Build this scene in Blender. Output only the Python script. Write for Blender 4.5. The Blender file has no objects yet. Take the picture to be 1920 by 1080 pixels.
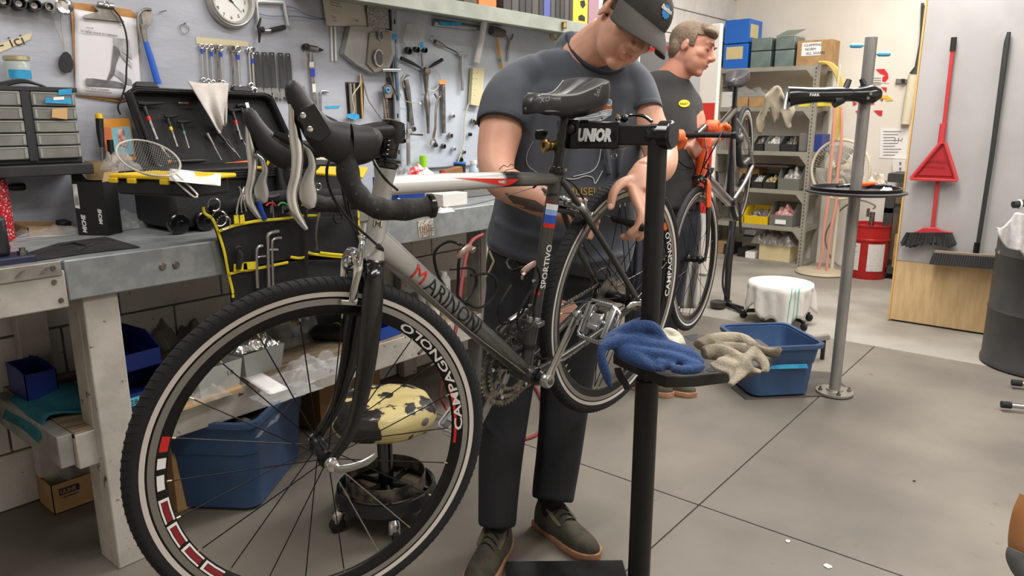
import bpy, math, random
from math import sin, cos, pi, radians, atan, atan2, hypot, sqrt, exp
from mathutils import Vector as V, Matrix as Mx, noise
from mathutils.bvhtree import BVHTree
random.seed(7)
SC=bpy.context.scene
col=SC.collection
# ---------------- camera (26 mm phone camera, held at 1.3 m, pitched down 13 deg)
FPX=1370.0; TH=atan(315/FPX); YA=atan(1150*cos(TH)/FPX); EYE=V((0,0,1.30))
FH=V((cos(YA),sin(YA),0)); RT=V((sin(YA),-cos(YA),0)); ZZ=V((0,0,1))
AX=FH*cos(TH)-ZZ*sin(TH); UPV=ZZ*cos(TH)+FH*sin(TH)
cd=bpy.data.cameras.new('camera'); cam=bpy.data.objects.new('camera',cd); col.objects.link(cam)
cd.sensor_width=36; cd.lens=36*FPX/1920; cd.clip_start=.02
cam.matrix_world=Mx.Translation(EYE)@Mx((RT,UPV,-AX)).transposed().to_4x4()
cd.dof.use_dof=True; cd.dof.focus_distance=1.6; cd.dof.aperture_fstop=22
SC.camera=cam
SC.view_settings.view_transform='Standard'; SC.view_settings.look='None'; SC.view_settings.gamma=1
SC.view_settings.use_curve_mapping=False; SC.view_settings.exposure=0.22
wd=bpy.data.worlds.new('world'); SC.world=wd; wd.use_nodes=True
wd.node_tree.nodes['Background'].inputs[0].default_value=(.95,.97,1,1); wd.node_tree.nodes['Background'].inputs[1].default_value=.3
def area(name,loc,sx,sy,w,c=(1,.975,.94)):
    l=bpy.data.lights.new(name,'AREA'); l.shape='RECTANGLE'; l.size=sx; l.size_y=sy; l.energy=w; l.color=c
    o=bpy.data.objects.new(name,l); o.location=loc; col.objects.link(o); return o
area('ceiling_lamp',(1.2,-.7,3.05),2.4,.5,52)
area('ceiling_lamp',(3.2,1.1,3.05),2.4,.5,66)
area('ceiling_lamp',(5.0,1.0,3.05),2.4,.8,100)
area('ceiling_lamp',(3.2,-1.6,3.05),2.4,.5,60)
area('ceiling_lamp',(.2,1.6,3.05),1.6,.4,26)
# pixel of the 1920x1080 frame -> point on a plane / at a depth
def at(px,py,X=None,Y=None,Z=None,D=None):
    r=AX+RT*((px-960)/FPX)-UPV*((py-540)/FPX)
    if X is not None: t=X/r.x
    elif Y is not None: t=Y/r.y
    elif Z is not None: t=(Z-EYE.z)/r.z
    else: t=D
    return EYE+r*t
def proj(p):
    v=V(p)-EYE; d=v.dot(AX); return (960+FPX*v.dot(RT)/d,540-FPX*v.dot(UPV)/d,d)
# ---------------- materials
def lin(c):
    if isinstance(c,str): c=tuple(int(c[i:i+2],16)/255 for i in (0,2,4))
    elif max(c)>1.01: c=tuple(x/255 for x in c)
    return tuple(((x+.055)/1.055)**2.4 if x>.04045 else x/12.92 for x in c[:3])+(1,)
MT={}
def mat(n,c,r=.5,m=0,c2=None,sc=8,bump=0,bs=None,detail=4,lo=.4,hi=.6,alpha=1,trans=0,ior=1.45,coat=0,emit=0,stretch=None,sheen=0,c3=None,sc3=60,lo3=.6,hi3=.7):
    if n in MT: return MT[n]
    k=bpy.data.materials.new(n); MT[n]=k; k.use_nodes=True; t=k.node_tree; N=t.nodes; L=t.links; b=N['Principled BSDF']
    b.inputs['Base Color'].default_value=lin(c); b.inputs['Roughness'].default_value=r; b.inputs['Metallic'].default_value=m
    b.inputs['Alpha'].default_value=alpha; b.inputs['Transmission Weight'].default_value=trans; b.inputs['IOR'].default_value=ior
    b.inputs['Coat Weight'].default_value=coat
    if sheen: b.inputs['Sheen Weight'].default_value=sheen
    if emit: b.inputs['Emission Color'].default_value=lin(c); b.inputs['Emission Strength'].default_value=emit
    if c2 or bump or c3:
        tc=N.new('ShaderNodeTexCoord'); mp=N.new('ShaderNodeMapping'); L.new(tc.outputs['Object'],mp.inputs[0])
        if stretch: mp.inputs['Scale'].default_value=stretch
        def nz(s,d):
            x=N.new('ShaderNodeTexNoise'); x.inputs['Scale'].default_value=s; x.inputs['Detail'].default_value=d; L.new(mp.outputs[0],x.inputs[0]); return x
        last=None
        if c2:
            x=nz(sc,detail); rp=N.new('ShaderNodeValToRGB'); rp.color_ramp.elements[0].position=lo; rp.color_ramp.elements[1].position=hi
            rp.color_ramp.elements[0].color=lin(c); rp.color_ramp.elements[1].color=lin(c2); L.new(x.outputs[0],rp.inputs[0]); last=rp.outputs[0]
        if c3:
            x=nz(sc3,3); mr=N.new('ShaderNodeMapRange'); mr.inputs[1].default_value=lo3; mr.inputs[2].default_value=hi3; L.new(x.outputs[0],mr.inputs[0])
            mx=N.new('ShaderNodeMixRGB'); mx.inputs[1].default_value=lin(c); mx.inputs[2].default_value=lin(c3); L.new(mr.outputs[0],mx.inputs[0])
            if last: L.new(last,mx.inputs[1])
            last=mx.outputs[0]
        if last: L.new(last,b.inputs['Base Color'])
        if bump:
            x=nz(bs or sc*4,6); bp=N.new('ShaderNodeBump'); bp.inputs['Strength'].default_value=bump; bp.inputs['Distance'].default_value=.004
            L.new(x.outputs[0],bp.inputs['Height']); L.new(bp.outputs[0],b.inputs['Normal'])
    return k
# ---------------- mesh helper
WM={}
class M:
    def __init__(s): s.v=[]; s.f=[]; s.mi=[]; s.cm=0
    def add(s,vs,fs,T=None):
        o=len(s.v)
        for p in vs: s.v.append(T@V(p) if T else V(p))
        for f in fs: s.f.append([i+o for i in f]); s.mi.append(s.cm)
        return s
    def box(s,c,sz,T=None,R=None):
        x,y,z=[q/2 for q in sz]; c=V(c)
        vs=[V((a*x,b*y,d*z)) for a,b,d in ((-1,-1,-1),(1,-1,-1),(1,1,-1),(-1,1,-1),(-1,-1,1),(1,-1,1),(1,1,1),(-1,1,1))]
        if R: vs=[R@p for p in vs]
        return s.add([c+p for p in vs],[(0,3,2,1),(4,5,6,7),(0,1,5,4),(1,2,6,5),(2,3,7,6),(3,0,4,7)],T)
    def bx(s,x0,x1,y0,y1,z0,z1,T=None): return s.box(((x0+x1)/2,(y0+y1)/2,(z0+z1)/2),(abs(x1-x0),abs(y1-y0),abs(z1-z0)),T)
    def loft(s,rings,closed=False,cap=True,T=None):
        n=len(rings[0]); k=len(rings); vs=[p for r in rings for p in r]; fs=[]
        for i in range(k if closed else k-1):
            a=i*n; b=((i+1)%k)*n
            for j in range(n): fs.append((a+j,a+(j+1)%n,b+(j+1)%n,b+j))
        if cap and not closed: fs.append(tuple(range(n-1,-1,-1))); fs.append(tuple(range((k-1)*n,k*n)))
        return s.add(vs,fs,T)
    def tube(s,pts,r,n=8,closed=False,cap=True,side=None,T=None):
        pts=[V(p) for p in pts]; k=len(pts); rings=[]; prev=V(side).normalized() if side is not None else None
        for i,p in enumerate(pts):
            if closed: t=pts[(i+1)%k]-pts[i-1]
            else: t=pts[min(i+1,k-1)]-pts[max(i-1,0)]
            t=t.normalized() if t.length>1e-9 else V((0,0,1))
            ref=V(side) if side is not None else (prev if prev is not None else (V((0,0,1)) if abs(t.z)<.9 else V((1,0,0))))
            a=ref-t*ref.dot(t)
            if a.length<1e-4: a=t.orthogonal()
            a.normalize(); b=t.cross(a); prev=a
            q=r[i] if isinstance(r,list) else r
            ra,rb=q if isinstance(q,(list,tuple)) else (q,q)
            rings.append([p+a*(ra*cos(2*pi*j/n))+b*(rb*sin(2*pi*j/n)) for j in range(n)])
        return s.loft(rings,closed,cap,T)
    def cyl(s,a,b,r,r2=None,n=16,T=None): return s.tube([a,b],[r,r if r2 is None else r2],n,T=T)
    def lathe(s,c,ax,prof,n=24,cap=True,T=None,closed=False):
        c=V(c); ax=V(ax).normalized(); a=ax.orthogonal().normalized(); b=ax.cross(a)
        rings=[[c+ax*h+a*(max(r,1e-5)*cos(2*pi*j/n))+b*(max(r,1e-5)*sin(2*pi*j/n)) for j in range(n)] for r,h in prof]
        return s.loft(rings,closed,cap,T)
    def ring(s,c,ax,R,r,n=32,m=8,T=None,a0=0,a1=2*pi):
        c=V(c); ax=V(ax).normalized(); a=ax.orthogonal().normalized(); b=ax.cross(a); full=abs(a1-a0)>6.28
        q=n if full else n+1
        return s.tube([c+a*(R*cos(a0+(a1-a0)*j/n))+b*(R*sin(a0+(a1-a0)*j/n)) for j in range(q)],r,m,closed=full,side=ax,T=T)
    def ell(s,c,r,n=12,m=8,R=None,T=None):
        c=V(c); r=(r,r,r) if not isinstance(r,(list,tuple)) else r; vs=[];fs=[]
        for i in range(m+1):
            t=pi*i/m
            for j in range(n):
                p=V((r[0]*max(sin(t),1e-4)*cos(2*pi*j/n),r[1]*max(sin(t),1e-4)*sin(2*pi*j/n),r[2]*cos(t)))
                vs.append(c+(R@p if R else p))
        for i in range(m):
            for j in range(n): fs.append((i*n+j,(i+1)*n+j,(i+1)*n+(j+1)%n,i*n+(j+1)%n))
        return s.add(vs,fs,T)
    def prism(s,poly,d,T=None):      # poly of 3D points, extruded by vector d
        poly=[V(p) for p in poly]; d=V(d); n=len(poly)
        return s.add(poly+[p+d for p in poly],[tuple(range(n))[::-1],tuple(range(n,2*n))]+[(i,(i+1)%n,n+(i+1)%n,n+i) for i in range(n)],T)
    def grid(s,fn,nu,nv,th=0,T=None,wrapu=False):
        vs=[V(fn(i/nu,j/nv)) for j in range(nv+1) for i in range(nu+(0 if wrapu else 1))]
        w=nu if wrapu else nu+1; fs=[(j*w+i,j*w+(i+1)%w,(j+1)*w+(i+1)%w,(j+1)*w+i) for j in range(nv) for i in range(nu)]
        return s.add(vs,fs,T)
    def build(s,name,m,parent=None,w=True,smooth=35,bevel=0,sub=0,solid=0,kind=None,label=None,org=None,seg=2):
        me=bpy.data.meshes.new(name); o=bpy.data.objects.new(name,me); col.objects.link(o)
        Tw=Mx.Identity(4)
        if parent:
            PM=WM[parent.name]; Tw=PM
            inv=PM.inverted() if w else Mx.Identity(4)
            vs=[inv@p for p in s.v]; o.parent=parent
        else:
            if org is None:
                lo=[min(p[i] for p in s.v) for i in range(3)]; hi=[max(p[i] for p in s.v) for i in range(3)]
                org=V(((lo[0]+hi[0])/2,(lo[1]+hi[1])/2,lo[2]))
            org=V(org); vs=[p-org for p in s.v]; o.location=org; Tw=Mx.Translation(org)
        WM[o.name]=Tw
        me.from_pydata([tuple(p) for p in vs],[],s.f)
        for x in (m if isinstance(m,(list,tuple)) else [m]): me.materials.append(x)
        if len(me.materials)>1: me.polygons.foreach_set('material_index',s.mi)
        fixn(me)
        if bevel:
            b=o.modifiers.new('b','BEVEL'); b.width=bevel; b.segments=seg; b.limit_method='ANGLE'; b.angle_limit=radians(40); b.harden_normals=False
        if solid:
            q=o.modifiers.new('s','SOLIDIFY'); q.thickness=solid; q.offset=0
        if sub:
            q=o.modifiers.new('u','SUBSURF'); q.levels=sub; q.render_levels=sub
        if smooth:
            me.polygons.foreach_set('use_smooth',[True]*len(me.polygons))
            if not sub and smooth<180: me.set_sharp_from_angle(angle=radians(smooth))
        if kind: o['kind']=kind
        if label: o['label']=label
        return o
import bmesh
def fixn(me):
    b=bmesh.new(); b.from_mesh(me); bmesh.ops.recalc_face_normals(b,faces=b.faces); b.to_mesh(me); b.free()
def tag(o,label,cat,group=None):
    o['label']=label; o['category']=cat
    if group: o['group']=group
    return o
def thing(name,label,cat,loc,group=None,Mt=None):
    o=bpy.data.objects.new(name,None); col.objects.link(o); o.empty_display_size=.05
    T=Mt if Mt else Mx.Translation(V(loc)); o.matrix_world=T; WM[o.name]=T
    return tag(o,label,cat,group)
def solo(name,label,cat,mb,m,group=None,**k): return tag(mb.build(name,m,**k),label,cat,group)
def dup(o,T=None,label=None,parent=None):
    c=o.copy(); col.objects.link(c); WM[c.name]=WM[o.name].copy()
    if parent: c.parent=parent
    for ch in list(o.children): dup(ch,parent=c)
    if T is not None: c.matrix_world=T; WM[c.name]=T.copy()
    if label: c['label']=label
    return c
def fr(o,x,z=None):   # frame: origin, x axis, approx z axis
    x=V(x).normalized(); z=V(z if z is not None else (0,0,1)); y=z.cross(x).normalized(); z=x.cross(y)
    T=Mx((x,y,z)).transposed().to_4x4(); T.translation=V(o); return T
_f=[0]
def textmesh(s,size,extr=.0004,bold=0,shear=0,sx=1,align='LEFT'):
    c=bpy.data.curves.new('txt','FONT'); c.body=s; c.size=size; c.extrude=extr; c.offset=bold; c.shear=shear; c.align_x=align; c.resolution_u=2
    o=bpy.data.objects.new('txt',c); col.objects.link(o); bpy.context.view_layer.update()
    me=bpy.data.meshes.new_from_object(o.evaluated_get(bpy.context.evaluated_depsgraph_get())); bpy.data.objects.remove(o); bpy.data.curves.remove(c)
    m=M(); m.v=[V((p.co.x*sx,p.co.y,p.co.z)) for p in me.vertices]; m.f=[list(q.vertices) for q in me.polygons]; m.mi=[0]*len(m.f); bpy.data.meshes.remove(me)
    return m
def dice(m,step):
    me=bpy.data.meshes.new('d'); me.from_pydata([tuple(p) for p in m.v],[],m.f); b=bmesh.new(); b.from_mesh(me); bpy.data.meshes.remove(me)
    for ax_ in (0,1):
        if not b.verts: break
        lo=min(v.co[ax_] for v in b.verts); hi=max(v.co[ax_] for v in b.verts); k=lo+step
        while k<hi:
            co=[0,0,0]; no=[0,0,0]; co[ax_]=k; no[ax_]=1
            bmesh.ops.bisect_plane(b,geom=b.verts[:]+b.edges[:]+b.faces[:],plane_co=co,plane_no=no); k+=step
    b.verts.index_update(); m.v=[v.co.copy() for v in b.verts]; m.f=[[v.index for v in f.verts] for f in b.faces]; m.mi=[0]*len(m.f); b.free(); return m
def text(s,size,T,m,parent,name='lettering',**k):
    t=textmesh(s,size,**k); t.v=[T@p for p in t.v]; return t.build(name,m,parent,smooth=0)
def tfr(o,x,up):   # text frame: x reading dir, y up of the letters
    x=V(x).normalized(); z=x.cross(V(up)).normalized(); y=z.cross(x); T=Mx((x,y,z)).transposed().to_4x4(); T.translation=V(o); return T
def organic(mb,vox,sm=6,fac=.6):
    me=bpy.data.meshes.new('o'); me.from_pydata([tuple(p) for p in mb.v],[],mb.f); fixn(me); o=bpy.data.objects.new('o',me); col.objects.link(o)
    r=o.modifiers.new('r','REMESH'); r.mode='VOXEL'; r.voxel_size=vox
    q=o.modifiers.new('s','SMOOTH'); q.iterations=sm; q.factor=fac
    bpy.context.view_layer.update()
    e=bpy.data.meshes.new_from_object(o.evaluated_get(bpy.context.evaluated_depsgraph_get())); bpy.data.objects.remove(o)
    m=M(); m.v=[p.co.copy() for p in e.vertices]; m.f=[list(x.vertices) for x in e.polygons]; m.mi=[0]*len(m.f); bpy.data.meshes.remove(e); return m
def spl(pts,n=6):     # catmull-rom through points (any dimension)
    P=[tuple(p) for p in pts]; P=[P[0]]+P+[P[-1]]; out=[]
    for i in range(1,len(P)-2):
        for k in range(n):
            t=k/n; out.append(tuple(.5*((2*b)+(-a+c)*t+(2*a-5*b+4*c-d)*t*t+(-a+3*b-3*c+d)*t**3) for a,b,c,d in zip(P[i-1],P[i],P[i+1],P[i+2])))
    out.append(P[-2]); return out
def S3(pts,n=6): return [V(p) for p in spl(pts,n)]
def nz(p,s=1): return noise.noise(V(p)*s)
# common materials
black=mat('black plastic',(24,24,26),.45,c2=(32,32,33),sc=14)
blackgloss=mat('gloss black enamel',(12,12,13),.22,coat=.4)
blackmatte=mat('matte black powder coat',(24,23,23),.42,bump=.08,bs=300)
rubber=mat('black rubber',(28,28,29),.78,bump=.1,bs=200)
steel=mat('polished steel',(190,190,190),.28,1)
chrome=mat('bright alloy',(215,215,215),.16,1)
dsteel=mat('worn tool steel',(120,116,112),.42,1,c2=(150,146,140),sc=30)
rust=mat('brownish tool steel',(105,90,78),.5,.8,c2=(140,130,120),sc=25)
alu=mat('brushed grey alloy',(165,165,166),.35,1,c2=(150,150,152),sc=40)
white=mat('white plastic',(225,223,218),.5)
paper=mat('white paper',(232,230,228),.8)
ink=mat('black ink',(30,30,32),.7)
greyink=mat('grey print',(120,120,122),.7)
yellow=mat('yellow plastic',(228,190,20),.45)
blue=mat('blue plastic bin',(28,64,150),.4)
bluetape=mat('blue masking tape',(60,160,205),.7,c2=(40,140,190),sc=30)
red=mat('red plastic',(196,34,38),.42)
card=mat('brown cardboard',(176,142,98),.85,c2=(160,126,86),sc=12)
wood=mat('unpainted wood',(190,160,115),.65,c2=(165,132,90),sc=6,stretch=(1,8,1))
def clearbag(): 
    k=mat('clear polythene film',(205,208,210),.12,alpha=.24,ior=1.45,bump=.9,bs=26); return k
film=clearbag()
glass=mat('clear glass',(240,250,248),.05,alpha=.25)
# ================= SETTING =================
BW=2.76; XB=7.02
concrete=mat('dark worn concrete',(126,119,109),.62,c2=(100,94,86),sc=1.7,detail=8,lo=.35,hi=.68,bump=.12,bs=60,c3=(92,87,80),sc3=16,lo3=.68,hi3=.86)
concrete2=mat('pale painted concrete',(158,153,144),.5,c2=(134,128,118),sc=2.2,detail=8,lo=.4,hi=.62,bump=.1,bs=50)
blockm=mat('white painted block',(206,203,198),.7,c2=(196,192,187),sc=5,bump=.35,bs=70,c3=(70,60,52),sc3=45,lo3=.69,hi3=.74)
blockm2=mat('cream painted block',(218,210,198),.7,c2=(208,200,188),sc=5,bump=.2,bs=70)
joint=mat('mortar',(182,177,170),.9)
m=M().bx(-2.5,7.2,-3.2,3.2,-.2,-.012)
floor=m.build('floor',mat('floor joint',(60,55,49),.8),kind='structure',smooth=0)
g=.0025
def slab(x0,x1,y0,y1,mt):
    m=M().bx(x0+g,x1-g,y0+g,y1-g,-.012,0); return m.build('slab',mt,floor,smooth=0,bevel=.002)
for x0,x1 in ((-2.5,-.15),(-.15,2.19),(2.19,4.55)):
    for y0,y1 in ((-3.2,-1.4),(-1.4,.955),(.955,3.03)): slab(x0,x1,y0,y1,concrete)
slab(4.55,7.2,-3.2,3.03,concrete2)
for k in range(3): pass
# walls
def blockwall(root,mt,axis,fixed,s0,s1,z1,face,z0=0,bw=.4,bh=.2,depth=.03):
    k=0; z=z0; proto={}
    while z<z1-.01:
        x=s0-(bw/2 if k%2 else 0)
        while x<s1-.01:
            a=max(x,s0); b=min(x+bw,s1); L=round(b-a,3)
            if L>.02:
                key=(L,)
                if key not in proto:
                    mm=M(); e=.0035
                    if axis=='x': mm.bx(-L/2+e,L/2-e,0,face*depth,e,bh-e)
                    else: mm.bx(0,face*depth,-L/2+e,L/2-e,e,bh-e)
                    o=mm.build('block',mt,None,smooth=0,bevel=.004,org=(0,0,0)); proto[key]=o
                else:
                    o=proto[key].copy(); col.objects.link(o)
                o.parent=root; o.location=((a+b)/2,fixed,z) if axis=='x' else (fixed,(a+b)/2,z)
            x+=bw
        z+=bh; k+=1
wl=M().bx(-2.5,4.36,BW+.03,3.2,0,3.2).bx(4.36,7.2,3.03,3.2,0,3.2).build('wall_left',joint,kind='structure',smooth=0,org=(0,0,0))
blockwall(wl,blockm,'x',BW+.03,-.3,4.36,2.9,-1); blockwall(wl,blockm,'x',3.03,4.37,7.02,2.9,-1)
wb=M().bx(XB,XB+.2,-3.2,3.03,0,3.2).build('wall_back',mat('cream painted wall',(228,222,212),.75,c2=(220,213,202),sc=2,bump=.06,bs=90),kind='structure',smooth=0)
M().bx(-2.5,7.2,-3.4,-3.2,0,3.2).build('wall_right',mat('cream painted wall',(1,1,1)),kind='structure',smooth=0)
M().bx(-2.7,-2.5,-3.4,3.0,0,3.2).build('wall_front',mat('cream painted wall',(1,1,1)),kind='structure',smooth=0)
M().bx(-2.7,7.2,-3.4,3.2,3.2,3.3).build('ceiling',mat('white ceiling',(225,222,215),.8),kind='structure',smooth=0)
# ================= WORKBENCH =================
galv=mat('galvanized sheet',(160,164,165),.42,.35,c2=(144,149,151),sc=26,detail=6,bump=.05,bs=60)
wornpaint=mat('chipped white painted timber',(188,182,174),.65,c2=(170,164,156),sc=9,bump=.25,bs=45,c3=(78,60,44),sc3=34,lo3=.66,hi3=.72)
greytimber=mat('grey painted timber',(150,148,144),.6,c2=(128,124,118),sc=10,bump=.2,bs=40)
BF=2.12; BT=.94
bench=thing('workbench','long workbench with a galvanized steel top, timber legs and low shelf','workbench',(1.5,BF,0))
M().bx(-.9,3.35,BF,BW,BT-.03,BT).build('worktop',galv,bench,bevel=.003)
M().bx(.712,3.35,BF-.022,BF,BT-.108,BT+.001).build('front_panel',galv,bench,bevel=.004)
for p in ((305,500),(330,497)):
    q=at(p[0],p[1],Y=BF-.022); M().cyl(q,q+V((0,-.006,0)),.012,.009,12).build('bolt',dsteel,bench)
M().bx(-.9,.708,BF-.03,BF,BT-.122,BT-.022).build('front_board',wornpaint,bench,bevel=.004)
M().bx(-.9,.70,BF-.036,BF+.01,BT-.034,BT+.004).build('edge_trim',mat('dull diamond plate',(176,172,166),.4,.5,c2=(150,146,140),sc=20),bench,bevel=.002)
# raised lozenges of the tread plate
mm=M()
for i in range(24):
    x=.66-i*.055; mm.prism([(x-.014,BF-.037,BT-.024),(x,BF-.037,BT-.02),(x+.014,BF-.037,BT-.006),(x,BF-.037,BT-.010)],(0,-.0015,0))
t=mm.build('tread_pattern',dsteel,bench); t['kind']='stuff'
for q in ((.68,-.036,BT-.012),(.68,-.03,BT-.05),(.69,-.03,BT-.10)): 
    c=V((q[0],BF+q[1],q[2])); M().cyl(c,c+V((0,-.004,0)),.007,.006,10).build('bolt',dsteel,bench)
def leg(x,y0,y1,w=.092):
    l=M().bx(x,x+w,y0,y1,0,BT-.03).build('leg',wornpaint,bench,bevel=.004); return l
leg(.752,BF+.0,BF+.04); 
M().bx(.752,.79,BF+.043,BF+.125,0,BT-.03).build('leg',wornpaint,bench,bevel=.004)
leg(.752,BW-.06,BW-.015)
leg(2.42,BF+.005,BF+.045); M().bx(2.42,2.46,BF+.048,BF+.13,0,BT-.03).build('leg',greytimber,bench,bevel=.004)
leg(2.42,BW-.06,BW-.015); leg(3.2,BF+.005,BF+.045); leg(3.2,BW-.06,BW-.015)
SZ=.44
shelfwood=mat('stained shelf plywood',(150,132,108),.6,c2=(120,104,84),sc=9,stretch=(1,6,1),c3=(70,56,42),sc3=14,lo3=.6,hi3=.75)
M().bx(.70,3.3,BF+.045,BW-.01,SZ-.02,SZ).build('lower_shelf',shelfwood,bench,bevel=.002)
M().bx(.70,3.3,BF+.13-.09,BF+.13-.052,SZ-.11,SZ-.005).build('shelf_beam',wornpaint,bench,bevel=.003)
M().bx(.66,.70,BF+.06,BW-.05,SZ-.10,SZ-.004).build('shelf_end',greytimber,bench,bevel=.003)
# ================= TOOL BOARDS =================
TB=2.722
pb=M().bx(-.6,at(722,100,Y=TB).x,TB,BW-.004,BT+.002,2.6); tb=solo('tool_board','large grey painted plywood tool board on the wall above the workbench','tool board',pb,mat('lilac grey painted plywood',(171,174,184),.6,c2=(163,166,176),sc=4,stretch=(1,1,4),bump=.25,bs=22,c3=(132,128,128),sc3=60,lo3=.68,hi3=.75),bevel=.003)
a=at(735,20,Y=TB-.02)
sp=thing('steel_tool_board','pale blue-white steel tool panel fixed over the right end of the bench','tool board',(a.x,TB-.02,1.1))
ztop=at(1000,45,Y=TB-.02).z
M().bx(a.x,4.3,TB-.02,TB-.002,1.06,ztop).build('panel',mat('white enamelled steel',(192,200,210),.4,.1,c2=(180,188,200),sc=3,c3=(150,140,132),sc3=40,lo3=.66,hi3=.74),sp,bevel=.006)
M().bx(a.x-.012,a.x+.02,TB-.03,TB-.02,1.06,ztop-.03).build('edge_strip',mat('perforated strip',(150,158,168),.4,.4),sp,bevel=.002)
for i in range(14):
    z=1.15+i*.085; c=V((a.x+.004,TB-.031,z)); M().box(c,(.008,.002,.02)).build('slot',ink,sp)
M().bx(a.x,4.3,TB-.002,BW-.004,BT+.002,1.08).build('lower_board',mat('lilac grey painted plywood',(1,1,1)),sp)
# ================= ROAD BIKE IN THE REPAIR STAND =================
def rotm(y,p,r):
    return Mx.Rotation(y,4,'Z')@Mx.Rotation(p,4,'Y')@Mx.Rotation(r,4,'X')
BK=Mx.Translation(V((1.73628,1.03817,.81322)))@rotm(3.10474,.12968,-.08268)
HA=radians(73); WB=.98318; de=-.34253
axs=V((-cos(HA),0,sin(HA))); nn=V((sin(HA),0,cos(HA))); q0=V((WB,0,0))-nn*.043
R_=Mx.Rotation(de,4,axs); nf=R_@nn; lf=axs.cross(nf)
STl=Mx((nf,lf,axs)).transposed().to_4x4(); STl.translation=q0      # steering frame inside the bike frame
BAl=STl@Mx.Translation(V((.088,0,.572)))@Mx.Rotation(-.015,4,'Z')@Mx.Rotation(.354,4,'Y')@Mx.Rotation(.098,4,'X')
bike=thing('road_bicycle','silver and graphite road bicycle clamped by its seatpost in the black repair stand','bicycle',(0,0,0),Mt=BK)
def ramp(n,stops,r=.3,coat=.5,m=.35,axis=0,interp='LINEAR'):
    k=mat(n,(128,128,128),r,m,coat=coat); t=k.node_tree; N=t.nodes; L=t.links
    tc=N.new('ShaderNodeTexCoord'); sx=N.new('ShaderNodeSeparateXYZ'); L.new(tc.outputs['Object'],sx.inputs[0])
    mr=N.new('ShaderNodeMapRange'); mr.inputs[1].default_value=stops[0][0]; mr.inputs[2].default_value=stops[-1][0]; L.new(sx.outputs[axis],mr.inputs[0])
    rp=N.new('ShaderNodeValToRGB'); e=rp.color_ramp; e.interpolation=interp
    w=stops[-1][0]-stops[0][0]
    for i,(x,c) in enumerate(stops):
        el=e.elements[i] if i<2 else e.elements.new(1)
        el.position=(x-stops[0][0])/w; el.color=lin(c)
    L.new(mr.outputs[0],rp.inputs[0]); L.new(rp.outputs[0],N['Principled BSDF'].inputs['Base Color']); return k
fade=ramp('silver to graphite fade paint',[(.40,(58,57,54)),(.60,(96,95,92)),(.78,(172,171,168)),(1.2,(205,204,202))])
ttp=ramp('white silver and graphite top tube paint',[(.2,(70,69,66)),(.415,(104,103,99)),(.44,(28,27,27)),(.47,(28,27,27)),(.485,(214,213,210)),(1.1,(226,225,222))])
graph=mat('graphite metallic paint',(74,73,70),.3,.5,coat=.5)
redp=mat('red decal',(200,40,34),.35); whp=mat('white decal',(232,230,228),.4); blp=mat('black decal',(22,22,23),.35)
carbon=mat('glossy black carbon',(11,10,10),.16,coat=.25,c2=(26,25,24),sc=220)
def bb(mb,name,m,par=bike,**k): return mb.build(name,m,par,w=False,**k)
BB=V((.404,0,-.068)); sa=radians(75); sd=V((-cos(sa),0,sin(sa)))
ST0=BB+sd*.482; HB=q0+axs*.378; HT=q0+axs*.545
ft=M(); fr_=thing  # noqa
hb=bb(M().lathe(HB,axs,[(.0215,0),(.0205,.01),(.0185,.02),(.0182,.15),(.0205,.158),(.0215,.167)],28),'head_tube',fade)
if 0: text('M',.042,BK@tfr(HB+axs*.088-V((0,0,0))+nn*.0145+V((0,.0175,0))-V((.0,0,0)),V((-1,.35,0)).normalized()*1,axs),mat('silver badge',(150,146,140),.4,.7),hb,'badge',align='CENTER',bold=-.001)
p1=HB+axs*.035; dt=bb(M().tube([p1,p1.lerp(BB,.12),p1.lerp(BB,.5),p1.lerp(BB,.9),BB],[(.0265,.021),(.0255,.022),(.0235,.0225),(.0215,.022),(.02,.022)],26,side=V((0,0,1))),'down_tube',fade)
p2=HB+axs*.135; tt=bb(M().tube([p2,p2.lerp(ST0,.3),p2.lerp(ST0,.7),ST0+V((0,0,-.006))],[(.018,.017),(.0185,.0185),(.0165,.018),(.014,.015)],24,side=V((0,0,1))),'top_tube',ttp)
stt=bb(M().tube([BB,BB+sd*.06,BB+sd*.3,BB+sd*.495],[.0175,.0163,.0158,.0165],22),'seat_tube',graph)
bb(M().lathe(BB+V((0,-.036,0)),(0,1,0),[(.0205,0),(.0225,.003),(.0225,.069),(.0205,.072)],28),'bottom_bracket_shell',graph)
bb(M().lathe(BB+V((0,.036,0)),(0,1,0),[(.0215,0),(.0215,.009),(.018,.01),(.014,.02)],28),'bearing_cup',blackgloss)
for s in (1,-1):
    e=V((0,s*.064,0))
    bb(M().tube(S3([BB+V((-.012,s*.018,0)),BB+V((-.07,s*.028,.006)),BB+V((-.2,s*.048,.03)),e+V((.02,0,-.003))],5),[(.011,.0085)]*6+[.0085]*9+[.0075],14),'chain_stay',graph)
    bb(M().tube(S3([ST0+V((.0,s*.014,-.004)),ST0+V((-.03,s*.023,-.045)),ST0.lerp(e,.5)+V((0,s*.018,0)),e+V((.006,0,.02))],6),.0078,14),'seat_stay',graph)
    bb(M().prism([(0.03,s*.062,-.004),(.012,s*.062,.028),(-.008,s*.062,.012),(-.014,s*.062,-.012),(.008,s*.062,-.02)],(0,s*.006,0)),'dropout',graph,bevel=.001)
bridge=ST0+V((-.045,0,-.095)); bb(M().cyl(bridge+V((0,.028,0)),bridge+V((0,-.028,0)),.007),'brake_bridge',graph)
bb(M().cyl(BB+V((-.075,.027,.008)),BB+V((-.075,-.027,.008)),.007),'stay_bridge',graph)
sc=bb(M().lathe(BB+sd*.487,sd,[(.0185,0),(.0195,.002),(.0195,.016),(.0185,.018)],24),'seat_collar',blackgloss)
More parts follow.
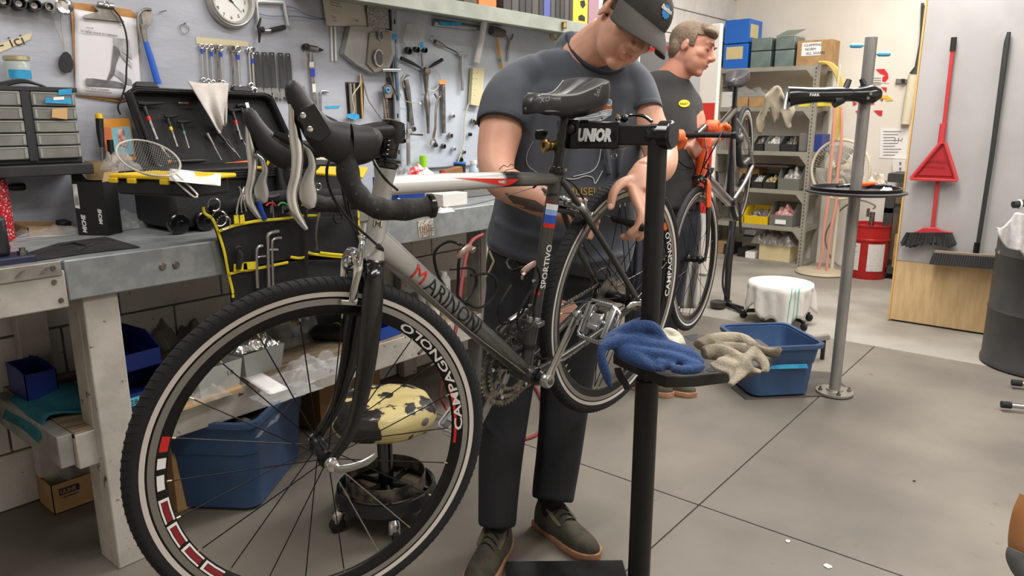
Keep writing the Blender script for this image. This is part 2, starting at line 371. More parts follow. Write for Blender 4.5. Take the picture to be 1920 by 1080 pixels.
M().cyl(BK@(BB+sd*.496+V((-.02,.012,0))),BK@(BB+sd*.496+V((-.02,-.014,0))),.0035,n=10).build('clamp_bolt',chrome,sc)
spost=bb(M().cyl(BB+sd*.47,BB+sd*.655,.0136,n=22),'seatpost',blackgloss)
sp2=BB+sd*.64
bb(M().lathe(sp2+V((0,-.024,0)),(0,1,0),[(.006,0),(.022,.002),(.022,.046),(.006,.048)],20).box(sp2+V((0,0,.016)),(.085,.046,.018)),'seatpost_clamp',blackgloss,bevel=.002)
# decals
def tubetext(s,size,p,d,nrm,up,r,m,par,name='lettering',**k):
    t=dice(textmesh(s,size,extr=0,**k),size*.16); d=V(d).normalized(); nrm=V(nrm).normalized(); nrm=(nrm-d*nrm.dot(d)).normalized(); up=V(up); up=(up-d*up.dot(d)-nrm*up.dot(nrm)).normalized()
    t.v=[V(p)+d*q.x+nrm*(cos((q.y-.35*size)/r)*(r+.0009))+up*(sin((q.y-.35*size)/r)*(r+.0009)) for q in t.v]
    o=t.build(name,m,par,w=False,smooth=0); return o
dd=(BB-p1).normalized(); upd=V((-dd.z,0,dd.x)); upd=upd if upd.z>0 else -upd
for ch,xx,mt_ in (('M',.100,redp),('ARINONI',.149,blp)):
    tubetext(ch,.050,p1+dd*xx,dd,V((0,1,0)),upd,.0232,mt_,dt,bold=-.0003,sx=1.06 if ch=='M' else 1.02)
tubetext('SPORTIVO',.022,BB+sd*.215+V((0,.0,0)),sd,(0.25,1,0),(1,0,0),.0164,whp,stt,bold=.0003,sx=1.05)
bb(M().grid(lambda u,v:BB+sd*(.198+.011*v)+Mx.Rotation(radians(55-45*u),3,sd)@V((sin(sa),0,cos(sa)))*.0168,6,2),'decal',redp,stt)
# builder's decal below the seat cluster
for z0,z1,mt_ in ((.405,.418,whp),(.392,.405,mat('pale blue decal',(140,170,220),.4)),(.372,.392,mat('blue decal',(44,80,170),.4)),(.362,.372,redp)):
    bb(M().grid(lambda u,v:BB+sd*(z0+(z1-z0)*v)+Mx.Rotation(radians(20-120*(u-.5)+30),3,sd)@V((sin(sa),0,cos(sa)))*.0166,8,2),'decal',mt_,stt)
cs=V((-.4,.03,.065)).normalized()
tubetext('MARINONI',.020,BB+V((-.085,.0305,.006)),V((-.3,.026,.042)),(0,1,0),(0,0,1),.0086,whp,bike,name='chain_stay_lettering')
tubetext('COLUMBUS',.0085,BB+sd*.408+V((0,0,0)),V((-1,.5,.0)),(.3,1,0),sd,.0172,blp,stt,bold=.0002) if False else None
# red and black wedge on the top tube
td=(ST0-p2).normalized()
def ttp_(x,a,r=.0195): return p2+td*x+(V((0,1,0))*cos(a)+V((0,0,1))*sin(a))*r
o=M(); n=14; tl=[ttp_(.17+.19*i/n,radians(34-26*(i/n))) for i in range(n+1)]; bl=[ttp_(.17+.19*i/n,radians(34-26*(i/n)-3-62*min(1,(i/n)*1.08)**1.4*(1 if i<n-2 else (n-i)/3))) for i in range(n+1)]
o.add(tl+bl,[(i,i+1,n+2+i,n+1+i) for i in range(n)]); bb(o,'red_decal',redp,tt)
# cockpit: headset, spacers, stem
S=lambda f,l,s: STl@V((f,l,s))
bb(M().lathe(S(0,0,.366),axs,[(.019,0),(.0235,.003),(.0235,.009),(.021,.0125)],28),'lower_headset_race',blackgloss)
bb(M().lathe(S(0,0,.545),axs,[(.021,0),(.0235,.003),(.0235,.010),(.026,.012),(.026,.017),(.019,.021)],28),'upper_headset_race',blackgloss)
sp_=bb(M().lathe(S(0,0,.566),axs,[(.0172,0),(.0175,.001),(.0175,.014),(.0165,.0145),(.0175,.015),(.0175,.033),(.0165,.034)],26),'spacer',carbon)
for i in range(4):
    for a in (.6,2.1):
        c=S(0,0,.571+i*.008); r3=Mx.Rotation(a-.9,4,axs)@nf
        bb(M().box(c+r3*.0176,(.006,.001,.001)),'mark',whp,sp_)
stem=bb(M().tube([S(-.010,0,.592),S(-.006,0,.612),S(-.004,0,.628)],[.019,.020,.018],20).tube([S(-.004,0,.612),S(.03,0,.604),S(.07,0,.590),S(.088,0,.578)],[(.021,.0195),(.018,.0165),(.0165,.0155),(.018,.019)],18,side=axs),'stem',blackmatte,bevel=0)
bb(M().lathe(S(0,0,.624),axs,[(.018,0),(.0185,.006),(.012,.009),(.004,.009)],24),'top_cap',blackgloss)
for s_ in (.600,.618):
    M().lathe(BK@S(-.028,.012,s_),BK.to_3x3()@lf,[(.0035,-.002),(.0045,0),(.0045,.006),(.002,.0062)],10).build('bolt',chrome,stem)
B=lambda x,l,z: BAl@V((x,l,z))
tape=mat('black cork bar tape',(30,29,29),.75,c2=(46,44,42),sc=60,bump=.25,bs=160,c3=(92,88,82),sc3=160,lo3=.66,hi3=.72)
hood=mat('black rubber brake hood',(33,32,33),.5,bump=.05,bs=120)
bb(M().tube([B(0,-.05,0),B(0,.05,0)],.0155,18),'bar_centre',blackgloss)
bb(M().tube([B(.004,-.024,0),B(.004,.024,0)],[.0195,.0195],20),'stem_faceplate',blackgloss,bevel=.002)
for s in (1,-1):
    path=spl([(0,.048,0),(0,.10,0),(-.001,.165,.001),(.006,.192,.001),(.028,.2005,0),(.048,.201,-.018),(.054,.201,-.05),(.044,.201,-.082),(.016,.201,-.105),(-.02,.201,-.114),(-.064,.201,-.118)],5)
    tp=bb(M().tube([B(x,s*l,z) for x,l,z in path],[.0165+.0012*sin(i*1.15) for i in range(len(path))],20),'bar_tape',tape)
    c=B(-.064,s*.201,-.118); dx=(B(-.1,s*.201,-.121)-c).normalized()
    bb(M().lathe(c-dx*.006,dx,[(.0165,0),(.0195,.003),(.0195,.009),(.015,.012),(.002,.0125)],20),'bar_end_plug',blackgloss)
    # hood body: organic loft up to the horn
    hp=[(.004,-.004,.024,.019),(.030,-.004,.030,.0195),(.056,.004,.031,.0185),(.078,.022,.025,.016),(.090,.046,.0195,.0145),(.099,.070,.0165,.0135),(.102,.090,.013,.011),(.101,.100,.005,.005)]
    hp=spl(hp,5)
    hd=bb(M().tube([B(x,s*.201,z) for x,z,a,b in hp],[(a,b) for x,z,a,b in hp],20,side=BAl.to_3x3()@V((1,0,.3))),'brake_hood',hood)
    # side plate with two rivets
    pl=[B(.082,s*.217,.064),B(.104,s*.217,.060),B(.112,s*.217,.046),B(.106,s*.217,.036),B(.108,s*.217,.022),B(.088,s*.217,.010),B(.068,s*.217,.020)]
    sd_=bb(M().prism(pl,BAl.to_3x3()@V((0,s*.0025,0))),'side_plate',blackgloss,hd,bevel=.001)
    for x,z in ((.103,.050),(.098,.030)):
        bb(M().lathe(B(x,s*.219,z),BAl.to_3x3()@V((0,s,0)),[(.0042,0),(.0042,.0012),(.002,.002),(.001,.002)],14),'rivet',chrome,hd)
    # brake blade
    lv=spl([(.114,.072,.0045,.0045),(.118,.048,.0065,.0055),(.121,.022,.009,.006),(.125,-.004,.0085,.006),(.134,-.030,.0078,.0058),(.146,-.054,.0075,.0055),(.148,-.076,.0070,.005),(.143,-.096,.0055,.0045),(.138,-.108,.003,.003)],5)
    bb(M().tube([B(x-.004,s*.203,z) for x,z,a,b in lv],[(a,b) for x,z,a,b in lv],14,side=BAl.to_3x3()@V((1,0,.1))),'brake_lever',chrome)
    # shift paddle behind the blade
    pd=spl([(.100,.012,.004,.004),(.092,.0,.005,.004),(.092,-.02,.006,.003),(.102,-.038,.009,.003),(.108,-.054,.0135,.003),(.109,-.070,.012,.003),(.108,-.080,.005,.002)],5)
    bb(M().tube([B(x+.010,s*.199,z) for x,z,a,b in pd],[(a,b) for x,z,a,b in pd],14,side=BAl.to_3x3()@V((1,0,.0))),'shift_paddle',steel)
    bb(M().tube([B(.070,s*.186,.045),B(.052,s*.178,.030),B(.044,s*.176,.018)],[(.006,.0035),(.010,.004),(.004,.003)],10),'thumb_lever',blackgloss)
# ---------------- wheels
def band(mb,r0,r1,t0,t1,y0,y1,n=None):
    n=n or max(2,int(abs(t1-t0)/.06)); vs=[]
    for i in range(n+1):
        t=t0+(t1-t0)*i/n
        vs+=[V((r0*cos(t),y0,r0*sin(t))),V((r1*cos(t),y1,r1*sin(t)))]
    return mb.add(vs,[(2*i,2*i+1,2*i+3,2*i+2) for i in range(n)])
nipple=mat('brass nipple',(205,190,150),.3,1)
def wheel(par,T,nsp,kind,front=True,tyrew=.0145,deco=True):
    def wb_(mb,name,m,p,**k):
        mb.v=[T@q for q in mb.v]; return mb.build(name,m,p,w=False,**k)
    W_=par
    tw=tyrew
    wb_(M().lathe((0,0,0),(0,1,0),[(.3125,-.0105),(.320,-tw+.001),(.328,-tw),(.335,-tw*.7),(.339,-.004),(.3395,0),(.339,.004),(.335,tw*.7),(.328,tw),(.320,tw-.001),(.3125,.0105),(.305,.009),(.305,-.009)],120,closed=True,cap=False),'tyre',rubber,W_,smooth=60)
    if deco:
        tr=M()
        for i in range(132):
            t=2*pi*i/132
            for s in (1,-1):
                ring=[]
                for (u,yy,rr) in ((0,.0015,.3399),(.010,.0075,.3375),(.017,.0125,.3318),(.020,.0143,.3265)):
                    a=t+u*1.35; ring.append(V((rr*cos(a),s*yy,rr*sin(a))))
                tr.tube(ring,[.0009]*4,4)
        q=wb_(tr,'tread',mat('dark tread sipes',(14,14,15),.9),W_); q['kind']='stuff'
    for s in (1,-1):
        m=M(); band(m,.3045,.3135,0,2*pi,s*.0106,s*.0118,120); wb_(m,'reflective_stripe',mat('pale reflective stripe',(205,198,192),.45),W_)
    y1=.0104
    wb_(M().lathe((0,0,0),(0,1,0),[(.303,-.0112),(.3035,-.0095),(.3035,.0095),(.303,.0112),(.301,y1),(.289,y1),(.285,.0094),(.2725,.0052),(.2695,.0025),(.2685,0),(.2695,-.0025),(.2725,-.0052),(.285,-.0094),(.289,-y1),(.301,-y1)],120,closed=True,cap=False),'rim',mat('black anodised rim',(24,23,23),.3,.3),W_,smooth=40)
    for s in (1,-1):
        m=M(); band(m,.2895,.3008,0,2*pi,s*(y1+.0003),s*(y1+.0003),120); wb_(m,'brake_track',mat('grey machined brake track',(156,153,150),.34,.7),W_)
    hl=.036 if front else .05
    hr=.019 if front else .022
    hub=wb_(M().lathe((0,0,0),(0,1,0),[(.008,-hl-.008),(.012,-hl-.006),(.0135,-hl),(hr,-hl+.004),(hr,-hl+.010),(.0145,-hl+.016),(.014,-.012),(.0155,-.006),(.0155,.006),(.014,.012),(.0145,hl-.016),(hr,hl-.010),(hr,hl-.004),(.0165,hl),(.016,hl+.003),(.0125,hl+.004),(.012,hl+.010)],32),'hub',mat('satin black hub',(36,35,35),.3,.5),W_)
    darks=mat('black spoke',(34,33,33),.35,.7); brights=mat('bright spoke',(190,188,184),.25,1)
    nb=M(); k=0
    for i in range(nsp):
        if front: a=2*pi*i/nsp+.14; s=1 if i%2 else -1; ha=a
        else:
            g=i//3; j=i%3-1; a=2*pi*g/(nsp//3)+.2+j*.045; s=1 if j else -1; ha=a+j*.75
        p=V((hr*.9*cos(ha),s*(hl-.006),hr*.9*sin(ha))); e=V((.272*cos(a),s*.002,.272*sin(a)))
        wb_(M().tube([p,p.lerp(e,.5),e],[(.0012)]*3,6),'spoke',brights if (deco and i in (13,14)) else darks,W_)
        dn=(e-p).normalized(); wb_(M().cyl(e-dn*.010,e,.0015,.0018,8),'spoke_nipple',nipple,W_)
    pass
    return wb_
def ringtext(wb_,par,s,size,a0,r1,m,sgn=1,**k):
    t=dice(textmesh(s,size,extr=0,**k),size*.3)
    def mp(q):
        r=r1-q.y; a=a0-q.x/r1; y=.0052+(r-.2725)/(.285-.2725)*.0042 if r<.285 else .0094+(r-.285)*.25
        return V((r*cos(a),sgn*(y+.0006),r*sin(a)))
    t.v=[mp(q) for q in t.v]; return wb_(t,'rim_lettering',m,par,smooth=0)
FWl=STl@Mx.Translation(V((.043,0,0)))
# spin the wheel about its own axle so that its local x lies along the bike's forward
fw=bike
w1=wheel(bike,FWl,22,'front',True)
def yb(r): return (.0052+(r-.2725)/(.285-.2725)*.0042 if r<.285 else .0094+(r-.285)*.25)+.0004
m=M(); band(m,.2715,.2885,pi-.62,pi+.45,yb(.2715),yb(.2885)); 
ringtext(w1,bike,'CAMPAGNOLO',.0215,pi-.13,.2872,whp,bold=.0004,sx=1.95)
m=M(); band(m,.272,.277,pi-.50,pi-.03,yb(.272)-.0001,yb(.277)-.0001); w1(m,'rim_decal',redp,bike)
for t0,t1,r0,r1,mt_ in ((-.16,-.06,.272,.286,redp),(-.02,.05,.272,.286,whp),(.09,.19,.274,.286,whp)):
    m=M(); band(m,r0,r1,-t0*1.0+0,-t1+0,yb(r0),yb(r1)); w1(m,'rim_decal',mt_,bike)
for k in range(4):
    t0=.25+k*.185; m=M()
    band(m,.2705,.2735,-t0,-t0-.165,yb(.2705),yb(.2735)); band(m,.2845,.2875,-t0,-t0-.165,yb(.2845),yb(.2875)); band(m,.2705,.2875,-t0,-t0-.02,yb(.2705),yb(.2875)); w1(m,'rim_decal',whp,bike)
    m=M(); band(m,.2745,.2835,-t0-.02,-t0-.16,yb(.2745),yb(.2835)); w1(m,'rim_decal',mat('dark red decal',(130,28,36),.4),bike)
RWl=Mx.Identity(4); w2=wheel(bike,RWl,27,'rear',False)
ringtext(w2,bike,'CAMPAGNOLO',.0215,pi+.3,.2875,whp,bold=.0004,sx=1.5)
m=M(); band(m,.275,.286,pi-.62,pi-.52,yb(.275),yb(.286)); w2(m,'rim_decal',mat('orange decal',(226,96,40),.4),bike)
# front quick release
c=S(.043,.052,0); bb(M().lathe(c,lf,[(.013,0),(.0145,.003),(.0145,.009),(.011,.014),(.005,.016)],20),'quick_release_nut',chrome)
lvp=spl([(.043,.060,0,.009,.007),(.030,.068,-.005,.009,.006),(.008,.080,.004,.0075,.005),(-.012,.088,.016,.0075,.004),(-.026,.092,.030,.005,.003)],5)
bb(M().tube([S(f,l,s) for f,l,s,a,b in lvp],[(a,b) for f,l,s,a,b in lvp],12),'quick_release_lever',steel)
c=S(.043,-.055,0); bb(M().lathe(c,-lf,[(.012,0),(.012,.008),(.006,.012)],16),'quick_release_nut',chrome)
# fork
for s in (1,-1):
    fp=spl([(.0,.0,.372,.019,.012),(.004,.026,.352,.0185,.0115),(.003,.036,.31,.0205,.010),(.001,.042,.24,.0205,.0095),(.001,.047,.16,.0175,.0085),(.008,.051,.09,.014,.0075),(.022,.053,.045,.0115,.0065),(.040,.053,.012,.0095,.006),(.043,.053,-.006,.008,.005)],5)
    bb(M().tube([S(f,s*l,z) for f,l,z,a,b in fp],[(a,b) for f,l,z,a,b in fp],18,side=nf),'fork_blade',carbon)
bb(M().tube([S(0,0,.340),S(0,0,.352),S(0,0,.368)],[(.02,.03),(.021,.034),(.021,.0215)],22,side=nf),'fork_crown',carbon)
# brake caliper
def caliper(F,mt_,par=bike):
    for s,h in ((1,0),(-1,.0)):
        ap=spl([(.010,s*.004,.026,.008,.006),(.012,s*.022,.022,.009,.0065),(.012,s*.036,.002,.009,.006),(.012,s*.033,-.03,.0075,.005),(.010,s*.026,-.052,.008,.0055),(.010,s*.022,-.062,.005,.004)],4)
        bb(M().tube([F@V((a,b,c)) for a,b,c,d,e in ap],[(d,e) for a,b,c,d,e in ap],12,side=F.to_3x3()@V((1,0,0))),'caliper_arm',mt_,par)
        bb(M().box((0,0,0),(.052,.009,.010),T=F@Mx.Translation(V((.004,s*.0185,-.066)))),'brake_pad',steel,par,bevel=.002)
        bb(M().lathe(F@V((.004,s*.020,-.062)),F.to_3x3()@V((0,s,0)),[(.006,0),(.006,.008),(.003,.009)],12),'pad_bolt',chrome,par)
    bb(M().box((0,0,0),(.022,.040,.026),T=F@Mx.Translation(V((.012,.012,.014)))@Mx.Rotation(.3,4,'X')),'caliper_body',mt_,par,bevel=.006)
    bb(M().lathe(F@V((.024,.020,.012)),F.to_3x3()@V((1,0,0)),[(.008,0),(.008,.004),(.004,.005)],14),'caliper_bolt',chrome,par)
    bb(M().lathe(F@V((.0,0,.0)),F.to_3x3()@V((1,0,0)),[(.011,0),(.012,.004),(.012,.024),(.007,.028),(.003,.028)],18),'pivot_bolt',mt_,par)
    ap=spl([(.012,.022,.016,.007,.006),(.014,.038,.026,.008,.006),(.014,.044,.045,.0065,.006),(.014,.042,.062,.005,.005)],4)
    bb(M().tube([F@V((a,b,c)) for a,b,c,d,e in ap],[(d,e) for a,b,c,d,e in ap],12),'caliper_upper_arm',mt_,par)
    bb(M().lathe(F@V((.014,.042,.055)),F.to_3x3()@V((0,0,1)),[(.0055,0),(.009,.002),(.009,.006),(.0055,.008),(.0045,.02),(.0035,.028)],14),'barrel_adjuster',mt_,par)
    bb(M().tube([F@V((.016,.046,.05)),F@V((.018,.056,.035)),F@V((.018,.058,.008))],[(.004,.003),(.005,.003),(.003,.002)],10),'release_lever',mt_,par)
caliper(STl@Mx.Translation(V((.026,0,.362))),chrome)
RB=Mx.Translation(bridge+V((-.008,0,.002)))@Mx.Rotation(radians(158),4,'Y')@Mx.Rotation(pi,4,'Z')@Mx.Identity(4)
RB=fr(bridge+V((-.01,0,.0)),(-.62,0,.78),(.78,0,.62)); caliper(RB,steel)
# drivetrain
Yc=-.046
ringm=mat('dirty steel chainring',(150,143,134),.4,.8,c2=(96,88,78),sc=60)
def sprocket(c,y,r,n,th,name,m,par=bike,w=.006,inner=None):
    prof=[];
    for i in range(n):
        t=2*pi*i/n; d=2*pi/n
        prof+=[(r-.004,t),(r-.0035,t+d*.3),(r+.0015,t+d*.42),(r+.0015,t+d*.58),(r-.0035,t+d*.7)]
    ri=inner or r-w-.006; vs=[];k=len(prof)
    for yy in (y-th/2,y+th/2):
        vs+=[c+V((rr*cos(t),yy,rr*sin(t))) for rr,t in prof]; vs+=[c+V((ri*cos(t),yy,ri*sin(t))) for rr,t in prof]
    f=[]
    for i in range(k):
        j=(i+1)%k; f+=[(i,j,k+j,k+i),(2*k+i,3*k+i,3*k+j,2*k+j),(i,2*k+i,2*k+j,j),(k+i,k+j,3*k+j,3*k+i)]
    return bb(M().add(vs,f),name,m,par,smooth=0)
sprocket(BB,Yc-.006,.105,52,.003,'chainring',ringm,w=.009); sprocket(BB,Yc+.001,.085,42,.003,'chainring',ringm,w=.008); sprocket(BB,Yc+.008,.062,30,.003,'chainring',ringm,w=.006)
cr=V((cos(radians(-54)),0,sin(radians(-54)))); cl=-cr
for k in range(5):
    a=radians(-54+72*k); d=V((cos(a),0,sin(a)))
    bb(M().tube([BB+V((0,Yc,0))+d*.012,BB+V((0,Yc,0))+d*.082],[(.012,.003),(.007,.003)],8,side=V((-sin(a),0,cos(a)))),'spider_arm',alu)
    c=BB+d*.079+V((0,Yc+.004,0)); bb(M().cyl(c,c+V((0,.006,0)),.005,n=10),'chainring_bolt',chrome)
for s,d,mt_ in ((1,cl,steel),(-1,cr,alu)):
    y=.069 if s>0 else -.062
    cp=[BB+V((0,s*abs(y),0)),BB+V((0,s*(abs(y)+.002),0))+d*.04,BB+V((0,s*(abs(y)+.008),0))+d*.12,BB+V((0,s*(abs(y)+.014),0))+d*.172]
    o=M().tube(S3(cp,5),[(.017,.010)]+[(.0155,.0095)]*3+[(.0125,.0075)]*8+[(.0125,.0065)]*2+[(.014,.0065)]*2,14,side=V((-d.z,0,d.x)))
    o.lathe(cp[0]+V((0,-s*.01,0)),V((0,s,0)),[(.018,0),(.0195,.004),(.0195,.014),(.016,.020),(.003,.021)],24)
    o.lathe(cp[3]+V((0,-s*.008,0)),V((0,s,0)),[(.013,0),(.015,.003),(.015,.012),(.011,.015)],20)
    ca=bb(o,'crank_arm',mt_)
    bb(M().lathe(cp[0]+V((0,s*.0105,0)),V((0,s,0)),[(.008,0),(.008,.002),(.005,.0015),(.001,.0015)],12),'crank_bolt',dsteel,ca)
    # platform clip pedal
    c=cp[3]+V((0,s*.016,0)); up=V((.8,0,.6)) if s>0 else V((.5,0,.87)); fw_=V((.6,0,-.8)) if s>0 else V((.87,0,-.5))
    PT=Mx((fw_,V((0,s,0)),up)).transposed().to_4x4(); PT.translation=c
    o=M(); tr=lambda x,y_,z:PT@V((x,y_,z))
    pe=bb(o.cyl(tr(0,0,0),tr(0,.085,0),.0085,.0095,16),'pedal_axle',steel)
    for yy in (.018,.074): bb(M().box((0,0,0),(.072,.010,.022),T=PT@Mx.Translation(V((0,yy,0)))),'pedal_body',alu,bevel=.002)
    loop=[(-.038,.010,0),(-.046,.02,0),(-.046,.070,0),(-.038,.084,0),(.038,.084,0),(.046,.070,0),(.046,.02,0),(.038,.010,0)]
    for z in (.012,-.012): bb(M().tube([tr(a,b,z) for a,b,_ in loop],[(.0022,.004)]*8,8,closed=True),'pedal_cage',steel)
    cg=M()
    for i in range(9):
        for x in (-.046,.046): cg.box((0,0,0),(.004,.004,.008),T=PT@Mx.Translation(V((x,.018+i*.0068,.016))))
    cg=bb(cg,'cage_teeth',steel); cg['kind']='stuff'
    bb(M().box((0,0,0),(.034,.036,.010),T=PT@Mx.Translation(V((.0,.046,.014)))).box((0,0,0),(.012,.030,.010),T=PT@Mx.Translation(V((.018,.046,.020)))),'cleat_plate',steel,bevel=.002)
    for yy in (.032,.060): bb(M().tube([tr(-.02,yy,.014),tr(.0,yy,.022),tr(.02,yy,.016)],.0022,6),'cleat_spring',chrome)
# cassette and chain
for i,r in enumerate((.052,.047,.042,.038,.034,.030,.026,.023,.020)):
    sprocket(V((0,0,0)),-.030-i*.0037,r,int(r*2*pi/.0125),.0018,'sprocket',dsteel,inner=.014)
def chainrun(a,b,n):
    o=M(); d=(b-a)/n
    for i in range(n):
        c=a+d*(i+.5); u=d.normalized()
        w=.0032 if i%2 else .0022
        for yy in (w,-w): o.tube([c-u*.0062+V((0,yy,0)),c+V((0,yy,0)),c+u*.0062+V((0,yy,0))],[(.0045,.0006),(.003,.0006),(.0045,.0006)],6,side=V((-u.z,0,u.x)))
        o.cyl(c-u*.0062+V((0,-.003,0)),c-u*.0062+V((0,.003,0)),.0038,n=6)
    return o
ch=chainrun(V((.02,-.045,.036)),BB+V((.0,Yc,.086)),32); o=bb(ch,'upper_chain_run',dsteel,smooth=0); o['kind']='stuff'
ch=chainrun(BB+V((-.02,Yc,-.084)),V((.05,-.045,-.125)),26); o=bb(ch,'lower_chain_run',dsteel,smooth=0); o['kind']='stuff'
# rear derailleur
rd=bb(M().tube(S3([(-.005,-.07,-.012),(.0,-.078,-.04),(.025,-.072,-.060)],4),[(.011,.009)]*3+[(.015,.012)]*3+[(.010,.009)]*3,12),'rear_derailleur_body',blackgloss)
for c,r in (((.022,-.045,-.065),.016),((.050,-.045,-.118),.016)):
    sprocket(V((c[0],0,c[2])),c[1],r,11,.004,'jockey_wheel',black,inner=.004)
for y in (-.040,-.050): bb(M().tube([(.018,y,-.055),(.036,y,-.09),(.056,y,-.126)],[(.010,.001),(.008,.001),(.010,.001)],8,side=V((1,0,0))),'derailleur_cage',dsteel)
bb(M().lathe((0,-.070,0),(0,-1,0),[(.012,0),(.013,.004),(.009,.012),(.004,.013)],16),'rear_axle_nut',steel)
bb(M().lathe((0,.070,0),(0,1,0),[(.012,0),(.013,.004),(.009,.012),(.004,.013)],16),'rear_axle_nut',blackgloss)
bb(M().tube([(0,.078,0),(.03,.084,.012),(.065,.086,.020),(.082,.084,.018)],[(.007,.005),(.006,.004),(.008,.004),(.004,.003)],10),'rear_quick_release_lever',steel)
# front derailleur + clamp band
c=BB+sd*.135
bb(M().lathe(c-sd*.008,sd,[(.0172,0),(.0182,.001),(.0182,.015),(.0172,.016)],24).box(c+V((.012,.026,0)),(.024,.018,.012)),'derailleur_clamp',steel,bevel=.001)
fd=M(); 
for y in (-.041,-.055):
    pts=[(BB+V((.116*cos(a),y,.116*sin(a)))) for a in [radians(70+8*i) for i in range(7)]]
    fd.tube(pts,[(.009,.0012)]*7,8,side=V((0,0,1)))
fd.tube([c+V((-.01,-.02,0)),c+V((-.016,-.035,.01)),BB+V((-.0,-.046,.125))],[(.008,.006),(.012,.008),(.006,.008)],10)
bb(fd,'front_derailleur',steel)
bb(M().lathe(BB+sd*.062,sd,[(.0172,0),(.0195,.001),(.0195,.012),(.0172,.013)],22).tube([BB+sd*.068+V((.01,-.005,0)),BB+sd*.068+V((.045,-.02,-.012)),BB+sd*.066+V((.085,-.036,-.02))],[(.008,.004)]*3,8),'chain_catcher',black)
# bottle cages: bent wire
wire=mat('black coated wire',(22,22,22),.3,.3); wire2=mat('bare cage plate',(176,150,140),.35,.7)
def cage(o0,d,out,w,par=bike):
    X=lambda a,b,c:V(o0)+d*a+V((0,1,0))*b+out*c
    bb(M().tube([X(a,b,c) for a,b,c in spl([(.02,.012,.004),(.06,.012,.004),(.10,.03,.022),(.135,.036,.055),(.130,.024,.088),(.118,.0,.094),(.130,-.024,.088),(.135,-.036,.055),(.10,-.03,.022),(.06,-.012,.004),(.02,-.012,.004)],4)],.0032,8,side=None),'bottle_cage',wire,par)
    bb(M().tube([X(a,b,c) for a,b,c in spl([(.03,.01,.006),(.0,.022,.01),(-.018,.030,.035),(-.016,.03,.070),(.02,.030,.085),(.075,.030,.05)],4)],.003,8),'bottle_cage',wire,par)
    bb(M().tube([X(a,b,c) for a,b,c in spl([(.03,-.01,.006),(.0,-.022,.01),(-.018,-.030,.035),(-.016,-.03,.070),(.02,-.030,.085),(.075,-.030,.05)],4)],.003,8),'bottle_cage',wire,par)
    bb(M().tube([X(a,b,c) for a,b,c in spl([(.138,.034,.055),(.140,.040,.07),(.122,.034,.094),(.104,.03,.090)],4)],[(.004,.002)]+[(.008,.0025)]*11+[(.004,.002)],8,side=d),'cage_tab',wire2,par)
    [bb(M().cyl(X(z,0,0),X(z,0,.008),.004,n=8),'cage_bolt',chrome,par) for z in (.03,.09)]
cage(BB-dd*.30+upd*.020,dd*-1,upd,.03)
cage(BB+sd*.14+V((.016,0,.006)),sd,V((sin(sa),0,cos(sa))),.03)
# cables
cable=mat('black cable housing',(17,17,18),.35)
def cab(pts,r=.0024,name='cable',m=cable): return M().tube(S3([at(x,y,D=d) for x,y,d in pts],6),r,8).build(name,m,bike)
cab([(640,268,1.17),(618,300,1.13),(613,330,1.13),(625,370,1.15),(655,412,1.2),(690,444,1.27),(712,464,1.33)])
cab([(690,262,1.25),(700,300,1.22),(722,335,1.22),(745,356,1.3)],.0026)
cab([(636,290,1.2),(640,340,1.22),(652,400,1.25),(668,440,1.3),(672,462,1.32)],.0026)
cab([(628,275,1.2),(648,340,1.24),(658,405,1.27),(690,470,1.42),(712,492,1.5)],.0024)
M().cyl(at(708,461,D=1.33),at(722,472,D=1.355),.0055,.005,12).build('cable_adjuster',black,bike)
cab([(722,472,1.355),(790,540,1.44),(880,620,1.57),(985,700,1.70)],.0008,'bare_cable',steel)
cab([(1000,352,1.66),(1020,338,1.69),(1045,330,1.74),(1075,345,1.80),(1095,375,1.83)],.0024,'cable')
M().lathe(at(1094,372,D=1.83),at(1101,392,D=1.84)-at(1094,372,D=1.83),[(.003,0),(.0055,.003),(.0055,.014),(.004,.02),(.003,.026)],12).build('cable_adjuster',steel,bike)
cab([(745,372,1.50),(860,388,1.60),(1000,352,1.68)],.0008,'bare_cable',steel)
cab([(1108,540,2.0),(1120,510,2.02),(1140,505,2.06),(1148,535,2.08)],.0022)
